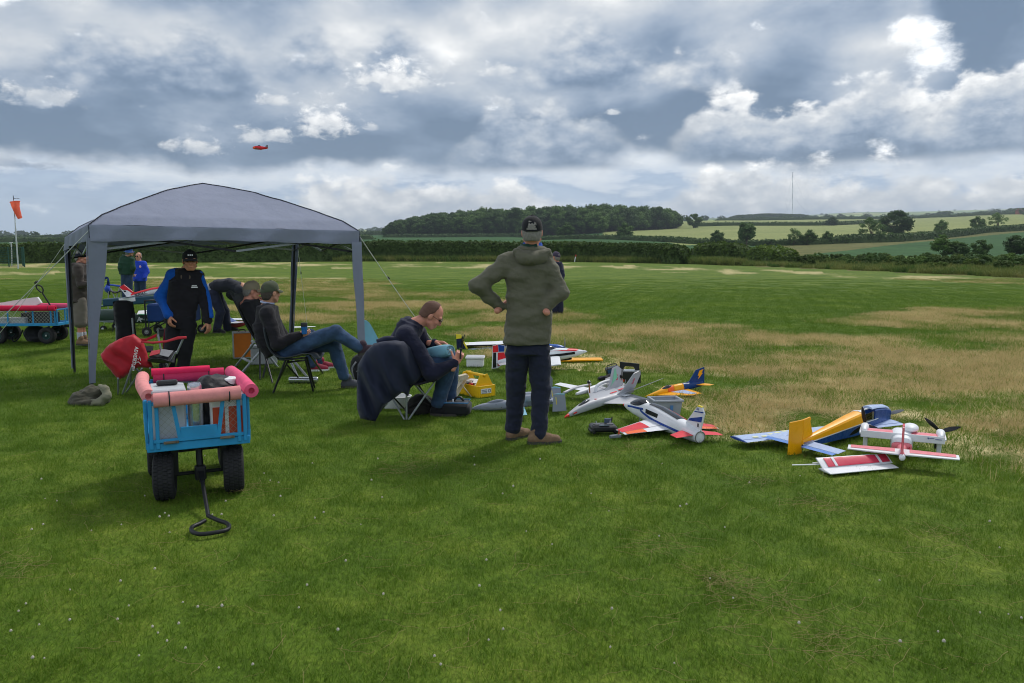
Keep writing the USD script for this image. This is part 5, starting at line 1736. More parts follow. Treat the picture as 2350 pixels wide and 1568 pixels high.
gz.part('canopy', thick(sheet(C[:, ::-1]), .004), GREYFAB, True)
order = ['FL', 'FR', 'BR', 'BL']
for a, b in zip(order, order[1:] + order[:1]):
    t = np.linspace(0, 1, 40)
    top = eave[a] + (eave[b] - eave[a]) * t[:, None]
    out = unit(np.cross(eave[b] - eave[a], [0, 0, 1.0]))
    rows = []
    for s in np.linspace(0, 1, 6):
        sag = .012 * np.sin(t * 37) * s + .015 * np.sin(t * 9 + 1) * s
        rows.append(top + out * (.012 + .02 * np.sin(t * 23 + s) * s + .012 * s)[:, None] - np.array([0, 0, 1.0]) * (s * (.185 - .02 * np.sin(np.pi * t)) + sag * .4)[:, None])
    gz.part('valance', thick(sheet(np.array(rows)), .004), GREYFAB, True)
    hip = np.array([C[int(round((np.sign(x) * q + 1) / 2 * (n - 1))), int(round((np.sign(y) * q + 1) / 2 * (n - 1)))] for q in np.linspace(1, 0, 21) for x, y in [{'FL': (-1, -1), 'FR': (1, -1), 'BR': (1, 1), 'BL': (-1, 1)}[a]]])
    gz.part('seam_piping', tube(hip + [0, 0, .006], .007, 6), PIPING, True)
for k in order:
    top = eave[k] + (ctr - eave[k]) * .02
    gz.part('leg', join([tube([foot[k], foot[k] + (top - foot[k]) * .55], .017, 4), tube([foot[k] + (top - foot[k]) * .5, top - [0, 0, .04]], .021, 4), box(.09, .09, .012, foot[k] + [0, 0, .008])]), BLACKM, 30)
for k, w0, w1 in (('FL', .22, .065), ('FR', .15, .10), ('BL', .12, .05), ('BR', .10, .07)):
    a, b = order[(order.index(k) + 1) % 4], order[(order.index(k) - 1) % 4]
    da, db = unit((eave[a] - eave[k]) * [1, 1, 0]), unit((eave[b] - eave[k]) * [1, 1, 0])
    top, bot = eave[k] - [0, 0, .15], foot[k] + (eave[k] - foot[k]) * (.03 if k != 'BL' else .05)
    for d, s in ((da, .45 if k == 'FR' else 1.0), (db, 1.0 if k == 'FR' else .45)):
        g_ = []
        for q in np.linspace(0, 1, 24):
            w = (w0 + (w1 - w0) * min(1, q * 1.15)) * s
            c = top + (bot - top) * q - (da + db) * .028
            g_.append([c + d * (w * e + .006 * math.sin(q * 11 + e * 5)) for e in np.linspace(0, 1, 5)])
        gz.part('leg_sleeve', thick(sheet(np.array(g_)), .004), GREYFAB, True)
for a, b in zip(order, order[1:] + order[:1]):
    A_, B_ = eave[a] + (ctr - eave[a]) * .03 - [0, 0, .05], eave[b] + (ctr - eave[b]) * .03 - [0, 0, .05]
    pt = lambda t, z: A_ + (B_ - A_) * t - [0, 0, z]
    for t0 in (0, .5):
        gz.part('scissor_bar', flatbar(pt(t0, .02), pt(t0 + .5, .24), .014, .026), BLACKM)
        gz.part('scissor_bar', flatbar(pt(t0, .24) + [0, .02, 0], pt(t0 + .5, .02) + [0, .02, 0], .014, .026), SILV)
    mid_ = pt(.5, .05)
    gz.part('roof_strut', bar(mid_, peak - [0, 0, .35], .011, 6), BLACKM)
gz.part('peak_pole', bar(peak - [0, 0, .5], peak - [0, 0, .03], .014, 8), BLACKM)
for k, e in (('FL', gp(-117, 843)), ('BL', gp(-28, 800)), ('FR', gp(1000, 792)), ('BR', gp(708, 768))):
    a = eave[k] - [0, 0, .06]
    mids = [a + (e - a) * t - [0, 0, .03 * math.sin(math.pi * t)] for t in np.linspace(0, 1, 9)]
    gz.part('guy_rope', tube(mids, .0055 if k in ('FL', 'FR') else .0035, 5), ROPE, True)
    gz.part('rope_slider', box(.05, .02, .014, M=frame(a + (e - a) * .34, e - a)), PLASTB)
    gz.part('tent_peg', bar(e - [0, 0, .02], e + [-.02, 0, .06], .006, 6), ALU)

b0 = gp(190, 934)
bag = Thing('canvas_bag', 'crumpled olive canvas bag lying at the front left leg of the gazebo', 'bag', b0)
F = Field().ell(b0 + V3(-.09, .20, .06), (.15, .12, .075), k=.05).ell(b0 + V3(.0, .26, .11), (.12, .10, .07), k=.06).ell(b0 + V3(-.02, .18, .03), (.19, .14, .045), k=.05).cone(b0 + V3(-.18, .14, .05), b0 + V3(-.02, .26, .17), .035, .03, .03).cone(b0 + V3(-.10, .10, .03), b0 + V3(.10, .20, .13), .035, .025, .03)
bag.part('body', crumple(F.mesh(.011), .036, 11, 3, (1, 1, 1.6), 4), cloth('olive_canvas', (70, 68, 56), 0.9, 0.15, 0.004, 60), True)
F = Field().chain([b0 + V3(.04, .08, .03), b0 + V3(.14, .10, .035), b0 + V3(.20, .12, .09), b0 + V3(.17, .15, .16), b0 + V3(.11, .17, .18)], [.03, .04, .042, .035, .025], .03)
bag.part('lining', crumple(F.mesh(.010), .024, 14, 5, (1, 1, 1), 4), cloth('beige_lining', (124, 122, 102), 0.9), True)

# ------------------------------------------------------------------ garden carts
CARTBLUE = mat('blue_cart_paint', (36, 138, 190), 0.45, 0, 0.12, 10, 0.0006, 60, dirt=.22)
RIM = mat('green_rim', (30, 62, 60), 0.5, 0.1, 0.1)
WIRE = mat('wire_mesh', (150, 152, 140), 0.5, 0.5, 0.15)
WIREB = mat('blue_wire_mesh', (60, 120, 156), 0.5, 0.3, 0.15)
PINK = {k: mat(k, c, .85, 0, .10, 14, .0025, 140, .2) for k, c in (('pale_pink_foam', (226, 148, 146)), ('pink_foam', (228, 92, 128)), ('hot_pink_foam', (228, 46, 90)), ('deep_pink_foam', (206, 58, 96)), ('red_foam', (216, 34, 74)))}


def wheel(T, c, axis, r, w, parent_label=None, rim=RIM):
    M = np.eye(4)
    z = unit(axis)
    x = unit(np.cross([0, 0, 1.0], z))
    M[:3, 0], M[:3, 1], M[:3, 2], M[:3, 3] = x, np.cross(z, x), z, c
    h = w / 2
    tp_ = T.part('wheel', lathe([(r * .50, -h * .75), (r * .60, -h * .98), (r * .80, -h), (r * .93, -h * .9), (r * .985, -h * .6), (r, 0), (r * .985, h * .6), (r * .93, h * .9), (r * .80, h), (r * .60, h * .98), (r * .50, h * .75), (r * .50, -h * .75)], 36, M), RUBBER, True)
    blocks = []
    nb = 40
    for k in range(nb):
        for j_, zz in enumerate((-.66, -.22, .22, .66)):
            a = 2 * np.pi * (k + .5 * (j_ % 2)) / nb
            rr_ = r * (.985 if abs(zz) > .5 else 1.0)
            bm = box(.30 * 2 * np.pi * r / nb * 2.2, h * .36, .008, (0, 0, 0), .002)
            R_ = np.eye(4)
            R_[:3, 0], R_[:3, 1], R_[:3, 2], R_[:3, 3] = (-math.sin(a), math.cos(a), 0), (0, 0, 1), (math.cos(a), math.sin(a), 0), (math.cos(a) * rr_, math.sin(a) * rr_, zz * h)
            blocks.append(xf(bm, M @ R_))
    T.part('tread', join(blocks), RUBBER, False, parent=tp_, kind='stuff')
    T.part('rim', lathe([(0.0, -h * .72), (r * .16, -h * .74), (r * .2, -h * .45), (r * .40, -h * .35), (r * .52, -h * .80), (r * .54, 0), (r * .52, h * .80), (r * .40, h * .35), (r * .2, h * .45), (r * .16, h * .74), (0, h * .72)], 28, M), rim, 40, parent=tp_)
    T.part('hub_nut', lathe([(0, -h * .86), (.016, -h * .84), (.018, -h * .7), (.018, h * .7), (.016, h * .84), (0, h * .86)], 12, M), ALU, 40, parent=tp_)
    return tp_


def diamond(T, parent, o, ux, uz, W_, H_, cell=.042, r=.0011, inside=None, material=WIRE):
    """Diamond wire netting on the rectangle o, o + W ux, o + H uz."""
    ws = []
    for s in (1, -1):
        k = -H_
        while k < W_ + H_:
            pts = []
            p0, p1 = (k, 0.0) if s > 0 else (k, H_), (k + H_, H_) if s > 0 else (k + H_, 0.0)
            ln = LineString([p0, p1]).intersection(Polygon(inside or [(0, 0), (W_, 0), (W_, H_), (0, H_)]))
            if not ln.is_empty and ln.length > .01:
                a, b = ln.coords[0], ln.coords[-1]
                ws.append(bar(o + ux * a[0] + uz * a[1], o + ux * b[0] + uz * b[1], r, 4))
            k += cell
    T.part('netting', join(ws), material, False, parent=parent, kind='stuff')


hd = unit((.43, -.90, 0))
fr_c = np.array([-2.035, 5.08, 0])
CM = frame(fr_c - hd * .44, hd)
cart = Thing('garden_cart', 'blue mesh sided garden cart with pink foam tubes on its rim, nearest us', 'cart', fr_c - hd * .44)
cp_ = lambda x, y, z: (CM @ np.array([x, y, z, 1.0]))[:3]
LX, LY, Z0, Z1 = .44, .298, .352, .668
ax_, ay_, az_ = CM[:3, 0], CM[:3, 1], CM[:3, 2]
fl = cart.part('bed_frame', join([box(2 * LX, .03, .05, (0, s * LY, Z0 + .02), .004, CM) for s in (-1, 1)] + [box(.03, 2 * LY + .03, .055, (s * LX, 0, Z0 + .02), .004, CM) for s in (-1, 1)]), CARTBLUE, 30)
cart.part('floor', box(2 * LX - .03, 2 * LY - .03, .012, (0, 0, Z0 + .012), .002, CM), CARTBLUE, 30, parent=fl)
for s in (-1, 1):
    pn = cart.part('side_panel', join([box(.024, .018, Z1 - Z0, (q * LX * .97, s * (LY + .012), (Z0 + Z1) / 2 + .01), .003, CM) for q in (-1, -.33, .33, 1)] + [box(2 * LX, .02, .024, (0, s * (LY + .012), z), .003, CM) for z in (Z1, Z0 + .07)]), CARTBLUE, 30)
    diamond(cart, pn, cp_(-LX, s * (LY + .012), Z0 + .07), ax_, az_, 2 * LX, Z1 - Z0 - .08, material=WIREB)
for s in (1, -1):
    xx = s * (LX + .012)
    pn = cart.part('end_panel', join([box(.020, .024, Z1 - Z0, (xx, q * LY * .955, (Z0 + Z1) / 2 + .012), .003, CM) for q in (-1, -.87, .87, 1)]
                                      + [box(.02, 2 * LY - .05, .022, (xx + .001, 0, Z0 + .062), .003, CM), box(.02, 2 * LY - .05, .022, (xx + .001, 0, Z1 - .012), .003, CM), box(.014, .225, .075, (xx + .002, 0, Z0 + .105), .003, CM)]
                                      + [flatbar(cp_(xx + .002, q * .118, Z0 + .07), cp_(xx + .002, q * .150, Z1 - .02), .024, .016, ax_) for q in (-1, 1)]), CARTBLUE, 30)
    for q in (-1, 1):
        y0_, y1_ = sorted((q * .135, q * LY * .86))
        diamond(cart, pn, cp_(xx - .004, y0_, Z0 + .07), ay_, az_, y1_ - y0_, Z1 - Z0 - .09)
        cart.part('hinge', join([bar(cp_(xx + .016, q * .17 - .03, Z0 + .05), cp_(xx + .016, q * .17 + .03, Z0 + .05), .007, 8), box(.006, .09, .018, (xx + .012, q * .17, Z0 + .05), .001, CM)]), mat('rusty_hinge', (116, 104, 88), .7, .3, .3), 30, parent=pn)
WR = .155
for x in (-.33, .33):
    cart.part('axle', bar(cp_(x, -.27, WR), cp_(x, .27, WR), .012, 8), BLACKM)
    for s in (-1, 1):
        wheel(cart, cp_(x, s * (.215 if x > 0 else .245), WR), ay_ + (ax_ * .12 if x > 0 else 0), WR, .13)
        cart.part('bracket', flatbar(cp_(x + .03, s * .15, Z0), cp_(x + .02, s * .15, WR), .04, .008, ax_), BLACKM)
        cart.part('brace', flatbar(cp_(x - .07, s * .15, Z0), cp_(x, s * .15, WR), .03, .008, ax_), BLACKM)
cart.part('steering_post', join([bar(cp_(.33, 0, Z0), cp_(.36, 0, WR), .022, 10), box(.07, .07, .09, (.385, 0, WR + .01), .008, CM)]), BLACKM)
h0, h1 = cp_(.41, .0, WR + .02), gp(478, 1184, .035)
loop = [h1, gp(500, 1194, .03), gp(520, 1201, .03), gp(526, 1209, .03), gp(519, 1217, .03), gp(490, 1223, .03), gp(462, 1226, .03), gp(443, 1222, .03), gp(439, 1214, .03), gp(444, 1208, .03), gp(458, 1202, .03), gp(470, 1195, .03)]
cart.part('handle', join([flatbar(h0, h0 + (h1 - h0) * .22, .034, .02), bar(h0 + (h1 - h0) * .18, h1, .0125, 10), tube(curve(loop, 60), .0125, 10)]), BLACKM, 40)


def foam(T, pts, r, material, name='foam_tube', hole=True):
    c = curve(pts, 24)
    t = unit(c[-1] - c[-2])
    p = T.part(name, tube(c, r, 18, caps=False), material, True)
    for e, d in ((c[0], -unit(c[1] - c[0])), (c[-1], t)):
        M = np.eye(4)
        x = unit(np.cross(d, [0.1, .2, 1.0]))
        M[:3, 0], M[:3, 1], M[:3, 2], M[:3, 3] = x, np.cross(d, x), d, e
        T.part('tube_end', lathe([(r, 0), (r * .45, .001), (r * .40, -.03), (0, -.03)], 18, M), material, 40, parent=p)
    return p


def tie(T, c, d, r, parent):
    M = np.eye(4)
    x = unit(np.cross(d, [0.1, .2, 1.0]))
    M[:3, 0], M[:3, 1], M[:3, 2], M[:3, 3] = x, np.cross(d, x), unit(d), c
    T.part('cable_tie', lathe([(r + .002, -.004), (r + .004, -.003), (r + .004, .003), (r + .002, .004)], 20, M), PLASTB, True, parent=parent)


TZ = Z1 + .03
ft = foam(cart, [cp_(LX + .02, -.262, TZ - .018), cp_(LX + .025, 0, TZ - .012), cp_(LX + .02, .262, TZ - .005)], .046, PINK['pale_pink_foam'])
for q in (-.17, .19):
    tie(cart, cp_(LX + .022, q, TZ - .013), ay_, .045, ft)
foam(cart, [cp_(-.38, -LY - .012, TZ + .012), cp_(0, -LY - .02, TZ + .015), cp_(LX - .05, -LY + .01, TZ)], .044, PINK['pale_pink_foam'])
foam(cart, [cp_(-.40, LY + .0, TZ + .01), cp_(0, LY + .02, TZ + .012), cp_(LX + .02, LY + .035, TZ)], .046, PINK['pink_foam'])
rt = foam(cart, [cp_(-LX, -.24, TZ - .005), cp_(-LX, .25, TZ - .005)], .045, PINK['deep_pink_foam'])
foam(cart, [cp_(-LX + .01, -.25, TZ + .035), cp_(-LX + .01, .15, TZ + .035)], .030, PINK['hot_pink_foam'])
for q in (-.17, .14):
    tie(cart, cp_(-LX, q, TZ - .005), ay_, .045, rt)

CASEG = mat('pale_grey_case', (190, 192, 196), .45, .1, .06)
ORANGE = mat('orange_plastic', (196, 72, 40), .5, 0, .06)
kf = Z0 + .022
c1 = Thing('equipment_case', 'pale grey case standing in the left of the nearest blue cart', 'case', cp_(.3, -.17, kf))
c1.part('body', box(.30, .20, .33, (.24, -.17, kf + .168), .012, CM), CASEG, 30)
c1.part('lid', box(.31, .21, .028, (.24, -.17, kf + .345), .008, CM), CASEG, 30)
c1.part('latch', box(.01, .04, .03, (.397, -.17, kf + .315), .002, CM), ALU)
rd = Thing('radio', 'small black handheld radio lying on the grey case in the cart', 'radio', cp_(.2, -.18, kf + .37))
rd.part('body', box(.055, .13, .03, (.21, -.17, kf + .378), .008, CM), PLASTB, 30)
rd.part('antenna', bar(cp_(.21, -.1, kf + .378), cp_(.25, -.02, kf + .37), .004, 6), PLASTB)
fk = Thing('flask', 'polished steel vacuum flask standing in the nearest blue cart', 'flask', cp_(.33, -.005, kf))
FM = CM.copy(); FM[:3, 3] = cp_(.34, -.01, kf)
fk.part('body', lathe([(0, 0), (.046, .002), (.048, .02), (.048, .285), (.042, .30), (0, .30)], 24, FM), STEEL, 40)
fk.part('cup', lathe([(.043, .29), (.046, .30), (.045, .365), (.038, .385), (0, .388)], 24, FM), STEEL, 40)
pb = Thing('plastic_crate', 'white and orange plastic box standing in the right of the nearest cart', 'box', cp_(.25, .19, kf))
pb.part('body', box(.30, .215, .27, (.25, .185, kf + .137), .012, CM), WHITE, 30)
for q, wv in ((.128, .075), (.235, .09)):
    pb.part('orange_panel', box(.008, wv, .19, (.402, q, kf + .125), .003, CM), ORANGE, 30)
pb.part('lid', box(.31, .225, .022, (.25, .185, kf + .285), .006, CM), WHITE, 30)
bb = Thing('black_bag', 'black nylon bag bunched up between the flask and the orange box', 'bag', cp_(.1, .05, kf))
F = Field().ell(cp_(.10, .08, kf + .2), (.13, .11, .19), CM, .05).ell(cp_(.02, .18, kf + .30), (.13, .12, .075), CM, .05).ell(cp_(.27, .055, kf + .15), (.06, .036, .16), CM, .04)
bb.part('body', crumple(F.mesh(.013), .035, 9, 7), cloth('black_nylon', (26, 27, 31), .55), True)
wt = Thing('white_tub', 'small white plastic tub in the back right corner of the nearest cart', 'tub', cp_(-.05, .24, kf + .25))
TM = CM.copy(); TM[:3, 3] = cp_(.04, .23, kf + .285)
wt.part('tub', lathe([(0, 0), (.05, .003), (.06, .055), (.063, .06)], 20, TM), WHITE, 40)
wt.part('lid', lathe([(.064, .058), (.064, .07), (.055, .075), (0, .075)], 20, TM), WHITE, 40)

# the second cart at the left edge
c2o = at(38, 783, 14.0); c2o[2] = 0
M2 = frame(c2o, (1, .06, 0))
q2 = lambda x, y, z: (M2 @ np.array([x, y, z, 1.0]))[:3]
c2 = Thing('garden_cart', 'blue garden cart with one red foam tube, cut by the left picture edge', 'cart', c2o)
fl = c2.part('bed_frame', join([box(1.3, .03, .05, (.2, s * .28, .33), .004, M2) for s in (-1, 1)] + [box(.03, .58, .05, (x, 0, .33), .004, M2) for x in (-.45, .85)]), CARTBLUE, 30)
c2.part('floor', box(1.28, .55, .012, (.2, 0, .325), .002, M2), CARTBLUE, parent=fl)
for s in (-1, 1):
    pn = c2.part('side_panel', join([box(.022, .016, .26, (x, s * .29, .46), .002, M2) for x in (-.43, .04, .46, .76, .83)] + [box(1.3, .018, .02, (.2, s * .29, .585), .002, M2)]), CARTBLUE)
    diamond(c2, pn, q2(-.43, s * .29, .35), M2[:3, 0], M2[:3, 2], 1.26, .235, .06, .0022)
c2.part('end_panel', join([box(.018, .022, .26, (.86, y, .46), .002, M2) for y in (-.28, 0, .28)] + [box(.018, .58, .02, (.86, 0, .585), .002, M2)]), CARTBLUE)
ft = foam(c2, [q2(-.5, -.29, .62), q2(.85, -.29, .615)], .048, PINK['red_foam'])
for x in (-.22, .74):
    tie(c2, q2(x, -.29, .617), M2[:3, 0], .048, ft)
foam(c2, [q2(-.5, .29, .62), q2(.85, .29, .615)], .048, PINK['pink_foam'])
for x in (-.15, .67):
    c2.part('axle', bar(q2(x, -.3, .14), q2(x, .3, .14), .012, 8), BLACKM)
    for s in (-1, 1):
        wheel(c2, q2(x + (.0 if s < 0 else -.06), s * .27, .14), M2[:3, 1], .14, .11)
    for s in (-1, 1):
        c2.part('bracket', flatbar(q2(x, s * .2, .32), q2(x, s * .2, .14), .05, .01, M2[:3, 0]), BLACKM)
hp_ = [q2(.74, 0, .42), q2(.66, 0, .60), q2(.50, 0, .86), q2(.46, 0, .94)]
c2.part('handle', join([bar(hp_[0], hp_[2], .013, 8), tube(curve([hp_[2], hp_[2] + V3(.015, 0, .06), hp_[2] + V3(-.02, 0, .125), hp_[2] + V3(-.10, 0, .14), hp_[2] + V3(-.085, 0, .07), hp_[2] + V3(-.02, 0, .01)], 24), .012, 8), box(.10, .06, .05, (.89, 0, .28), .01, M2)]), BLACKM, 40)
ww = Thing('foam_wing', 'white foam model wing sticking out of the cart at the left edge', 'model wing', q2(-.1, 0, .5))
wp_ = np.array([(-.75, 0, .50), (-.05, 0, .56), (.42, 0, .64), (.54, 0, .70), (.48, 0, .80), (.28, 0, .775), (-.75, 0, .60)])
ww.part('wing', crumple(prism([(a, c) for a, _, c in wp_], .05, M2 @ np.array([[1, 0, 0, 0], [0, 0, -1, -.12], [0, 1, 0, 0], [0, 0, 0, 1.0]])), .0, 1), WHITE, 30)
ck = Thing('black_crate', 'black plastic crate in the middle of the cart at the left edge', 'crate', q2(.45, 0, .35))
ck.part('body', join([box(.50, .02, .18, (.44, s * .14, .43), .004, M2) for s in (-1, 1)] + [box(.02, .28, .18, (.44 + s * .25, 0, .43), .004, M2) for s in (-1, 1)] + [box(.5, .28, .015, (.44, 0, .345), .003, M2)]), PLASTB)
for i_, (x, w, nm) in enumerate(((-.16, .34, 'pale grey flat box at the left end inside the cart at the left edge'), (.17, .26, 'smaller grey flat box beside the black crate in the cart at the left edge'))):
    t_ = Thing('flat_box', nm, 'box', q2(x, -.18, .34))
    t_.part('body', box(w, .14, .085, (x, -.19, .385), .006, M2), CASEG, 30)
    t_.part('lid', box(w + .01, .15, .02, (x, -.19, .437), .004, M2), CASEG, 30)
ub = Thing('rucksack', 'black rucksack with a strap lying under the cart at the left edge', 'rucksack', q2(.28, .1, 0))
ub.part('body', crumple(Field().ell(q2(.30, .05, .14), (.19, .15, .15), k=.05).ell(q2(.36, .02, .08), (.17, .15, .08), k=.05).mesh(.016), .03, 8, 4), cloth('black_nylon', (26, 27, 31)), True)
ub.part('strap', tube(curve([q2(.15, -.05, .22), q2(.10, -.1, .08), q2(.03, -.12, .02), q2(.0, -.12, .05), q2(.0, -.12, .10)], 20), .012, 6), cloth('black_nylon', (26, 27, 31)), True)

# ------------------------------------------------------------------ chairs
REDC = cloth('red_nylon', (172, 28, 42), .55, .08, .003, 30)
GREYC = cloth('grey_nylon', (120, 122, 126), .7)
SILV = mat('silver_tube', (150, 154, 160), .35, .6, .06)


def rods(T, pairs, r, material, name='leg', Y=None):
    for (a, b) in pairs:
        T.part(name, bar(a, b, r, 8), material, True)


ch = Thing('camping_chair', 'red folding camping chair with lettered red cover over its back', 'chair', gp(330, 905))
Yc = 8.95
poly = [(235, 811), (256, 790), (278, 777), (296, 770), (309, 767), (320, 777), (327, 787), (335, 812), (343, 836), (346, 846), (330, 846), (314, 843), (300, 852), (284, 866), (271, 871), (252, 846), (238, 824)]
c0 = (290, 818)
PM = img_plane(290, 818, Yc - .10, 0, .22)
bk = ch.part('backrest', crumple(pillow(img_pts(poly, c0, Yc), .12, PM, .020, .11, wave=lambda x, y: .022 * np.sin(26 * (x * .75 + y * .55) + 2 * np.sin(9 * y)) * np.clip((.10 - x) * 12, .2, 1)), .012, 13, 3), REDC, True)
for tx, size, dx, dy in (('ADVENTURI', .034, .118, .118),):
    tm = meshkit.text_mesh(tx, size, .003, True)
    a = math.radians(-103)
    R_ = np.array([[math.cos(a), -math.sin(a), 0, dx], [math.sin(a), math.cos(a), 0, dy], [0, 0, 1, .082], [0, 0, 0, 1]])
    tm.apply_translation([0, 0, 0])
    ch.part('lettering', xf((np.array(tm.vertices), np.array(tm.faces)), PM @ R_), WHITE, False, parent=bk)
ch.part('emblem', join([xf(tube([(.112, -.055, .072), (.128, -.015, .072), (.140, -.035, .070), (.152, .0, .068), (.160, -.045, .062)], .004, 6), PM), xf(tube([(.105, -.075, .071), (.135, -.055, .071), (.160, -.085, .062)], .004, 6), PM)]), WHITE, True, parent=bk)
g3 = lambda x, y, dy: at(x, y, Yc + dy)
seatp = [[g3(338, 826, -.2), g3(356, 823, -.2), g3(374, 825, -.2), g3(394, 832, -.2)], [g3(340, 830, 0), g3(358, 832, 0), g3(378, 833, 0), g3(400, 832, 0)], [g3(346, 812, .24), g3(366, 814, .24), g3(386, 812, .24), g3(404, 808, .24)]]
ch.part('seat', thick(sheet(np.array(seatp)), .012), BLACKC, True)
ch.part('seat_patch', thick(sheet(np.array([[g3(342, 818, -.05), g3(366, 812, -.05)], [g3(348, 806, .2), g3(368, 803, .2)]])), .008), REDC, True)
ch.part('seat_cushion', thick(sheet(np.array([[g3(366, 815, -.12), g3(386, 820, -.12)], [g3(370, 802, .2), g3(398, 806, .2)]])), .01), GREYC, True)
ch.part('armrest', thick(sheet(np.array([[g3(324, 782, -.22), g3(350, 785, -.24), g3(382, 782, -.24), g3(408, 773, -.22), g3(428, 772, -.2)], [g3(324, 787, -.22), g3(350, 789, -.26), g3(382, 786, -.26), g3(408, 779, -.24), g3(428, 777, -.22)]])), .012), REDC, True)
ch.part('armrest', thick(sheet(np.array([[g3(316, 778, .25), g3(336, 777, .25), g3(360, 766, .28)], [g3(316, 783, .25), g3(336, 783, .25), g3(358, 774, .28)]])), .012), REDC, True)
rods(ch, [(g3(421, 776, -.2), g3(405, 812, -.2)), (g3(404, 808, -.2), gp(366, 858, .0) * 0 + g3(366, 874, .2)), (g3(362, 768, .27), g3(370, 806, .27)), (g3(382, 835, .2), g3(398, 872, .25)), (g3(344, 845, -.2), g3(384, 872, .2)), (g3(271, 868, -.3), gp(271, 906)), (g3(303, 842, -.25), gp(281, 906)), (g3(326, 846, -.2), gp(290, 900)), (g3(300, 845, .2), gp(300, 880))], .011, SILV)

Yb = 10.35
ch = Thing('folding_chair', 'black high-backed folding chair behind the red one', 'chair', at(300, 860, Yb))
poly = [(264, 692), (274, 689), (292, 689), (306, 693), (309, 720), (308, 752), (311, 784), (290, 786), (266, 786), (268, 750), (264, 722)]
ch.part('backrest', pillow(img_pts(poly, (288, 738), Yb), .07, img_plane(288, 738, Yb, 0, .3), .035, .06, wave=lambda x, y: .012 * np.sin(20 * y + 9 * x)), BLACKC, True)
h3 = lambda x, y, dy=0: at(x, y, Yb + dy)
rods(ch, [(h3(303, 730, -.02), h3(308, 785, -.02)), (h3(267, 730, 0), h3(268, 786, 0)), (h3(308, 785), h3(352, 852, .1)), (h3(268, 786), h3(320, 856, .3)), (h3(362, 757, .2), h3(368, 800, .2)), (h3(368, 800, .2), h3(380, 858, .3))], .012, SILV)
ch.part('seat', thick(sheet(np.array([[h3(300, 806, -.2), h3(350, 808, -.2)], [h3(305, 795, .25), h3(352, 796, .25)]])), .02), BLACKC, True)

Yb = 20.0
ch = Thing('folding_chair', 'blue folding chair with high neck rest at the rear, beside the green sweater man', 'chair', at(258, 718, Yb))
h3 = lambda x, y, dy=0: at(x, y, Yb + dy)
BLUEC = cloth('blue_nylon', (40, 74, 168), .7)
ch.part('backrest', pillow(img_pts([(239, 662), (246, 650), (247, 640), (244, 641), (241, 643), (240, 639), (245, 635), (250, 637), (252, 650), (252, 664), (252, 678), (246, 674), (240, 668)], (246, 658), Yb), .16, img_plane(246, 658, Yb, 0, .2), .05, .09), BLUEC, True)
ch.part('seat', thick(sheet(np.array([[h3(252, 668, -.25), h3(264, 673, -.25), h3(278, 668, -.25)], [h3(254, 667, .25), h3(266, 671, .25), h3(280, 666, .25)]])), .03), BLACKC, True)
ch.part('armrest', bar(h3(252, 654, -.25), h3(276, 657, -.25), .022, 6), BLUEC)
rods(ch, [(h3(249, 670, -.2), h3(248, 716, -.2)), (h3(254, 662, -.2), h3(270, 700, -.2)), (h3(275, 658, -.2), h3(258, 716, -.2)), (h3(276, 668, .2), h3(278, 712, .2))], .013, SILV)

Yr = 10.75
ch = Thing('recliner_chair', 'dark reclining garden chair with silver legs under the tan capped man', 'chair', at(600, 862, Yr))
h3 = lambda x, y, dy=0: at(x, y, Yr + dy)
DARKMESH = cloth('dark_sling', (44, 48, 46), .7)
st_pts = [(526, 672), (538, 690), (551, 716), (566, 746), (588, 780), (606, 800), (650, 800), (690, 798)]
L_ = curve([h3(x, y, -.26) for x, y in st_pts], 30)
R_ = L_ + V3(.02, .55, 0)
ch.part('sling', thick(sheet(np.array([L_ * (1 - t) + R_ * t - V3(0, 0, .03 * math.sin(math.pi * t)) for t in np.linspace(0, 1, 6)])), .012), DARKMESH, True)
for q in (L_, R_):
    ch.part('side_rail', tube(q, .016, 8), BLACKM, True)
ch.part('headrest', tube(curve([h3(528, 676, -.24), h3(531, 679, 0), h3(536, 682, .26)], 8), .055, 10), DARKMESH, True)
for q in (-.28, .28):
    ch.part('armrest', box(.36, .05, .025, M=frame(h3(614, 766, q), (1, .03, -.12))), BLACKM)
rods(ch, [(h3(584, 786, -.3), gp(538, 845)), (h3(598, 806, -.34), gp(555, 856)), (h3(600, 795, .2), h3(640, 846, .25)), (h3(668, 832, -.1), gp(684, 868)), (h3(672, 826, .1), gp(706, 866))], .016, ALU)
ch.part('cross_bar', flatbar(h3(556, 822, -.42), h3(578, 832, -.55), .05, .012), ALU)
ch.part('cross_bar', flatbar(h3(577, 783, -.3), h3(597, 787, -.3), .06, .02), ALU)
rods(ch, [(h3(587, 712, -.38), h3(596, 804, -.5)), (h3(596, 800, -.5), gp(597, 872)), (h3(596, 772, -.5), gp(626, 880)), (h3(622, 790, -.5), gp(603, 868))], .012, BLACKM)

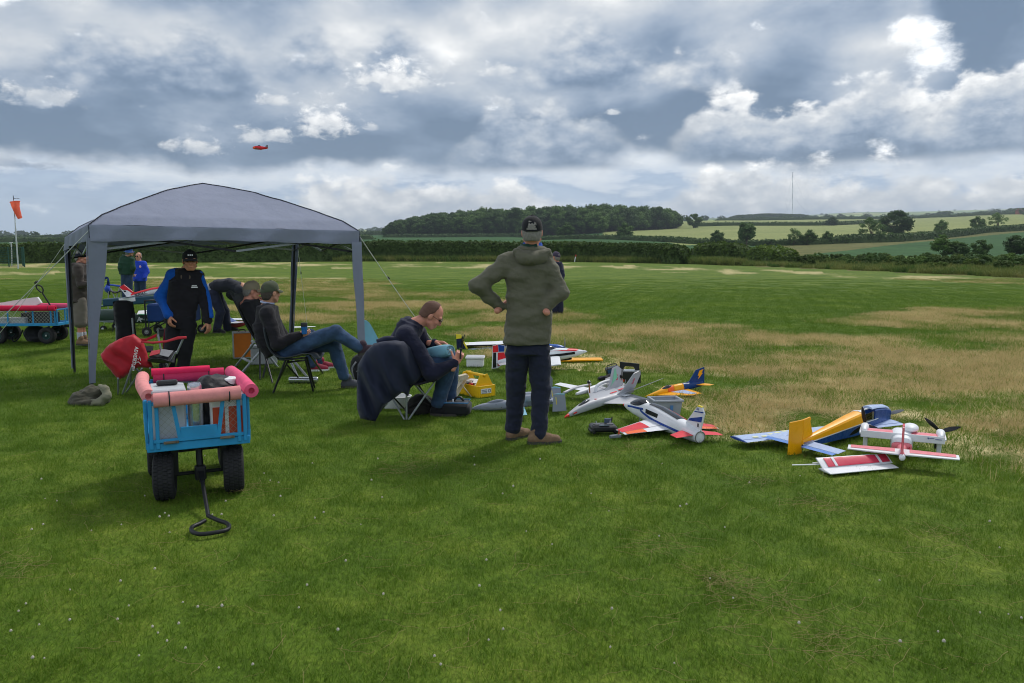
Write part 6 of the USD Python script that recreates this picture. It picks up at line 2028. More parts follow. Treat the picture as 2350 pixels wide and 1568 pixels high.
Ys = 9.15
ch = Thing('stacking_chair', 'dark grey plastic stacking chair with black legs under the olive capped man', 'chair', gp(670, 900))
h3 = lambda x, y, dy=0: at(x, y, Ys + dy)
SHELL = mat('grey_shell', (66, 72, 76), .45, 0, .05)
sp_ = [(604, 752), (607, 770), (614, 794), (626, 813), (645, 821), (672, 818), (696, 812), (712, 814), (722, 823)]
L_ = curve([h3(x, y, -.24) for x, y in sp_], 36)
g_ = []
for t in np.linspace(0, 1, 9):
    g_.append(L_ + V3(.02 * math.sin(math.pi * t), .47 * t, -.022 * math.sin(math.pi * t)))
ch.part('seat_shell', thick(sheet(np.array(g_)), .010), SHELL, True)
rods(ch, [(h3(656, 824, -.22), gp(627, 903)), (h3(700, 820, -.22), gp(719, 899)), (h3(662, 826, .2), gp(640, 872)), (h3(712, 816, .2), gp(741, 857)), (h3(656, 826, -.22), h3(700, 821, -.22)), (h3(612, 792, -.2), h3(640, 824, -.2)), (h3(660, 832, -.2), h3(705, 826, .2))], .012, BLACKM)
ch.part('frame', join([bar(h3(704, 820, -.2), gp(722, 890), .011, 8), bar(h3(659, 838, -.2), h3(684, 866, .1), .010, 8)]), BLACKM)

Yj = 7.55
ch = Thing('folding_chair', 'aluminium folding chair of the balding man, hidden under the draped jacket', 'chair', gp(930, 962))
h3 = lambda x, y, dy=0: at(x, y, Yj + dy)
rods(ch, [(h3(900, 914, .1), gp(928, 963)), (h3(933, 885, -.02), gp(933, 963)), (h3(1002, 870, .0), gp(938, 963)), (h3(950, 880, .05), gp(1013, 950)), (h3(890, 925, .3), gp(866, 948))], .0095, ALU)
rods(ch, [(h3(905, 914, .3), gp(930, 941)), (h3(962, 886, .3), gp(990, 930)), (h3(886, 926, .1), gp(868, 950))], .0085, BLACKM)
ch.part('seat', thick(sheet(np.array([[h3(905, 878, -.1), h3(960, 884, -.1), h3(1003, 872, -.1)], [h3(905, 868, .4), h3(960, 872, .4), h3(1003, 862, .4)]])), .012), BLACKC, True)
ch.part('backrest', bar(h3(880, 786, .0), h3(884, 930, .1), .012, 8), ALU)
jk = Thing('draped_jacket', 'navy jacket draped over the back of the balding man\'s chair', 'jacket', gp(860, 962))
poly = [(861, 786), (884, 780), (910, 779), (928, 783), (940, 796), (951, 811), (963, 836), (975, 861), (958, 878), (941, 893), (936, 911), (923, 899), (904, 912), (884, 925), (872, 944), (861, 965), (842, 963), (826, 960), (819, 936), (820, 880), (823, 836), (843, 804)]
jm = pillow(img_pts(poly, (890, 870), Yj), .12, img_plane(890, 870, Yj - .12, 0, .1), .02, .10,
            wave=lambda x, y: (.042 * np.sin(30 * x + 10 * y + 1.2 * np.sin(6 * y)) + .010 * np.sin(63 * x + 16 * y)) * np.clip((.40 - y) * 2.2, .2, 1),
            bulge=lambda x, y: .10 * np.exp(-((x + .0) / .18) ** 2) - .10 * np.clip((x - .12) * 4, 0, 1))
jk.part('cloth', jm, cloth('navy_shell', (30, 36, 56), .7, .08, .003, 40), True)
jk.part('collar', tube(curve([at(866, 786, Yj - .1), at(890, 778, Yj - .06), at(926, 783, Yj - .02)], 12), .030, 8), cloth('navy_shell', (30, 36, 56)), True)

# ------------------------------------------------------------------ things lying about
def box_at(name, label, cat, x, yb, Y, w, d, h, yaw, parts, top=None):
    o = at(x, yb, Y); o[2] = 0
    return Thing(name, label, cat, o), rotz(yaw, o)


ORG = mat('orange_case', (206, 112, 26), .45, 0, .08)
GDK = mat('dark_grey_side', (84, 84, 88), .5)
T, M = box_at('flight_case', 'orange flight case with silver edges behind the recliner', 'case', 558, 822, 11.9, .3, .14, .4, 0, None)
M = rotz(.35, T.base)
T.part('body', box(.27, .15, .38, (0, 0, .20), .006, M), ORG, 30)
T.part('side_panel', box(.006, .13, .36, (-.139, 0, .20), .002, M), GDK)
T.part('edge_trim', join([box(.022, .022, .39, (sx * .134, sy * .075, .20), .003, M) for sx in (-1, 1) for sy in (-1, 1)] + [box(.28, .02, .02, (0, sy * .075, z), .003, M) for sy in (-1, 1) for z in (.012, .392)]), ALU)
T.part('handle', tube(curve([(M @ np.array([x, 0, z, 1]))[:3] for x, z in ((-.05, .40), (-.03, .43), (.03, .43), (.05, .40))], 12), .008, 6), BLACKM, True)
T, M = box_at('storage_box', 'pale grey storage box standing under the recliner beside the orange case', 'box', 600, 834, 11.3, .3, .2, .26, 0, None)
M = rotz(.3, T.base)
T.part('body', box(.36, .24, .24, (.04, 0, .12), .012, M), CASEG, 30)
T.part('lid', box(.38, .26, .03, (.04, 0, .255), .008, M), CASEG, 30)
o = gp(694, 881)
T = Thing('flask', 'steel flask lying in the grass under the grey chair', 'flask', o)
FM = frame(o + V3(-.17, .04, .042), (1, .03, 0)) @ np.array([[0, 0, 1, 0], [0, 1, 0, 0], [-1, 0, 0, 0], [0, 0, 0, 1.0]])
T.part('body', lathe([(0, 0), (.038, .002), (.040, .02), (.040, .27), (.037, .275)], 20, FM), STEEL, 40)
T.part('cup', lathe([(.036, .272), (.040, .28), (.039, .33), (.028, .35), (0, .352)], 20, FM), STEEL, 40)
o = gp(828, 880)
T = Thing('rucksack', 'black rucksack on the grass behind the draped jacket', 'rucksack', o)
T.part('body', crumple(Field().ell(o + V3(-.02, .15, .17), (.13, .12, .18), k=.05).ell(o + V3(.02, .05, .10), (.12, .07, .10), k=.05).mesh(.014), .02, 9, 4), cloth('black_nylon', (26, 27, 31)), True)
T.part('strap', tube(curve([o + V3(-.06, .03, .26), o + V3(-.1, -.02, .18), o + V3(-.08, -.02, .06)], 12), .012, 6), GREYC, True)
T.part('zip', tube(curve([o + V3(-.05, -.025, .15), o + V3(.0, -.03, .165), o + V3(.06, -.02, .14)], 8), .004, 5), ALU, True)

YEL = mat('yellow_plastic', (232, 184, 14), .4, 0, .05)
o = gp(1092, 911)
T = Thing('tool_box', 'yellow open tool tote full of bottles and tools, with white label', 'tool box', o)
M = frame(o + V3(-.01, .15, 0), (.62, -.78, 0))
sh = lambda z, g: [(-.19 - g, -.11 - g), (.19 + g, -.11 - g), (.19 + g, .11 + g), (-.19 - g, .11 + g)]
T.part('tub', join([box(.42, .012, .13, (0, s * .116, .065), .003, M) for s in (-1, 1)] + [box(.012, .22, .13, (s * .205, 0, .065), .003, M) for s in (-1, 1)] + [box(.40, .22, .01, (0, 0, .008), .002, M)]), YEL, 30)
for s in (-1, 1):
    T.part('end_gable', prism([(-.115, 0), (.115, 0), (.05, .125), (-.05, .125)], .012, M @ np.array([[0, 0, 1, s * .16], [1, 0, 0, 0], [0, 1, 0, .125], [0, 0, 0, 1.0]])), YEL, 30)
T.part('handle', bar((M @ np.array([-.17, 0, .235, 1]))[:3], (M @ np.array([.17, 0, .235, 1]))[:3], .018, 10), YEL, True)
lb = T.part('label', box(.003, .14, .055, (.2135, -.01, .07), 0, M), WHITE)
T.part('print', join([box(.002, .07, .008, (.2155, -.035, .082 - .016 * k), 0, M) for k in range(3)]), mat('grey_print', (120, 124, 134)), parent=lb)
T.part('emblem', xf(lathe([(.012, 0), (.02, 0), (.02, .002), (.012, .002)], 16), M @ np.array([[0, 0, 1, .2152], [1, 0, 0, .035], [0, 1, 0, .07], [0, 0, 0, 1.0]])), mat('grey_print', (120, 124, 134)), parent=lb)
for nm, c, sz, m_, lab in (('bottle', (-.02, -.05), (.026, .15), mat('red_bottle', (200, 40, 40), .4), 'small red bottle standing in the yellow tool box'), ('bottle', (.06, -.04), (.024, .11), mat('navy_bottle', (38, 44, 92), .4), 'small dark blue bottle standing in the yellow tool box')):
    w = (M @ np.array([c[0], c[1], .016, 1]))[:3]
    B = Thing(nm, lab, 'bottle', w)
    RM = np.eye(4); RM[:3, 3] = w
    B.part('body', lathe([(0, 0), (sz[0], .002), (sz[0], sz[1] * .72), (sz[0] * .45, sz[1] * .82)], 16, RM), m_, 40)
    B.part('cap', lathe([(sz[0] * .5, sz[1] * .80), (sz[0] * .5, sz[1]), (0, sz[1])], 14, RM), WHITE, 40)
w = (M @ np.array([.09, -.115, .16, 1]))[:3]
B = Thing('tape_roll', 'white tape reel with red and blue rings hung in the yellow tool box', 'tape', w)
RM = M @ np.array([[0, 0, 1, .148], [1, 0, 0, -.02], [0, 1, 0, .165], [0, 0, 0, 1.0]])
B.part('reel', lathe([(.010, -.012), (.046, -.012), (.046, .012), (.010, .012), (.010, -.012)], 24, RM), WHITE, 40)
B.part('ring', lathe([(.026, .0125), (.036, .0125), (.036, .014), (.026, .014)], 24, RM), mat('red_bottle', (200, 40, 40)), 40)
w = (M @ np.array([-.12, -.02, .1, 1]))[:3]
B = Thing('tool_roll', 'dark tool roll and paper tucked in the near end of the yellow tool box', 'tools', w)
B.part('roll', tube([w + M[:3, 1] * -.1, w + M[:3, 1] * .1 + V3(0, 0, .02)], .03, 10), PLASTB, True)
B.part('paper', thick(sheet(np.array([[w + V3(-.03, 0, .03), w + V3(.1, 0, .01)], [w + V3(0, .06, .06), w + V3(.12, .06, .05)]])), .004), WHITE)

WOOD = mat('balsa', (196, 184, 160), .8, 0, .12, 8, squash=(1, 8, 1))
o = gp(1046, 912)
T = Thing('model_stand', 'beige wooden model stand leaning beside the yellow tool box', 'stand', o)
h3 = lambda x, y, Y: at(x, y, Y)
T.part('board', thick(sheet(np.array([[h3(1030, 912, 8.55), h3(1064, 866, 8.75)], [h3(1045, 914, 8.62), h3(1073, 862, 8.9)]])), .045), WOOD, 30)
T.part('top_block', box(.10, .07, .055, M=frame(h3(1062, 866, 8.75), (.75, .4, .15))), WOOD, 30)
T.part('prop_stick', bar(h3(1054, 876, 8.7), gp(1082, 911), .007, 6), WOOD)

o = gp(1046, 957)
T = Thing('transmitter_case', 'black soft case with blue piping lying beside the balding man\'s feet', 'case', o)
M = rotz(-.06, o + V3(0, .12, 0))
T.part('body', box(.285, .24, .13, (0, 0, .067), .03, M), cloth('black_nylon', (26, 27, 31)), 40)
lz = .134
T.part('piping', tube([(M @ np.array([x, y, lz, 1]))[:3] for x, y in ((-.125, -.105), (.125, -.105), (.125, .105), (-.125, .105), (-.125, -.105))], .004, 6), mat('cyan_piping', (30, 130, 190)), True)
T.part('handle', tube(curve([(M @ np.array([x, .02, z, 1]))[:3] for x, z in ((-.03, .135), (0, .165), (.04, .165), (.07, .135))], 12), .012, 8), PLASTB, True)
T.part('tag', box(.016, .01, .03, (-.03, -.03, .145), .002, M), WHITE)
o = gp(900, 942)
T = Thing('wash_bowl', 'white plastic bowl on the grass under the balding man\'s chair', 'bowl', o)
bow = np.array([[(.145 + .03 * s) * math.cos(a), (.11 + .025 * s) * math.sin(a), .115 * s] for s in (0, .5, 1) for a in np.linspace(0, 2 * np.pi, 28, endpoint=False)]).reshape(3, 28, 3) + o + V3(0, .16, .005)
T.part('bowl', thick(loft(bow, False), .005), WHITE, True)
T.part('rim', tube(np.vstack([bow[2], bow[2][:1]]), .006, 6, False), WHITE, True)
o = gp(962, 955)
T = Thing('holdall', 'dark brown holdall on the grass between the chair and the black case', 'bag', o)
T.part('body', crumple(Field().ell(o + V3(0, .16, .09), (.14, .12, .10), k=.05).ell(o + V3(-.03, .10, .05), (.13, .09, .055), k=.05).mesh(.013), .022, 10, 9), cloth('dark_brown_bag', (40, 38, 34)), True)
T.part('strap', tube(curve([o + V3(-.1, .05, .08), o + V3(0, .03, .13), o + V3(.09, .06, .09)], 12), .012, 6), cloth('dark_brown_bag', (40, 38, 34)), True)
o = gp(1090, 844)
T = Thing('plastic_box', 'white plastic box with ribbed lid beyond the yellow tool box', 'box', o)
M = rotz(-.05, o + V3(0, .1, 0))
T.part('body', box(.235, .17, .115, (0, 0, .06), .012, M), WHITE, 30)
T.part('lid', box(.262, .19, .03, (0, 0, .132), .008, M), WHITE, 30)
T.part('lid_rib', join([box(.25, .012, .012, (0, y, .15), .002, M) for y in (-.06, 0, .06)]), WHITE)

o = gp(1440, 880)
T = Thing('field_box', 'black open model field box with tall handle frame', 'field box', o)
M = rotz(-.12, o + V3(.01, .12, 0))
T.part('body', join([box(.27, .012, .13, (.03, s * .1, .067), .002, M) for s in (-1, 1)] + [box(.012, .2, .13, (.03 + s * .13, 0, .067), .002, M) for s in (-1, 1)] + [box(.26, .2, .012, (.03, 0, .01), .002, M)]), PLASTB)
T.part('handle_frame', prism([(-.10, 0), (-.10, .235), (.14, .215), (.14, 0), (.10, 0), (.085, .15), (.07, .175), (-.03, .185), (-.05, .165), (-.06, 0)], .022, M @ np.array([[1, 0, 0, .01], [0, 0, -1, 0.02], [0, 1, 0, .01], [0, 0, 0, 1.0]])), PLASTB, 30)
T.part('tray', box(.2, .15, .012, (.05, 0, .14), .002, M), ALU)
T.part('orange_label', box(.05, .004, .03, (-.06, -.108, .03), 0, M), ORANGE)
o2 = gp(1405, 872)
T = Thing('charger', 'dark battery charger with a blue screen leaning on the field box', 'charger', o2)
M = frame(o2 + V3(.02, .12, .10), (.95, .1, .25)) 
T.part('body', box(.17, .13, .10, (0, 0, 0), .012, M), PLASTB, 30)
T.part('screen', box(.085, .005, .06, (-.035, -.067, .005), 0, M), mat('blue_screen', (52, 82, 104), .2))
T.part('handle', tube(curve([(M @ np.array([x, 0, z, 1]))[:3] for x, z in ((-.06, .05), (-.05, .078), (.05, .078), (.07, .05))], 14), .006, 6), PLASTB, True)
o2 = gp(1392, 876)
T = Thing('cable_bundle', 'black cables and cloth heaped left of the field box', 'cables', o2)
T.part('bundle', crumple(Field().ell(o2 + V3(0, .08, .03), (.10, .07, .035), k=.03).ell(o2 + V3(.08, .09, .05), (.06, .06, .04), k=.03).mesh(.01), .025, 16, 2), BLACKC, True)

o = gp(1386, 1000)
T = Thing('transmitter', 'black radio control transmitter lying in the grass in front of the models', 'transmitter', o)
M = rotz(.10, o + V3(0, .085, .0))
T.part('body', box(.235, .155, .06, (0, 0, .055), .018, M), PLASTB, 40)
for s in (-1, 1):
    T.part('grip', box(.05, .14, .05, (s * .1, -.01, .032), .015, M), PLASTB, 40)
    T.part('gimbal', lathe([(0, 0), (.03, 0), (.03, .006), (.022, .008), (0, .008)], 18, M @ np.array([[1, 0, 0, s * .06], [0, 1, 0, -.01], [0, 0, 1, .085], [0, 0, 0, 1.0]])), GDK, 40)
    T.part('stick', bar((M @ np.array([s * .06, -.01, .09, 1]))[:3], (M @ np.array([s * .065, .0, .115, 1]))[:3], .004, 6), ALU)
T.part('screen', box(.09, .03, .004, (0, -.055, .086), 0, M), mat('grey_screen', (80, 92, 98), .2))
T.part('module', box(.06, .03, .045, (.055, .06, .10), .005, M), mat('blue_grey_module', (72, 84, 104), .4))
T.part('antenna', bar((M @ np.array([.09, .07, .09, 1]))[:3], (M @ np.array([.10, .08, .13, 1]))[:3], .006, 8), PLASTB)
o = gp(1413, 1010)
T = Thing('battery_tool', 'small grey hand tool with orange button lying beside the red wing tip', 'tool', o)
M = frame(o + V3(0, .03, .025), (.95, .45, 0))
T.part('body', box(.115, .028, .03, (0, 0, 0), .006, M), mat('grey_plastic', (112, 118, 126), .5), 30)
T.part('button', bar((M @ np.array([.035, 0, .012, 1]))[:3], (M @ np.array([.038, 0, .05, 1]))[:3], .008, 8), ORANGE)

GREYP = mat('grey_plastic_crate', (150, 156, 164), .5, 0, .06)
o = gp(1532, 961)
T = Thing('grey_tub', 'grey plastic tub standing behind the white and red jet', 'tub', o)
M = rotz(.12, o + V3(0, .13, 0))
def ring4(w, d, z):
    return [(-w, -d, z), (w, -d, z), (w, d, z), (-w, d, z)]
bow = np.array([ring4(.115, .085, .0), ring4(.135, .105, .165)])
T.part('tub', xf(thick(loft(bow, False), .008), M), GREYP, 30)
T.part('rim', join([box(.29, .022, .02, (0, s * .11, .168), .004, M) for s in (-1, 1)] + [box(.022, .235, .02, (s * .14, 0, .168), .004, M) for s in (-1, 1)]), GREYP, 30)
T.part('floor', box(.22, .16, .008, (0, 0, .01), 0, M), GREYP)
T.part('blue_mark', box(.03, .003, .07, (.03, -.108, .09), 0, M), mat('blue_mark', (70, 120, 170)))

cw = person_cup = at(698, 753, 9.02)
T = Thing('cup', 'blue travel cup with black lid held by the olive capped man', 'cup', cw - V3(0, 0, .05))
RM = np.eye(4); RM[:3, 3] = cw - V3(.0, 0, .07)
T.part('body', lathe([(0, 0), (.028, .002), (.034, .085), (.034, .09)], 20, RM), mat('blue_cup', (30, 96, 160), .35), 40)
T.part('lid', lathe([(.036, .088), (.037, .12), (.03, .13), (0, .13)], 20, RM), PLASTB, 40)
hw = at(1057, 812, 7.5)
T = Thing('hand_tool', 'thin black tool held upright in the balding man\'s right hand', 'tool', hw)
T.part('shaft', bar(hw - V3(.0, 0, .02), at(1066, 768, 7.5), .0045, 6), PLASTB)
T.part('grip', bar(hw - V3(.003, 0, .05), hw + V3(.004, 0, .05), .009, 8), PLASTB)

# ------------------------------------------------------------------ farther things
b = gp(42, 617)
T = Thing('windsock', 'orange windsock hanging from a tall white pole at the far left', 'windsock', b)
tp_ = at(31, 459, b[1])
T.part('pole', join([bar(b, b + (tp_ - b) * .6, .055, 8), bar(b + (tp_ - b) * .58, tp_, .04, 8)]), mat('white_pole', (190, 194, 196), .5), True)
sk = [at(x, y, b[1]) for x, y in ((34, 463.5), (36, 474), (40, 486), (46, 501))]
ORS = mat('orange_sock', (252, 128, 100), .8, 0, .06, trans=.4)
cv = curve(sk, 12)
T.part('sock', crumple(tube(cv, np.linspace(.36, .18, len(cv)), 16, False), .03, 3), ORS, True)
T.part('hoop', tube([sk[0] + V3(.36 * math.cos(a), .36 * math.sin(a), .05 * math.cos(a)) for a in np.linspace(0, 6.283, 17)], .03, 6, False), ORS, True)
T.part('swivel', join([bar(tp_, tp_ + V3(0, 0, .35), .03, 6), bar(tp_ + V3(0, 0, .1), tp_ + V3(.5, 0, .12), .02, 6)]), BLACKM)

GF = mat('green_fence_paint', (26, 74, 62), .6)
T = Thing('mesh_fence', 'dark green mesh fence enclosure at the far left below the windsock', 'fence', at(20, 611, 73))
e0, e1, e2 = at(-160, 611, 73), at(57, 611, 73), at(52, 611, 80)
for q in (e0, e1, e2):
    q[2] = float(land(q[0], q[1]))
for a, b_ in ((e0, e1), (e1, e2)):
    L_ = np.linalg.norm(b_ - a)
    npan = max(1, int(round(L_ / 1.5)))
    for k in range(npan):
        p0, p1 = a + (b_ - a) * k / npan, a + (b_ - a) * (k + 1) / npan
        T.part('post', bar(p0, p0 + V3(0, 0, 1.85), .04, 4), GF)
        T.part('mesh_panel', join([bar(p0 + (p1 - p0) * s + V3(0, 0, .05), p0 + (p1 - p0) * s + V3(0, 0, 1.8), .012, 3) for s in np.linspace(.05, .95, 13)] + [flatbar(p0 + V3(0, 0, z), p1 + V3(0, 0, z), .012, .03) for z in np.linspace(.1, 1.75, 9)]), GF, False)
T.part('post', bar(e2, e2 + V3(0, 0, 1.85), .04, 4), GF)
b = at(26, 590, 78); b[2] = float(land(b[0], b[1]))
T = Thing('white_post', 'thin white post with a short crossbar behind the mesh fence', 'post', b)
T.part('post', bar(b, at(26, 557, 78), .06, 6), mat('white_pole', (190, 194, 196)))
T.part('crossbar', bar(at(22, 557, 78), at(29, 557, 78), .05, 6), mat('white_pole', (190, 194, 196)))
b = gp(1318.5, 601.5)
T = Thing('marker_post', 'leaning white post with red top at the field edge', 'post', b)
d_ = at(1322, 585, b[1]) - b
T.part('post', bar(b, b + d_ * .72, .07, 8), WHITE)
T.part('red_top', bar(b + d_ * .72, b + d_, .07, 8), mat('red_paint', (190, 40, 36), .5))

b = at(1819, 498, 3000); b[2] = float(land(b[0], b[1]))
T = Thing('radio_mast', 'tall thin guyed radio mast on the far horizon', 'mast', b)
tp_ = at(1819, 395, 3000)
segs = 9
for k in range(segs):
    p0, p1 = b + (tp_ - b) * k / segs, b + (tp_ - b) * (k + 1) / segs
    T.part('mast_section', join([bar(p0 + V3(*o_, 0), p1 + V3(*o_, 0), .40, 4) for o_ in ((-1.1, -.7), (1.1, -.7), (0, 1.2))] + [bar(p0 + (p1 - p0) * (q / 6) + V3((-1.1, 1.1)[q % 2], -.7, 0), p0 + (p1 - p0) * ((q + 1) / 6) + V3((1.1, -1.1)[q % 2], -.7, 0), .3, 4) for q in range(6)]), mat('mast_white', (214, 218, 224), .6) if k % 2 else mat('mast_grey', (168, 174, 184), .6), False)
for z in (.5, .95):
    for a in (-.4, 1.7, 3.8):
        T.part('guy_wire', bar(b + (tp_ - b) * z, b + V3(70 * math.cos(a), 70 * math.sin(a), 0), .12, 3), mat('mast_grey', (112, 120, 132)))

b = at(2342, 499, 1330); b[2] = float(land(b[0], b[1])) - .5
T = Thing('farmhouse', 'red brick house half cut by the right picture edge on the skyline', 'house', b)
M = rotz(.2, b)
BRICK = mat('red_brick', (140, 82, 66), .9, 0, .2, 2.0)
ROOFT = mat('red_roof', (122, 64, 54), .9, 0, .15, 2.0)
T.part('wall', box(14, 8, 5.5, (0, 0, 2.75), 0, M), BRICK)
T.part('roof', xf(prism([(-4.6, 0), (4.6, 0), (0, 3.4)], 15), M @ np.array([[0, 0, 1, 0], [1, 0, 0, 0], [0, 1, 0, 5.5], [0, 0, 0, 1.0]])), ROOFT)
for x in (-5.5, 5.5):
    T.part('chimney', box(1, 1, 3, (x, 0, 9), 0, M), BRICK)
for x in (-4.5, -1.5, 1.5, 4.5):
    for z in (1.6, 4.2):
        T.part('window', box(1.1, .1, 1.2, (x, -4.05, z), 0, M), WHITE)
T.part('door', box(1.1, .1, 2.1, (0, -4.06, 1.05), 0, M), mat('dark_door', (50, 44, 40)))

# ------------------------------------------------------------------ model aircraft
def foam_mat(name, rgb, rough=.45, var=.04, dirt=.0):
    return mat(name, rgb, rough, 0, var, 12.0, .0006, 160, .4, 0, 0, dirt)


PW = foam_mat('white_foam', (224, 226, 230), dirt=.10)
PGREY = foam_mat('grey_foam', (146, 152, 164), dirt=.12)
PLG = foam_mat('light_grey_foam', (172, 174, 180), dirt=.12)
PDG = foam_mat('shadow_grey_foam', (134, 134, 136))
PRED = foam_mat('red_film', (220, 38, 48), .35)
PORG = foam_mat('orange_film', (244, 104, 34), .35)
PBLUE = foam_mat('blue_film', (22, 62, 140), .3)
PDBLUE = foam_mat('deep_blue_film', (12, 58, 120), .3)
PYEL = foam_mat('yellow_film', (246, 170, 10), .35)
PNAVY = foam_mat('navy_film', (24, 32, 66), .3)
PPALE = foam_mat('pale_blue_film', (176, 194, 228), .3)
PTURQ = foam_mat('turquoise_film', (132, 184, 204), .4)
PPINK = foam_mat('pink_film', (226, 120, 130), .4)
PCRIM = foam_mat('crimson_film', (204, 46, 76), .4)
PGREEN = foam_mat('pale_green_film', (126, 196, 160), .4)
PTEAL = foam_mat('dark_teal_film', (26, 66, 86), .4)
PDGRN = foam_mat('dark_green_paint', (50, 70, 62), .45)
PBLACK = foam_mat('black_film', (26, 26, 30), .25)
CANOPY = mat('dark_canopy', (40, 42, 48), .14, 0, .04)


class Model(Thing):
    """A model aircraft: x towards the nose, y to its left, z up, on its own frame."""

    def __init__(self, name, label, M, category='model plane', group=None, ground=None):
        super().__init__(name, label, category, M[:3, 3] if ground is None else ground, group)
        self.M = M

    def add(self, name, mesh, material, smooth=40, parent=None, label=None):
        return self.part(name, xf(mesh, self.M), material, smooth, parent, label)


def fus(st, n=24, p=2.4):
    """Skin over stations (x, y, z, half width, half height[, power])."""
    a = np.linspace(0, 2 * np.pi, n, endpoint=False)
    rings = []
    for s in st:
        q = s[5] if len(s) > 5 else p
        c, d = np.cos(a), np.sin(a)
        rings.append(np.stack([np.full(n, s[0]), s[1] + s[3] * np.sign(c) * np.abs(c) ** (2 / q), s[2] + s[4] * np.sign(d) * np.abs(d) ** (2 / q)], -1))
    return loft(np.array(rings)[::-1])


def smooth_st(st, m=5):
    """More stations on a smooth curve through the given ones."""
    s = np.array([tuple(q[:5]) for q in st], float)
    return [tuple(q) for q in curve(s, m * (len(s) - 1))]


def wing(p0, c0, p1, c1, th=.11, n=14, te=.0):
    """A wing panel from root leading edge p0 (chord c0, running back along -x) to tip p1."""
    p0, p1 = np.asarray(p0, float), np.asarray(p1, float)
    sp = p1 - p0
    nz = unit(np.cross([-1.0, 0, 0], sp))
    nz = -nz if nz[2] < 0 else nz
    t = (1 - np.cos(np.linspace(0, np.pi, n))) / 2
    y = 5 * (.2969 * np.sqrt(t) - .126 * t - .3516 * t ** 2 + .2843 * t ** 3 - .1036 * t ** 4)
    rings = []
    for k in np.linspace(0, 1, 5):
        c, o = c0 + (c1 - c0) * k, p0 + sp * k
        up = [o + np.array([-1, 0, 0]) * c * a + nz * (b * th + te) * c for a, b in zip(t, y)]
        dn = [o + np.array([-1, 0, 0]) * c * a - nz * (b * th * .75 + te) * c for a, b in zip(t[::-1][1:-1], y[::-1][1:-1])]
        rings.append(up + dn)
    v, f = loft(np.array(rings)[::-1])
    return v, (f if trimesh.Trimesh(v, f, process=False).volume > 0 else f[:, ::-1])


def strip(p0, c0, p1, c1, a0, a1, lift, th=.11, side=1):
    """A thin coloured covering on a wing panel between chord fractions a0 and a1, lifted clear of it."""
    p0, p1 = np.asarray(p0, float), np.asarray(p1, float)
    sp = p1 - p0
    nz = unit(np.cross([-1.0, 0, 0], sp))
    nz = (-nz if nz[2] < 0 else nz) * side
    t = np.linspace(a0, a1, 6)
    y = 5 * (.2969 * np.sqrt(t) - .126 * t - .3516 * t ** 2 + .2843 * t ** 3 - .1036 * t ** 4) * (1 if side > 0 else .75)
    g_ = [[p0 + sp * k + np.array([-1, 0, 0]) * (c0 + (c1 - c0) * k) * a + nz * (b * th * (c0 + (c1 - c0) * k) + lift) for a, b in zip(t, y)] for k in np.linspace(0, 1, 4)]
    return thick(sheet(np.array(g_)), .0012)


def fin_plate(outline, t, y=0.0, M=None):
    """A vertical plate: the outline in (x, z)."""
    F = np.array([[1, 0, 0, 0], [0, 0, -1, y], [0, 1, 0, 0], [0, 0, 0, 1.0]])
    return prism(outline, t, F if M is None else M @ F)


def wheel_small(T, c, r, w, strut=None):
    Mx = np.eye(4)
    Mx[:3, 0], Mx[:3, 1], Mx[:3, 2], Mx[:3, 3] = (1, 0, 0), (0, 0, -1), (0, 1, 0), c
    wp = T.add('wheel', lathe([(0, -w / 2), (r * .7, -w / 2), (r, -w * .25), (r, w * .25), (r * .7, w / 2), (0, w / 2)], 18, Mx), RUBBER, 40)
    T.add('hub', lathe([(0, -w * .6), (r * .4, -w * .58), (r * .4, w * .58), (0, w * .6)], 12, Mx), PW, 40, parent=wp)
    if strut is not None:
        T.add('gear_leg', bar(strut, c, .0045, 6), ALU)


def prop(T, c, r, blades=2, phase=0.0, cone=.02, material=None, axis=None, w=.12):
    """A propeller at rest: cambered, twisted blades on a spinner facing +x."""
    F = np.eye(4)
    F[:3, 3] = c
    sp = T.add('spinner', xf(lathe([(cone, 0), (cone * .95, cone * .6), (cone * .6, cone * 1.5), (0, cone * 2)], 16), F @ np.array([[0, 0, 1, 0], [0, 1, 0, 0], [-1, 0, 0, 0], [0, 0, 0, 1.0]])), material or PBLACK, True)
    for k in range(blades):
        a = phase + 2 * np.pi * k / blades
        g_ = []
        for s in np.linspace(.08, 1, 9):
            ch_ = r * w * (math.sin(math.pi * min(s * .9 + .12, 1)) ** .7 + .12)
            tw = .9 - .65 * s
            d = np.array([0, -math.sin(a), math.cos(a)])
            e = np.array([math.sin(tw), math.cos(a) * math.cos(tw), math.sin(a) * math.cos(tw)])
            g_.append([np.array(c) + d * r * s + e * ch_ * q for q in (-1, -.3, .4, 1)])
        T.add('blade', thick(sheet(np.array(g_)), .004), material or PBLACK, True, parent=sp)


def decal(text, height, M, material, T, name='lettering', parent=None, bold=False):
    tm = meshkit.text_mesh(text, height, .0012, bold)
    T.add(name, xf((np.array(tm.vertices), np.array(tm.faces)), M), material, False, parent=parent)


# frame whose x runs along the side of a plane, letters upright, seen from its left (+y) or right
def side_text(x, y, z, left=True, a=0.0):
    c, s = math.cos(a), math.sin(a)
    X = np.array([-1, 0, 0]) if left else np.array([1, 0, 0])
    Yv = np.array([0, 0, 1.0])
    X, Yv = X * c + Yv * s, Yv * c - X * s
    M = np.eye(4)
    M[:3, 0], M[:3, 1], M[:3, 2], M[:3, 3] = X, Yv, np.cross(X, Yv), (x, y, z)
    return M


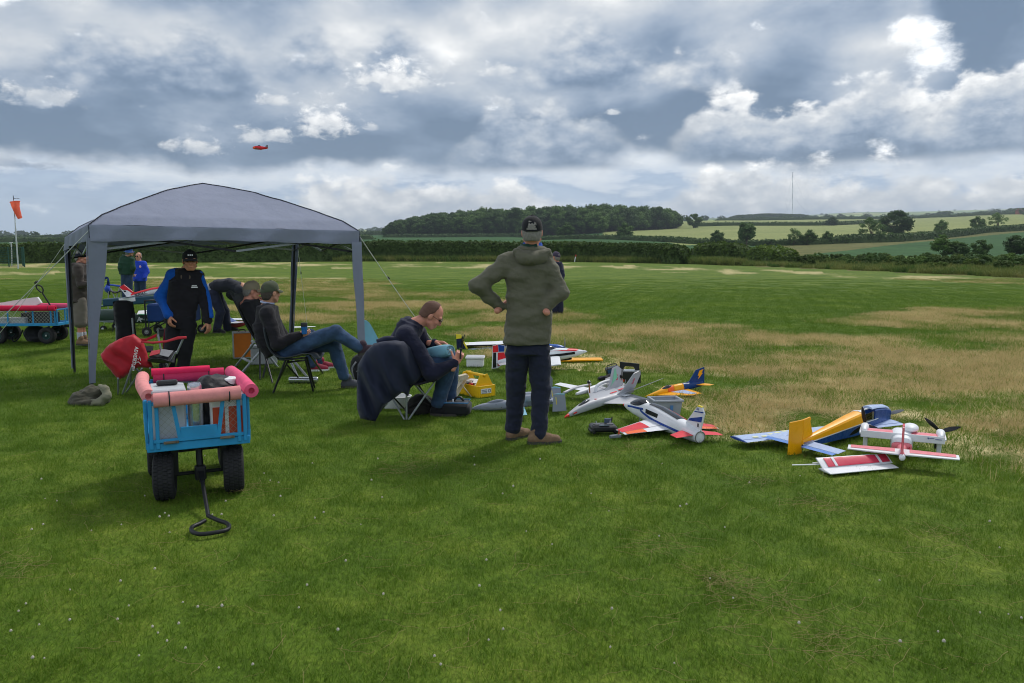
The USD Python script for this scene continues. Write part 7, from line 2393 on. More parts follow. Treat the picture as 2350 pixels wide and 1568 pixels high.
# ---- the white, red and blue jet in front
nose, tail = at(1432, 928, 7.72), at(1606, 1006, 6.56)
L0 = np.linalg.norm(nose - tail)
J = Model('model_jet', 'white model jet with red wing tips, blue stripes and dark canopy, nose away from us', frame(tail, nose - tail, (0, 0, 1), .04), ground=gp(1540, 1005))
st = [(0, 0, .01, .050, .050), (.08, 0, .012, .060, .060), (.25, 0, .018, .072, .074), (.45, 0, .022, .084, .088), (.62, 0, .028, .085, .096), (.78, 0, .030, .074, .094), (.92, 0, .024, .060, .080), (1.08, 0, .012, .046, .060), (1.22, 0, .002, .026, .034), (1.30, 0, -.004, .008, .010)]
k_ = L0 / 1.31
st = [(s[0] * k_, *s[1:]) for s in st]
f_ = J.add('fuselage', fus(smooth_st(st)), PW, True)
J.add('nose_tip', blob((1.30 * k_, 0, -.004), (.022, .011, .012), 2), PRED, True, parent=f_)
J.add('exhaust', lathe([(.049, -.002), (.052, .004), (.046, .008), (.042, -.05), (0, -.05)], 24, np.array([[0, 0, -1, 0.0], [0, 1, 0, 0], [1, 0, 0, .01], [0, 0, 0, 1.0]])), mat('soot_grey', (120, 118, 112), .7, 0, .3, 40), True, parent=f_)
J.add('canopy', fus(smooth_st([(.84 * k_, 0, .090, .024, .014), (.92 * k_, 0, .086, .048, .050), (1.02 * k_, 0, .066, .047, .054), (1.13 * k_, 0, .040, .031, .036), (1.20 * k_, 0, .022, .010, .010)])), CANOPY, True)
J.add('hatch', thick(sheet(np.array([[(x * k_, y, z) for y, z in ((-.040, zt - .006), (-.02, zt + .001), (0, zt + .002), (.02, zt + .001), (.040, zt - .006))] for x, zt in ((.30, .098), (.45, .113), (.60, .128), (.78, .1275))])), .004), CANOPY, True)
J.add('hatch_stripe', thick(sheet(np.array([[(x * k_, y, zt) for y in (-.058, -.046)] for x, zt in ((.30, .085), (.45, .099), (.60, .112), (.78, .111))])), .006), PRED, True)
J.add('intake', box(.20, .006, .040, (.66 * k_, .082, .062), .002), PBLACK, 30)
for q in (1, -1):
    J.add('stripe', thick(sheet(np.array([[(x * k_, q * (w + .0025), z + dz) for dz in (-.010, .010)] for x, w, z in ((.12, .061, .0), (.30, .074, .005), (.50, .083, .010), (.70, .079, .016), (.84, .066, .03), (.90, .058, .04))])), .003), PBLUE, True, parent=f_)
    J.add('nose_stripe', thick(sheet(np.array([[(x * k_, q * (w + .002), z + dz) for dz in (-.007, .012)] for x, w, z in ((.84, .066, .060), (.95, .056, .044), (1.08, .042, .028), (1.18, .030, .012))])), .003), PBLUE, True, parent=f_)
    r0, t0 = (.74 * k_, q * .07, -.012), (.56 * k_, q * .50, -.045)
    w0 = J.add('wing', wing(r0, .36, t0, .16, .10), PW, True)
    m_ = np.array(r0) + (np.array(t0) - np.array(r0)) * .32
    J.add('red_panel', strip(m_, .36 - .2 * .32, np.array(t0) - [0, q * .002, 0], .16, .0, .70, .0018, .10, 1), PRED, True, parent=w0)
    J.add('orange_panel', strip(np.array(r0) + (np.array(t0) - np.array(r0)) * .5, .26, np.array(t0) + (np.array(r0) - np.array(t0)) * .06, .172, .70, .985, .0019, .10, 1), PORG, True, parent=w0)
    J.add('hinge_line', strip(r0, .36, t0, .16, .695, .703, .0032, .10, 1), PDG, True, parent=w0)
    s0 = J.add('stabiliser', wing((.20 * k_, q * .045, .022), .17, (.10 * k_, q * .235, .015), .10, .09), PRED, True)
J.add('fin', fin_plate([(.28, .05), (.20, .095), (.06, .265), (.0, .265), (-.035, .215), (.0, .05)], .014, 0), PW, 30)
for q in (1, -1):
    J.add('fin_band', fin_plate([(.175, .112), (.155, .135), (-.018, .19), (-.012, .14)], .002, q * .0085), PBLUE, 30)
    J.add('fin_band', fin_plate([(.10, .205), (.092, .214), (-.03, .232), (-.028, .222)], .002, q * .0085), PBLUE, 30)
J.add('fin_cap', fin_plate([(.065, .258), (.055, .272), (.0, .272), (.0, .262)], .016, 0), foam_mat('lemon_film', (236, 214, 60)), 30)
decal('Xcalibur', .016, side_text(.085, .0095, .208, True, -.06), PBLUE, J) if False else decal('Jet', .02, side_text(.075, .0092, .232, True, -.05), PBLUE, J)
J.add('pilot_mark', box(.018, .003, .03, (.03, .0085, .105), .001), PBLACK)
wheel_small(J, (.98 * k_, 0, -.115), .026, .022, (1.0 * k_, 0, -.03))
for q in (1, -1):
    wheel_small(J, (.55 * k_, q * .16, -.11), .03, .022, (.57 * k_, q * .15, -.02))

# ---- the grey twin-finned jet with the red nose
nose, tail = at(1295, 955, 7.6), at(1440, 893, 8.35)
MJ = frame(tail, nose - tail, (0, 0, 1), -.10)
L0 = np.linalg.norm(nose - tail)
J = Model('model_jet', 'pale grey model fighter jet with red nose cone and twin tail fins', MJ, ground=gp(1370, 950))
k_ = L0
st = [(0, 0, .0, .085, .030, 3), (.2, 0, .002, .10, .040, 3), (.4, 0, .006, .09, .048, 2.6), (.6, 0, .010, .065, .050, 2.4), (.75, 0, .006, .042, .042, 2.2), (.88, 0, -.004, .024, .027, 2), (.94, 0, -.010, .016, .018, 2)]
f_ = J.add('fuselage', fus(smooth_st([(s[0] * k_, *s[1:5]) for s in st]), p=2.7), PLG, True)
J.add('nose_cone', fus([(.935 * k_, 0, -.010, .0165, .0185), (.975 * k_, 0, -.014, .010, .012), (1.0 * k_, 0, -.016, .002, .002)]), PRED, True)
J.add('canopy', fus(smooth_st([(.62 * k_, 0, .052, .010, .008), (.68 * k_, 0, .046, .022, .024), (.76 * k_, 0, .032, .018, .022), (.83 * k_, 0, .016, .006, .006)])), CANOPY, True)
for a, b in ((.10, .20), (.23, .33), (.36, .48), (.50, .58)):
    J.add('red_dash', thick(sheet(np.array([[(x * k_, y, z) for y in (.022, .040)] for x, z in ((a, .0455), (b, .052 if b < .5 else .060))])), .003), PRED, True, parent=f_)
J.add('nose_mark', box(.07, .004, .014, (.86 * k_, .0265, .0), .001), PRED, parent=f_)
for q in (1, -1):
    J.add('wing', wing((.52 * k_, q * .07, .004), .42 * k_, (.22 * k_, q * .36, -.02), .16 * k_, .045), PLG, True)
    J.add('hinge_line', strip((.52 * k_, q * .09, .004), .40 * k_, (.22 * k_, q * .35, -.02), .16 * k_, .80, .81, .002, .045, 1), PDG, True)
    J.add('stabiliser', wing((.20 * k_, q * .08, .010), .28 * k_, (-.04 * k_, q * .33, .15 if q > 0 else .03), .15 * k_, .04), PDG, True)
    fM = np.eye(4)
    fM[:3, :3] = [[1, 0, 0], [0, math.cos(.30), -q * -math.sin(.30)], [0, q * -math.sin(.30), math.cos(.30)]]
    fM[:3, 3] = (0, q * .075, .025)
    fn = J.add('fin', fin_plate([(.32, 0), (.21, .05), (.09, .21), (.0, .215), (-.05, .17), (-.02, 0)], .009, 0, fM), PLG, 30)
    if q < 0:
        J.add('green_panel', fin_plate([(.20, .035), (.165, .055), (.062, .196), (.045, .196), (.05, .10)], .002, .006, fM), PGREEN, 30, parent=fn)
    for dx, dz in ((.06, .09), (.055, .125)):
        J.add('insignia', xf(lathe([(.010, -.0065), (.017, -.0065), (.017, .0065), (.010, .0065), (.010, -.0065)], 12), fM @ np.array([[1, 0, 0, dx], [0, 0, -1, 0], [0, 1, 0, dz], [0, 0, 0, 1.0]])), PCRIM, 30, parent=fn)
J.add('antenna_rod', bar((.12, .04, .04), (.10, .045, .14), .003, 6), ALU)

# ---- the grey jet behind the standing man's legs
nose, tail = at(1082, 935, 7.95), at(1282, 924, 8.0)
J = Model('model_jet', 'blue grey straight winged model jet lying partly behind the standing man', frame(tail, nose - tail), ground=gp(1180, 946))
L0 = np.linalg.norm(nose - tail)
st = [(0, 0, .02, .012, .014), (.15, 0, .018, .024, .026), (.4, 0, .012, .036, .040), (.65, 0, .004, .042, .046), (.85, 0, -.004, .036, .038), (.95, 0, -.012, .022, .024), (1.0, 0, -.018, .006, .006)]
J.add('fuselage', fus(smooth_st([(s[0] * L0, *s[1:]) for s in st])), PGREY, True)
J.add('canopy', fus(smooth_st([(.60 * L0, 0, .046, .008, .006), (.68 * L0, 0, .046, .022, .022), (.78 * L0, 0, .034, .020, .020), (.85 * L0, 0, .020, .006, .006)])), mat('grey_canopy', (120, 126, 138), .15), True)
for q in (1, -1):
    J.add('wing', wing((.58 * L0, q * .03, -.016), .16, (.54 * L0, q * .52, .0), .12, .10), PTURQ if q > 0 else PGREY, True)
    J.add('stabiliser', wing((.08 * L0, q * .01, .025), .12, (.07 * L0, q * .19, .025), .11, .08), PGREY, True)
    J.add('nacelle', fus(smooth_st([(.22 * L0, q * .075, .075, .022, .022), (.28 * L0, q * .075, .075, .036, .036), (.40 * L0, q * .075, .075, .037, .037)])), PGREY, True)
    fn = J.add('fin', fin_plate([(.085, -.05), (.07, .125), (.015, .13), (-.045, .12), (-.055, -.05)], .010, q * .19), PGREY, 30)
    J.add('yellow_mark', fin_plate([(.045, .02), (.05, .095), (.043, .095), (.038, .02)], .012, q * .19), foam_mat('lemon_film', (236, 214, 60)), 30, parent=fn)
    J.add('fin_cap', fin_plate([(.07, .122), (.015, .132), (-.045, .122), (-.045, .115)], .012, q * .19), PTURQ, 30, parent=fn)
for x, y, z in ((.9, .026, .01), (.8, .036, .0), (.72, .040, .02), (.66, .043, -.01), (.58, .041, .015)):
    J.add('panel_mark', box(.006, .004, .006, (x * L0, y, z)), PBLACK)
J.add('gun', bar((.99 * L0, 0, -.022), (1.02 * L0, 0, -.024), .005, 6), PBLACK)
wheel_small(J, (.42 * L0, .12, -.05), .02, .016)
o = at(1262, 886, 8.6)
T = Thing('model_wing', 'grey foam model wing panel standing on end right behind the standing man', 'model wing', at(1262, 912, 8.6))
T.part('panel', prism([(-.025, -.13), (.025, -.13), (.030, .09), (.01, .12), (-.02, .12)], .02, img_plane(1262, 888, 8.6)), foam_mat('slate_foam', (122, 126, 134)), 30)

# ---- white foam model with two motors on stalks
nose, tail = at(1412, 886, 8.75), at(1310, 912, 8.25)
J = Model('model_plane', 'white foam model lying low with two upright motors on brown stalks', frame((nose + tail) / 2, nose - tail), ground=gp(1350, 912))
J.add('fuselage', fus(smooth_st([(-.28, 0, .02, .012, .014), (-.12, 0, .025, .026, .028), (.05, 0, .03, .034, .036), (.2, 0, .03, .03, .03), (.30, 0, .035, .010, .012)])), PW, True)
for q in (1, -1):
    J.add('wing', wing((.10, q * .03, .0), .17, (.02, q * .50, .03), .11, .09), PW, True)
J.add('arch', tube(curve([(-.16, -.16, .03), (-.13, -.16, .10), (-.02, -.16, .125), (.10, -.16, .115), (.13, -.16, .03)], 20), .017, 8), PW, True)
J.add('arch', tube(curve([(-.26, .20, .0), (-.05, .22, .02), (.18, .2, .02)], 12), .016, 8), PLG, True)
for x, y, h in ((-.20, -.12, .15), (.16, -.26, .17)):
    sk_ = J.add('motor_stalk', bar((x, y, .02), (x - .01, y, h), .008, 8), foam_mat('brown_stalk', (150, 96, 60)), True)
    Fm = np.eye(4); Fm[:3, 3] = (x - .01, y, h)
    J.add('motor', xf(lathe([(0, -.012), (.018, -.012), (.020, .012), (.008, .02), (0, .022)], 16), Fm), PBLACK, 40, parent=sk_)
J.add('blade', flatbar((.15, -.27, .18), (.12, -.3, .255), .02, .004), PDG)

# ---- the blue and orange jet lying in the long grass
nose, tail = at(1473, 910, 8.72), at(1612, 880, 9.0)
J = Model('model_jet', 'orange and blue model jet with a lightning bolt on its fin, in the long grass', frame(tail, nose - tail, (0, 0, 1), .0), ground=gp(1545, 908))
L0 = np.linalg.norm(nose - tail)
full = smooth_st([(.0, 0, .0, .026, .028), (.2 * L0, 0, .004, .036, .040), (.40 * L0, 0, .006, .042, .048), (.56 * L0, 0, .004, .040, .044), (.75 * L0, 0, -.006, .030, .030), (.92 * L0, 0, -.016, .014, .014), (1.0 * L0, 0, -.020, .003, .003)], 6)
full = np.array(full)
full = full[np.argsort(full[:, 0])]
for nm, a, b, m_ in (('rear_fuselage', -.01, .34, PDBLUE), ('orange_band', .34, .50, PYEL), ('mid_fuselage', .50, .60, PORG), ('nose_section', .60, 1.01, PYEL)):
    xs = np.unique(np.concatenate([[max(a, 0) * L0], full[(full[:, 0] > a * L0) & (full[:, 0] < b * L0), 0], [min(b, 1.0) * L0]]))
    J.add(nm, fus([tuple([x] + [np.interp(x, full[:, 0], full[:, c]) for c in range(1, 5)]) for x in xs]), m_, True)
J.add('canopy', fus(smooth_st([(.50 * L0, 0, .042, .010, .008), (.56 * L0, 0, .038, .026, .026), (.63 * L0, 0, .026, .024, .026), (.70 * L0, 0, .012, .008, .008)])), CANOPY, True)
for q in (1, -1):
    w_ = J.add('wing', wing((.80 * L0, q * .02, -.016), .42, (.42 * L0, q * .30, -.024), .12, .05), PYEL, True)
    J.add('blue_panel', strip((.70 * L0, q * .05, -.016), .30, (.46 * L0, q * .27, -.022), .12, .35, .9, .002, .05, 1), PPALE, True, parent=w_)
    J.add('stabiliser', wing((.14 * L0, q * .03, .006), .12, (.02 * L0, q * .17, .006), .06, .05), PYEL, True)
fn = J.add('fin', fin_plate([(.28, .03), (.17, .06), (.07, .17), (-.04, .185), (-.02, .0), (.02, .0)], .011), PDBLUE, 30)
for q in (1, -1):
    J.add('lightning_bolt', fin_plate([(.03, .155), (-.025, .165), (.005, .125), (-.012, .122), (.055, .062), (.04, .098), (.058, .102)], .002, q * .007), PYEL, 30, parent=fn)

# ---- blue and yellow model with its wing lying under it
tl, ns = at(1838, 1022, 6.25), at(2036, 950, 7.15)
MJ = frame(tl, ns - tl, (0, 0, 1), .05)
L0 = np.linalg.norm(ns - tl)
J = Model('model_plane', 'large blue and yellow model plane with yellow rudder and pale blue wing', MJ, ground=gp(1880, 1045))
top = [(0, .020, .03), (.25 * L0, .040, .062), (.5 * L0, .056, .092), (.62 * L0, .060, .104)]
def slab(st, z0f, z1f, n=6):
    rings = []
    for x, hw, zt, zb in st:
        a, b = zb + (zt - zb) * z0f, zb + (zt - zb) * z1f
        rings.append([(x, hw, a), (x, hw, b), (x, hw * .75, b + (.012 if z1f == 1 else 0)), (x, 0, b + (.020 if z1f == 1 else 0)), (x, -hw * .75, b + (.012 if z1f == 1 else 0)), (x, -hw, b), (x, -hw, a), (x, 0, a - (.012 if z0f == 0 else 0))])
    return loft(np.array(rings)[:, ::-1])
bodyst = [(0, .016, .030, -.020), (.25 * L0, .036, .062, -.040), (.5 * L0, .052, .094, -.062), (.62 * L0, .056, .104, -.070), (.80 * L0, .056, .098, -.072), (.92 * L0, .050, .072, -.066), (1.0 * L0, .034, .036, -.040)]
b_ = J.add('rear_top', slab(bodyst[:4], .57, 1), PYEL, 30)
lo_ = J.add('lower_fuselage', slab(bodyst, 0, .55), PDBLUE, 30)
cl = J.add('cowl', slab([(.76 * L0, .057, .100, -.072)] + bodyst[4:], .55, 1), PDBLUE, 30)
J.add('cowl_top', slab([(.735 * L0, .046, .122, .116), (.80 * L0, .044, .117, .111), (.92 * L0, .038, .091, .085), (.985 * L0, .026, .058, .052)], .5, 1), PPALE, 30, parent=cl)
for q in (1, -1):
    J.add('white_line', thick(sheet(np.array([[(x, q * (hw + .002), zb + (zt - zb) * .56 + dz) for dz in (-.004, .004)] for x, hw, zt, zb in bodyst[:5]])), .002), PW, True, parent=lo_)
    J.add('cockpit_side', thick(sheet(np.array([[(x, q * .056, .02), (x, q * .05, .10)] for x in (.635 * L0, .75 * L0)])), .004), pane('clear_pane'), False)
J.add('cockpit_frame', join([slab([(.615 * L0, .058, .108, -.01), (.635 * L0, .058, .108, -.01)], .3, 1), box(.14 * L0, .012, .012, (.69 * L0, 0, .118), .002)]), PW, 30)
J.add('seat_back', box(.05, .08, .08, (.66 * L0, 0, .03), .01), foam_mat('brown_stalk', (150, 96, 60)), 30)
fn = J.add('fin', fin_plate([(.17, .03), (.11, .18), (.12, .195), (.11, .215), (.012, .21), (.012, .0), (.06, .0)], .012, 0), PYEL, 30)
J.add('rudder', fin_plate([(.008, .211), (-.12, .20), (-.12, -.105), (.005, -.095)], .012, 0, np.array([[math.cos(.35), math.sin(.35), 0, 0], [-math.sin(.35), math.cos(.35), 0, 0], [0, 0, 1, 0], [0, 0, 0, 1.0]])), PYEL, 30)
for q in (1, -1):
    J.add('stabiliser', wing((.15, q * .015, .004), .13, (.13, q * .31, .004), .12, .05), PPALE, True)
    J.add('elevator', wing((.012, q * .03, .004), .065, (.004, q * .30, .004), .06, .10), foam_mat('mid_blue_film', (96, 140, 214), .3), True)
J.add('tail_patch', box(.12, .07, .004, (.07, .0, .0215), .001), foam_mat('mauve_film', (112, 104, 130)))
prop(J, (1.005 * L0, 0, .0), .16, 2, 1.15, .022, PDG, w=.10)
lt, rt_ = gp(1700, 1010, .06), gp(2062, 973, .075)
WM = frame(lt, (rt_ - lt), (0, 0, 1))
Wl = np.linalg.norm(rt_ - lt)
A_ = WM @ np.array([[0, 1, 0, 0], [1, 0, 0, 0], [0, 0, 1, 0], [0, 0, 0, 1.0]])
ax2 = lambda p: (WM @ np.array([*p, 1]))[:3]
wm = wing((0, 0, 0), .22, (0, -Wl, .01), .21, .12)
W2 = np.eye(4)
W2[:3, 0], W2[:3, 1], W2[:3, 2], W2[:3, 3] = WM[:3, 1], -WM[:3, 0], WM[:3, 2], lt + WM[:3, 1] * .13
wp = J.part('wing', xf(wm, W2), PPALE, True)
J.part('hinge_line', xf(strip((0, 0, 0), .22, (0, -Wl, .01), .21, .74, .755, .0015, .12, 1), W2), PBLUE, True, parent=wp)
J.part('wing_tip', xf(wing((.004, .012, 0), .225, (0, 0, 0), .22, .10), W2), PBLUE, True, parent=wp)
rsq = np.random.default_rng(5)
for k in range(16):
    x_, y_ = -.04 - .11 * rsq.uniform(), -(.10 + (Wl - .25) * (k + .5) / 16)
    t_ = -x_ / .22
    zt = 5 * (.2969 * math.sqrt(t_) - .126 * t_ - .3516 * t_ ** 2 + .2843 * t_ ** 3 - .1036 * t_ ** 4) * .12 * .22
    J.part('yellow_square', xf(box(.035, .05, .0015, (x_, y_, zt + .0030)), W2), foam_mat('straw_film', (226, 226, 170)), False, parent=wp)

# ---- the white and pink twin motor model
wc, tl = at(2070, 1000, 6.22), at(2054, 1050, 5.72)
J = Model('model_plane', 'white and pink twin motor foam model on long legs, seen from behind', frame(wc, V3(.43, .90, 0)), ground=gp(2090, 1068))
hw = .31
for q in (1, -1):
    J.add('wing', wing((.13, q * hw, .0), .17, (.13, 0, .0), .19, .16, te=.03), PW, True)
    J.add('wing_edge', strip((.131, q * (hw - .01), .0), .17, (.131, q * .02, .0), .19, .30, .80, .008, .16, 1), PPINK, True)
J.add('flap', box(.012, 2 * hw - .02, .056, (-.052, 0, .0), .003), PW, 30)
J.add('pod', fus(smooth_st([(-.13, 0, -.055, .066, .060), (.0, 0, -.050, .082, .082), (.12, 0, -.045, .082, .085), (.20, 0, -.05, .055, .062), (.26, 0, -.05, .014, .018)]), p=3.4), PW, True)
cab = J.add('cabin_back', fus([(-.150, 0, -.078, .068, .042), (-.128, 0, -.074, .074, .050)], p=4), PPINK, True)
J.add('red_triangle', prism([(0, 0), (.045, .065), (.045, 0)], .003, np.array([[0, 0, -1, -.152], [-1, 0, 0, -.012], [0, 1, 0, -.112], [0, 0, 0, 1.0]])), PCRIM, False, parent=cab)
J.add('hump', blob((.10, -.06, .050), (.10, .060, .034), 3), PW, True)
J.add('boom', tube([(-.10, 0, -.075), (-.30, .0, -.055), (-.50, 0, -.045)], [.040, .028, .020], 12), PPINK, True)
J.add('tail_block', blob((-.51, 0, -.055), (.03, .022, .026), 2), PW, True)
fn = J.add('fin', fin_plate([(-.30, -.04), (-.40, .16), (-.44, .185), (-.50, .18), (-.50, -.06)], .014), PCRIM, 30)
J.add('fin_edge', fin_plate([(-.495, .178), (-.52, .17), (-.52, -.06), (-.495, -.06)], .010), PPINK, 30, parent=fn)
for q in (1, -1):
    s_ = J.add('stabiliser', wing((-.33, q * .01, -.040), .17, (-.35, q * .375, -.040), .13, .09, te=.03), PW, True)
    J.add('pink_panel', strip((-.33, q * .05, -.040), .165, (-.349, q * .355, -.040), .13, .15, .75, .007, .09, 1), PPINK, True, parent=s_)
    y_ = q * (hw - .035)
    J.add('nacelle', fus(smooth_st([(-.03, y_, .020, .012, .012), (.05, y_, .026, .030, .030), (.14, y_, .022, .030, .030), (.19, y_, .020, .018, .018)])), PW, True)
    prop(J, (.195, y_, .022), .155, 3, -.2 if q > 0 else -.855, .016, PBLACK, w=.11)
    J.add('gear_leg', box(.020, .034, .165, (.03, y_ - q * .01, -.095), .004), PW, 30)
    wheel_small(J, (.03, y_ - q * .028, -.152), .027, .022)
J.add('blue_lettering', join([box(.003, .05, .004, (-.060, -.20, .012), 0), box(.003, .045, .004, (-.060, -.255, .006), 0), box(.003, .004, .014, (-.060, -.185, .010), 0)]), PBLUE)

# its outer wing panels, taken off and laid in front
o = gp(1880, 1078)
a_, b_ = gp(1884, 1075, .03), gp(2046, 1064, .03)
WM = np.eye(4)
ydir = unit((b_ - a_) * [1, 1, 0])
WM[:3, 0], WM[:3, 1], WM[:3, 2], WM[:3, 3] = np.cross(ydir, [0, 0, 1.0]) * -1, -ydir, (0, 0, 1), a_
Wl = np.linalg.norm(b_ - a_)
T = Thing('outer_wing', 'lower of two loose white wing panels with pink tops, lying before the twin motor model', 'model wing', o)
sl = np.array([[math.cos(.55), 0, -math.sin(.55), 0], [0, 1, 0, 0], [math.sin(.55), 0, math.cos(.55), 0], [0, 0, 0, 1.0]])
T.part('panel', xf(wing((.03, 0, -.012), .15, (.03, -Wl, -.012), .11, .12, te=.02), WM), PW, True)
T2 = Thing('outer_wing', 'upper of two loose white wing panels, pink side showing with two white bars', 'model wing', o + V3(0, 0, .03))
WM2 = WM @ sl
WM2[:3, 3] += np.array([0, .045, .028])
w_ = T2.part('panel', xf(wing((.05, 0, .0), .12, (.05, -Wl, .0), .10, .10, te=.02), WM2), PW, True)
T2.part('pink_cover', xf(strip((.05, -.05, .0), .118, (.05, -Wl + .015, .0), .101, .12, .86, .006, .10, 1), WM2), PCRIM, True, parent=w_)
for y_ in (.11, Wl - .11):
    T2.part('white_bar', xf(strip((.05, -y_, .0), .112, (.05, -y_ - .022, .0), .111, .10, .88, .009, .10, 1), WM2), PW, True, parent=w_)
for k, (x0, y0, x1, y1) in enumerate(((1865, 1063, 1902, 1062), (1818, 1067, 1890, 1066))):
    T2.part('joiner_rod', bar(gp(x0, y0, .045), gp(x1, y1, .045), .005, 6), PW)

# ---- the red, blue and white model with a black and white fin
ns, tl = at(1336, 806, 10.9), at(1142, 828, 10.7)
J = Model('model_plane', 'white aerobatic model with red, blue and black fin, behind the standing man', frame(tl, ns - tl), ground=gp(1240, 845))
L0 = np.linalg.norm(ns - tl)
full = np.array(smooth_st([(0, 0, -.02, .014, .03), (.3 * L0, 0, .0, .05, .06), (.55 * L0, 0, .006, .07, .085), (.75 * L0, 0, -.004, .07, .08), (.92 * L0, 0, -.012, .05, .05), (1.0 * L0, 0, -.012, .028, .028)], 6))
f_ = J.add('fuselage', fus([tuple(s) for s in full]), PW, True)
J.add('red_top', thick(sheet(np.array([[(x, y, z) for y, z in ((-w, zz - .02), (-w * .6, zz), (0, zz + .006), (w * .6, zz), (w, zz - .02))] for x, w, zz in ((.62 * L0, .06, .075), (.75 * L0, .062, .064), (.88 * L0, .05, .044), (.95 * L0, .036, .028))])), .006), PRED, True, parent=f_)
J.add('canopy', fus(smooth_st([(.38 * L0, 0, .06, .02, .02), (.5 * L0, 0, .085, .045, .05), (.62 * L0, 0, .08, .05, .05), (.70 * L0, 0, .06, .02, .02)])), CANOPY, True)
for q in (1, -1):
    J.add('black_stripe', thick(sheet(np.array([[(x, q * (w + .003), z + dz) for dz in (-.016, .016)] for x, w, z in ((.45 * L0, .062, -.005), (.6 * L0, .071, -.004), (.75 * L0, .070, -.006), (.9 * L0, .054, -.004))])), .004), PBLACK, True, parent=f_)
    J.add('wing', wing((.72 * L0, q * .05, -.03), .30, (.62 * L0, q * .62, -.05), .18, .12), PW, True)
    J.add('stabiliser', wing((.12 * L0, q * .01, -.03), .16, (.08 * L0, q * .24, -.03), .10, .07), PLG, True)
J.add('scoop', box(.16, .05, .03, (.80 * L0, 0, -.085), .008), PBLACK, 30)
fn = J.add('fin', fin_plate([(.16, .0), (.10, .10), (.11, .20), (.02, .22), (-.05, .21), (-.09, -.10), (.0, -.10)], .014), PW, 30)
for q in (1, -1):
    J.add('red_top_panel', fin_plate([(.02, .12), (.02, .218), (-.048, .208), (-.055, .12)], .002, q * .0085), PRED, 30, parent=fn)
    J.add('blue_top_panel', fin_plate([(.10, .115), (.108, .198), (.024, .216), (.024, .12)], .002, q * .0085), PBLUE, 30, parent=fn)
    J.add('black_panel', fin_plate([(-.012, .115), (-.052, .115), (-.075, -.09), (-.03, -.09)], .002, q * .0085), PBLACK, 30, parent=fn)
    J.add('red_panel', fin_plate([(.10, .105), (.012, .11), (-.006, -.07), (.13, -.06)], .002, q * .0085), PRED, 30, parent=fn)
J.add('spinner', fus([(1.0 * L0, 0, -.012, .028, .028), (1.04 * L0, 0, -.012, .016, .016), (1.06 * L0, 0, -.014, .003, .003)]), PW, True)

# ---- the navy finned model with blue cowl, farther back
ns, tl = at(1300, 801, 12.9), at(1062, 806, 12.9)
J = Model('model_plane', 'navy and yellow finned model with blue cowling, farthest of the row by the standing man', frame(tl, ns - tl), ground=gp(1180, 812))
L0 = np.linalg.norm(ns - tl)
full = np.array(smooth_st([(0, 0, .0, .012, .03), (.3 * L0, 0, .0, .05, .06), (.6 * L0, 0, .01, .08, .09), (.85 * L0, 0, .01, .07, .075)], 6))
J.add('fuselage', fus([tuple(s) for s in full]), PPALE, True)
J.add('cowl', fus(smooth_st([(.83 * L0, 0, .012, .074, .078), (.92 * L0, 0, .008, .066, .066), (.98 * L0, 0, .004, .04, .04)])), foam_mat('bright_blue_film', (24, 84, 170), .3), True)
prop(J, (.985 * L0, 0, .004), .19, 2, .05, .03, PDG, w=.08)
fn = J.add('fin', fin_plate([(.11, .0), (.02, .15), (-.02, .26), (-.10, .27), (-.095, -.03), (.06, -.03)], .02), PNAVY, 30)
J.add('yellow_cap', fin_plate([(.0, .215), (-.02, .272), (-.102, .282), (-.1, .20)], .024), foam_mat('lemon_film', (236, 214, 60)), 30, parent=fn)
J.add('fin_stripe', fin_plate([(.09, .03), (.02, .17), (.0, .22), (.0, .16), (.06, .03)], .024), foam_mat('lemon_film', (236, 214, 60)), 30, parent=fn)
J.add('rudder_post', fin_plate([(.0, -.03), (.01, .24), (-.012, .24), (-.03, -.03)], .028), PBLACK, 30, parent=fn)
for q in (1, -1):
    J.add('wing', wing((.66 * L0, q * .06, -.02), .34, (.60 * L0, q * .95, .02), .26, .12), PW if q > 0 else PPALE, True)
    J.add('stabiliser', wing((.10 * L0, q * .01, -.02), .20, (.08 * L0, q * .34, -.02), .16, .06), PPALE, True)
T = Thing('model_wing', 'white and yellow loose wing with black edge lying behind the navy finned model', 'model wing', gp(1110, 790))
a_, b_ = gp(1060, 793, .06), gp(1190, 789, .10)
WM = np.eye(4)
ydir = unit((b_ - a_) * [1, 1, 0])
WM[:3, 0], WM[:3, 1], WM[:3, 2], WM[:3, 3] = np.cross([0, 0, 1.0], ydir), -ydir, (0, 0, 1), a_
w_ = T.part('panel', xf(wing((.30, 0, 0), .34, (.30, -np.linalg.norm(b_ - a_), .05), .34, .14), WM), PW, True)
T.part('yellow_panel', xf(strip((.30, -.05, 0), .34, (.30, -.6, .02), .34, .15, .8, .003, .14, 1), WM), foam_mat('straw_film', (226, 216, 120)), True, parent=w_)
T.part('black_edge', bar((WM @ np.array([-.045, .05, -.005, 1]))[:3], (WM @ np.array([-.045, -np.linalg.norm(b_ - a_), .03, 1]))[:3], .012, 6), PBLACK, parent=w_)
T = Thing('model_wing', 'yellow wing lying flat just right of the white aerobatic model', 'model wing', gp(1355, 828))
a_, b_ = gp(1316, 828, .03), gp(1384, 827, .03)
WM = np.eye(4)
ydir = unit((b_ - a_) * [1, 1, 0])
WM[:3, 0], WM[:3, 1], WM[:3, 2], WM[:3, 3] = np.cross([0, 0, 1.0], ydir), -ydir, (0, 0, 1), a_
T.part('panel', xf(wing((.20, .3, 0), .22, (.20, -np.linalg.norm(b_ - a_), 0), .20, .12, te=.04), WM), PYEL, True)

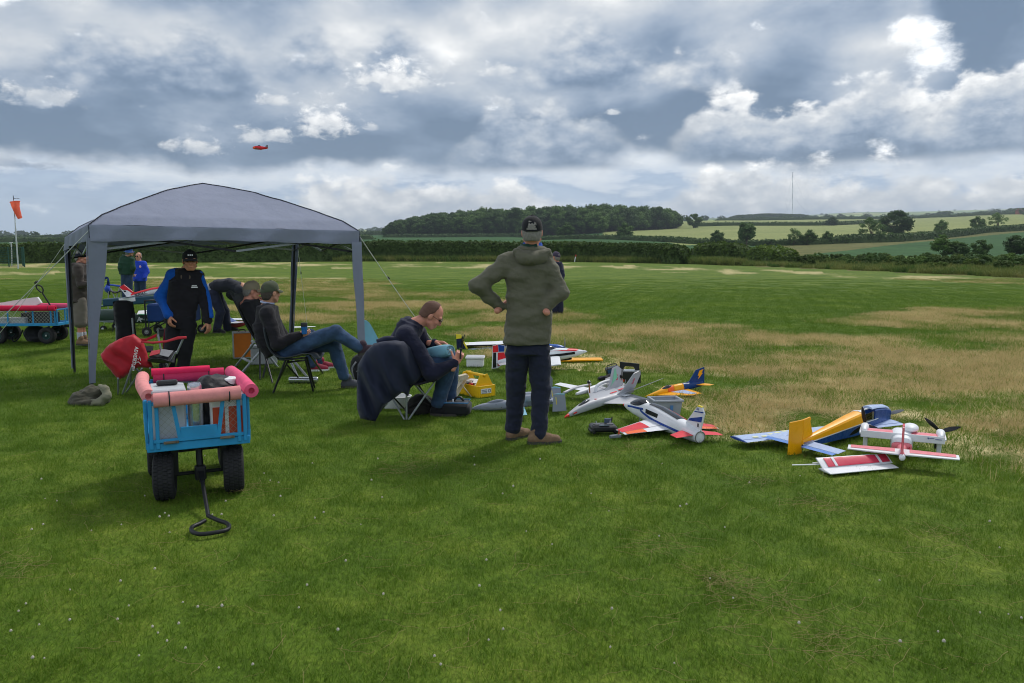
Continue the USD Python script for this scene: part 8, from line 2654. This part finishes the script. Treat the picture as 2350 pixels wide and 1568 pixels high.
# ---- pale turquoise model behind the balding man, and the pod on his lap
ns, tl = at(905, 790, 13.3), at(846, 794, 13.2)
J = Model('model_plane', 'pale turquoise model with tall rounded fin, behind the draped jacket', frame(tl, ns - tl), ground=gp(870, 800))
J.add('fuselage', fus(smooth_st([(-.04, 0, -.02, .02, .03), (.15, 0, .0, .05, .06), (.35, 0, .03, .08, .09), (.6, 0, .03, .08, .09), (.8, 0, .0, .03, .03)])), PTURQ, True)
t_ = np.linspace(0, np.pi, 13)
J.add('fin', fin_plate([(.26, .0), (.17, .10), (.10, .26), (.04, .38), (-.01, .43), (-.06, .44), (-.10, .40), (-.11, .28), (-.09, .12), (-.02, .0)], .02), PTURQ, 30)
for q in (1, -1):
    J.add('stabiliser', wing((.16, q * .02, -.02), .2, (.12, q * .38, -.02), .14, .08), PTURQ, True)
J.add('wing', wing((.55, .06, .0), .3, (.5, .8, .02), .2, .1), PTURQ, True)
J.add('wing', wing((.55, -.06, .0), .3, (.5, -.8, .02), .2, .1), PTURQ, True)
a_, b_ = at(985, 812, 7.86), at(1033, 804, 7.55)
J = Model('model_fan_pod', 'pale turquoise ducted fan model resting on the balding man\'s knees', frame(a_, b_ - a_))
L0 = np.linalg.norm(b_ - a_)
J.add('pod', fus(smooth_st([(-.12, 0, 0, .040, .040), (0, 0, .0, .056, .058), (.5 * L0, 0, 0, .062, .064), (.85 * L0, 0, 0, .058, .060), (1.0 * L0, 0, 0, .048, .050)])), PTURQ, True)
RX = np.array([[0, 0, 1, 1.0 * L0], [0, 1, 0, 0], [-1, 0, 0, 0], [0, 0, 0, 1.0]])
J.add('intake_lip', lathe([(.050, -.004), (.050, .006), (.044, .008), (.040, -.004)], 24, RX), PTURQ, True)
J.add('fan_duct', lathe([(.041, .004), (.040, -.006), (0, -.006)], 24, RX), PBLACK, True)
J.add('fan_hub', lathe([(.014, -.004), (.012, .006), (0, .010)], 14, RX), PW, True)
for k in range(5):
    a = k * 2 * np.pi / 5 + .3
    J.add('fan_blade', flatbar((L0 + .001, .012 * math.cos(a), .012 * math.sin(a)), (L0 + .001, .036 * math.cos(a), .036 * math.sin(a)), .008, .002, (1, .6, 0)), PDG)

# ---- models and gear under and behind the gazebo
Y0 = 16.0
ta, tb = at(246, 694, Y0), at(372, 686, Y0)
T = Thing('model_wing', 'long dark teal wing with a white panel, propped on a stand behind the gazebo', 'model wing', at(300, 725, Y0) * [1, 1, 0])
WM = np.eye(4)
ydir = unit(tb - ta)
WM[:3, 0], WM[:3, 1], WM[:3, 2], WM[:3, 3] = unit(np.cross([0, 0, 1.0], ydir)), -ydir, np.cross(unit(np.cross([0, 0, 1.0], ydir)), -ydir), ta
w_ = T.part('panel', join([box(1.15, .30, .15, (.55, .0, .0), .02, frame(ta, tb - ta))]), PTEAL, 30)
T.part('white_panel', box(.33, .004, .075, (.48, -.153, .03), .001, frame(ta, tb - ta)), PW, 30, parent=w_)
T.part('tip_plate', box(.20, .24, .02, (-.08, 0, -.07), .005, frame(ta, tb - ta)), PTEAL, 30)
for x in (.2, .9):
    for s in (-1, 1):
        T.part('stand_leg', bar((frame(ta, tb - ta) @ np.array([x, s * .05, -.07, 1]))[:3], (frame(ta, tb - ta) @ np.array([x + .02, s * .28, 0, 1]))[:3] * [1, 1, 0], .014, 6), BLACKM)
tl, ns = at(296, 680, Y0), at(375, 668, Y0)
J = Model('model_plane', 'red and white model with swept fin and registration letters, on the dark teal wing', frame(tl, ns - tl))
full = np.array(smooth_st([(0, 0, .0, .012, .028), (.25, 0, .01, .04, .05), (.5, 0, .02, .06, .065), (.75, 0, .02, .06, .065), (.95, 0, .02, .03, .03)], 5))
f_ = J.add('fuselage', fus([tuple(s) for s in full]), PW, True)
J.add('red_top', thick(sheet(np.array([[(x, y, z) for y, z in ((-w, zz - .03), (-w * .7, zz), (0, zz + .006), (w * .7, zz), (w, zz - .03))] for x, w, zz in ((.05, .02, .035), (.25, .042, .064), (.5, .062, .090), (.75, .062, .090), (.93, .034, .056))])), .006), PRED, True, parent=f_)
fn = J.add('fin', fin_plate([(.20, .03), (.10, .07), (-.05, .24), (-.15, .20), (-.03, -.03), (.06, -.03)], .02), PW, 30)
for q in (1, -1):
    J.add('red_panel', fin_plate([(.20, .035), (.10, .075), (-.05, .245), (-.15, .205), (-.10, .145), (-.0, .12), (.10, .03)], .003, q * .012), PRED, 30, parent=fn)
    J.add('black_mark', fin_plate([(-.04, .12), (-.085, .13), (-.07, .095), (-.03, .09)], .003, q * .013), PBLACK, 30, parent=fn)
    J.add('stabiliser', wing((.10, q * .01, -.01), .14, (.06, q * .26, -.01), .09, .07), PW, True)
tm = meshkit.text_mesh('N3046Z', .05, .003, True)
J.add('registration', xf((np.array(tm.vertices), np.array(tm.faces)), side_text(.14, -.048, -.02, False, .04) @ np.diag([1, 1, 1, 1.0])), PBLACK, False, parent=f_)

tl, ns = at(352, 736, 16.4), at(200, 722, 16.4)
J = Model('model_warplane', 'dark green model fighter with a white letter A on its side, behind the gazebo leg', frame(tl, ns - tl), ground=gp(290, 752))
L0 = np.linalg.norm(ns - tl)
f_ = J.add('fuselage', fus(smooth_st([(0, 0, .0, .03, .05), (.25 * L0, 0, .01, .08, .10), (.5 * L0, 0, .02, .105, .135), (.7 * L0, 0, .02, .105, .13), (.9 * L0, 0, .0, .085, .10), (1.0 * L0, 0, -.01, .05, .06)])), PDGRN, True)
J.add('canopy', fus(smooth_st([(.34 * L0, 0, .12, .03, .02), (.42 * L0, 0, .15, .06, .055), (.50 * L0, 0, .15, .06, .055), (.56 * L0, 0, .12, .03, .02)])), mat('pale_canopy', (150, 160, 160), .15), True)
for q in (1, -1):
    J.add('wing', wing((.62 * L0, q * .08, -.08), .42, (.54 * L0, q * .95, .0), .2, .12), PDGRN, True)
    wheel_small(J, (.66 * L0, q * .24, -.23), .065, .05, (.64 * L0, q * .26, -.06))
    J.add('stabiliser', wing((.12 * L0, q * .02, .03), .2, (.08 * L0, q * .32, .03), .12, .08), PDGRN, True)
J.add('fin', fin_plate([(.25, .08), (.08, .25), (-.05, .26), (-.06, .0), (.05, .0)], .02), PDGRN, 30)
tm = meshkit.text_mesh('A', .10, .004, True)
J.add('lettering', xf((np.array(tm.vertices), np.array(tm.faces)), side_text(.30, .088, -.04, True)), PW, False, parent=f_)
for x in (.22, .44):
    J.add('white_band', box(.07, .004, .035, (x, .088 if x < .3 else .107, .02), .001), PW, parent=f_)
T = Thing('paper_sheet', 'white printed sheets and clear bag on top of the dark green model', 'papers', at(330, 720, 16.2))
T.part('sheet', crumple(thick(sheet(np.array([[at(314, 722, 16.2), at(336, 722, 16.2)], [at(318, 714, 16.5), at(338, 712, 16.5)]])), .008), .002, 5), WHITE, True)
T.part('green_edge', bar(at(318, 722, 16.18), at(337, 722, 16.18), .012, 6), PGREEN)

Yw = 15.2
T = Thing('folding_wagon', 'blue folding wagon with black frame and wheels behind the walking man', 'wagon', at(400, 768, Yw) * [1, 1, 0])
h3 = lambda x, y, dy=0: at(x, y, Yw + dy)
T.part('fabric_body', crumple(join([box(.86, .46, .34, (0, 0, .43), .03, rotz(.05, at(402, 768, Yw) * [1, 1, 0]))]), .012, 7), cloth('wagon_blue', (22, 56, 112), .8), 40)
WR_ = rotz(.05, at(402, 768, Yw) * [1, 1, 0])
for sx in (-1, 1):
    for sy in (-1, 1):
        e = lambda x, y, z: (WR_ @ np.array([x, y, z, 1]))[:3]
        T.part('frame_leg', bar(e(sx * .44, sy * .25, .10), e(sx * .44, sy * .25, .68), .016, 6), BLACKM)
        wheel(T, e(sx * .42, sy * .27, .085), WR_[:3, 1], .085, .05, rim=PDG)
    T.part('frame_rail', bar(e(sx * .44, -.25, .66), e(sx * .44, .25, .66), .014, 6), BLACKM)
for sy in (-1, 1):
    T.part('frame_rail', bar(e(-.44, sy * .25, .67), e(.44, sy * .25, .67), .014, 6), BLACKM)
    T.part('frame_cross', bar(e(-.44, sy * .255, .12), e(.44, sy * .255, .60), .012, 6), BLACKM)
o = gp(371, 774)
T = Thing('black_box', 'small black box on the grass in front of the blue folding wagon', 'box', o)
T.part('body', box(.11, .12, .13, (0, .06, .066), .01, rotz(0, o)), PLASTB, 30)
T.part('lid', box(.118, .128, .02, (0, .06, .14), .006, rotz(0, o)), PLASTB, 30)

ns, tl = at(556, 744, 16.0), at(512, 750, 15.8)
J = Model('model_plane', 'white, blue and red model on the grass beyond the bending man', frame(tl, ns - tl), ground=gp(535, 757))
J.add('fuselage', fus(smooth_st([(0, 0, .0, .03, .04), (.15, 0, .0, .06, .06), (.35, 0, .01, .055, .06), (.45, 0, .0, .02, .02)])), foam_mat('dark_red_film', (120, 26, 32)), True)
J.add('wing', wing((.30, .03, .06), .2, (.3, .62, .10), .16, .12), PBLUE, True)
J.add('wing', wing((.30, -.03, .06), .2, (.3, -.62, .10), .16, .12), PW, True)
J.add('cowl', blob((.45, 0, .0), (.05, .04, .04), 2), PW, True)
prop(J, (.49, 0, 0), .12, 2, .8, .02, PW)
T = Thing('model_wing', 'white and yellow wing lying beyond the bending man', 'model wing', gp(540, 738))
w_ = T.part('panel', xf(wing((.2, .5, .05), .24, (.2, -.5, .05), .24, .12, te=.02), rotz(1.4, gp(542, 739))), PW, True)
T.part('yellow_panel', xf(strip((.2, .1, .05), .24, (.2, -.5, .05), .24, .2, .8, .004, .12, 1), rotz(1.4, gp(542, 739))), foam_mat('lemon_film', (236, 214, 60)), True, parent=w_)
T = Thing('model_wing', 'thin white wing lying in the grass beyond the man with the cup', 'model wing', gp(696, 750))
a_, b_ = gp(664, 752, .05), gp(724, 750, .05)
T.part('panel', xf(wing((.1, 0, 0), .2, (.06, -np.linalg.norm(b_ - a_), 0), .08, .12, te=.02), frame(a_, np.cross([0, 0, 1.0], b_ - a_))), PW, True)

# ---- the model in flight
ns, tl = at(581, 339, 60), at(613, 341, 60)
J = Model('model_plane', 'small red model plane flying in front of the clouds', frame(tl, (ns - tl) * .85, (0, -.02, 1)), category='model plane')
J.add('fuselage', fus(smooth_st([(-.05, 0, .03, .03, .05), (.25, 0, .02, .08, .10), (.6, 0, .01, .11, .14), (.9, 0, .0, .10, .12), (1.05, 0, -.01, .05, .06)])), PRED, True)
J.add('canopy', fus(smooth_st([(.45, 0, .13, .03, .02), (.58, 0, .15, .06, .06), (.72, 0, .12, .03, .03)])), CANOPY, True)
J.add('cowl', fus([(.86, 0, .0, .105, .125), (.98, 0, -.004, .09, .10)]), PORG, True)
for q in (1, -1):
    J.add('wing', wing((.78, q * .06, -.10), .30, (.74, q * .62, -.08), .18, .12), PRED if q < 0 else PBLACK, True)
    J.add('stabiliser', wing((.12, q * .02, .05), .16, (.08, q * .28, .05), .10, .08), PRED, True)
J.add('fin', fin_plate([(.18, .06), (.06, .24), (-.06, .25), (-.08, .04)], .02), foam_mat('slate_foam', (122, 126, 134)), 30)
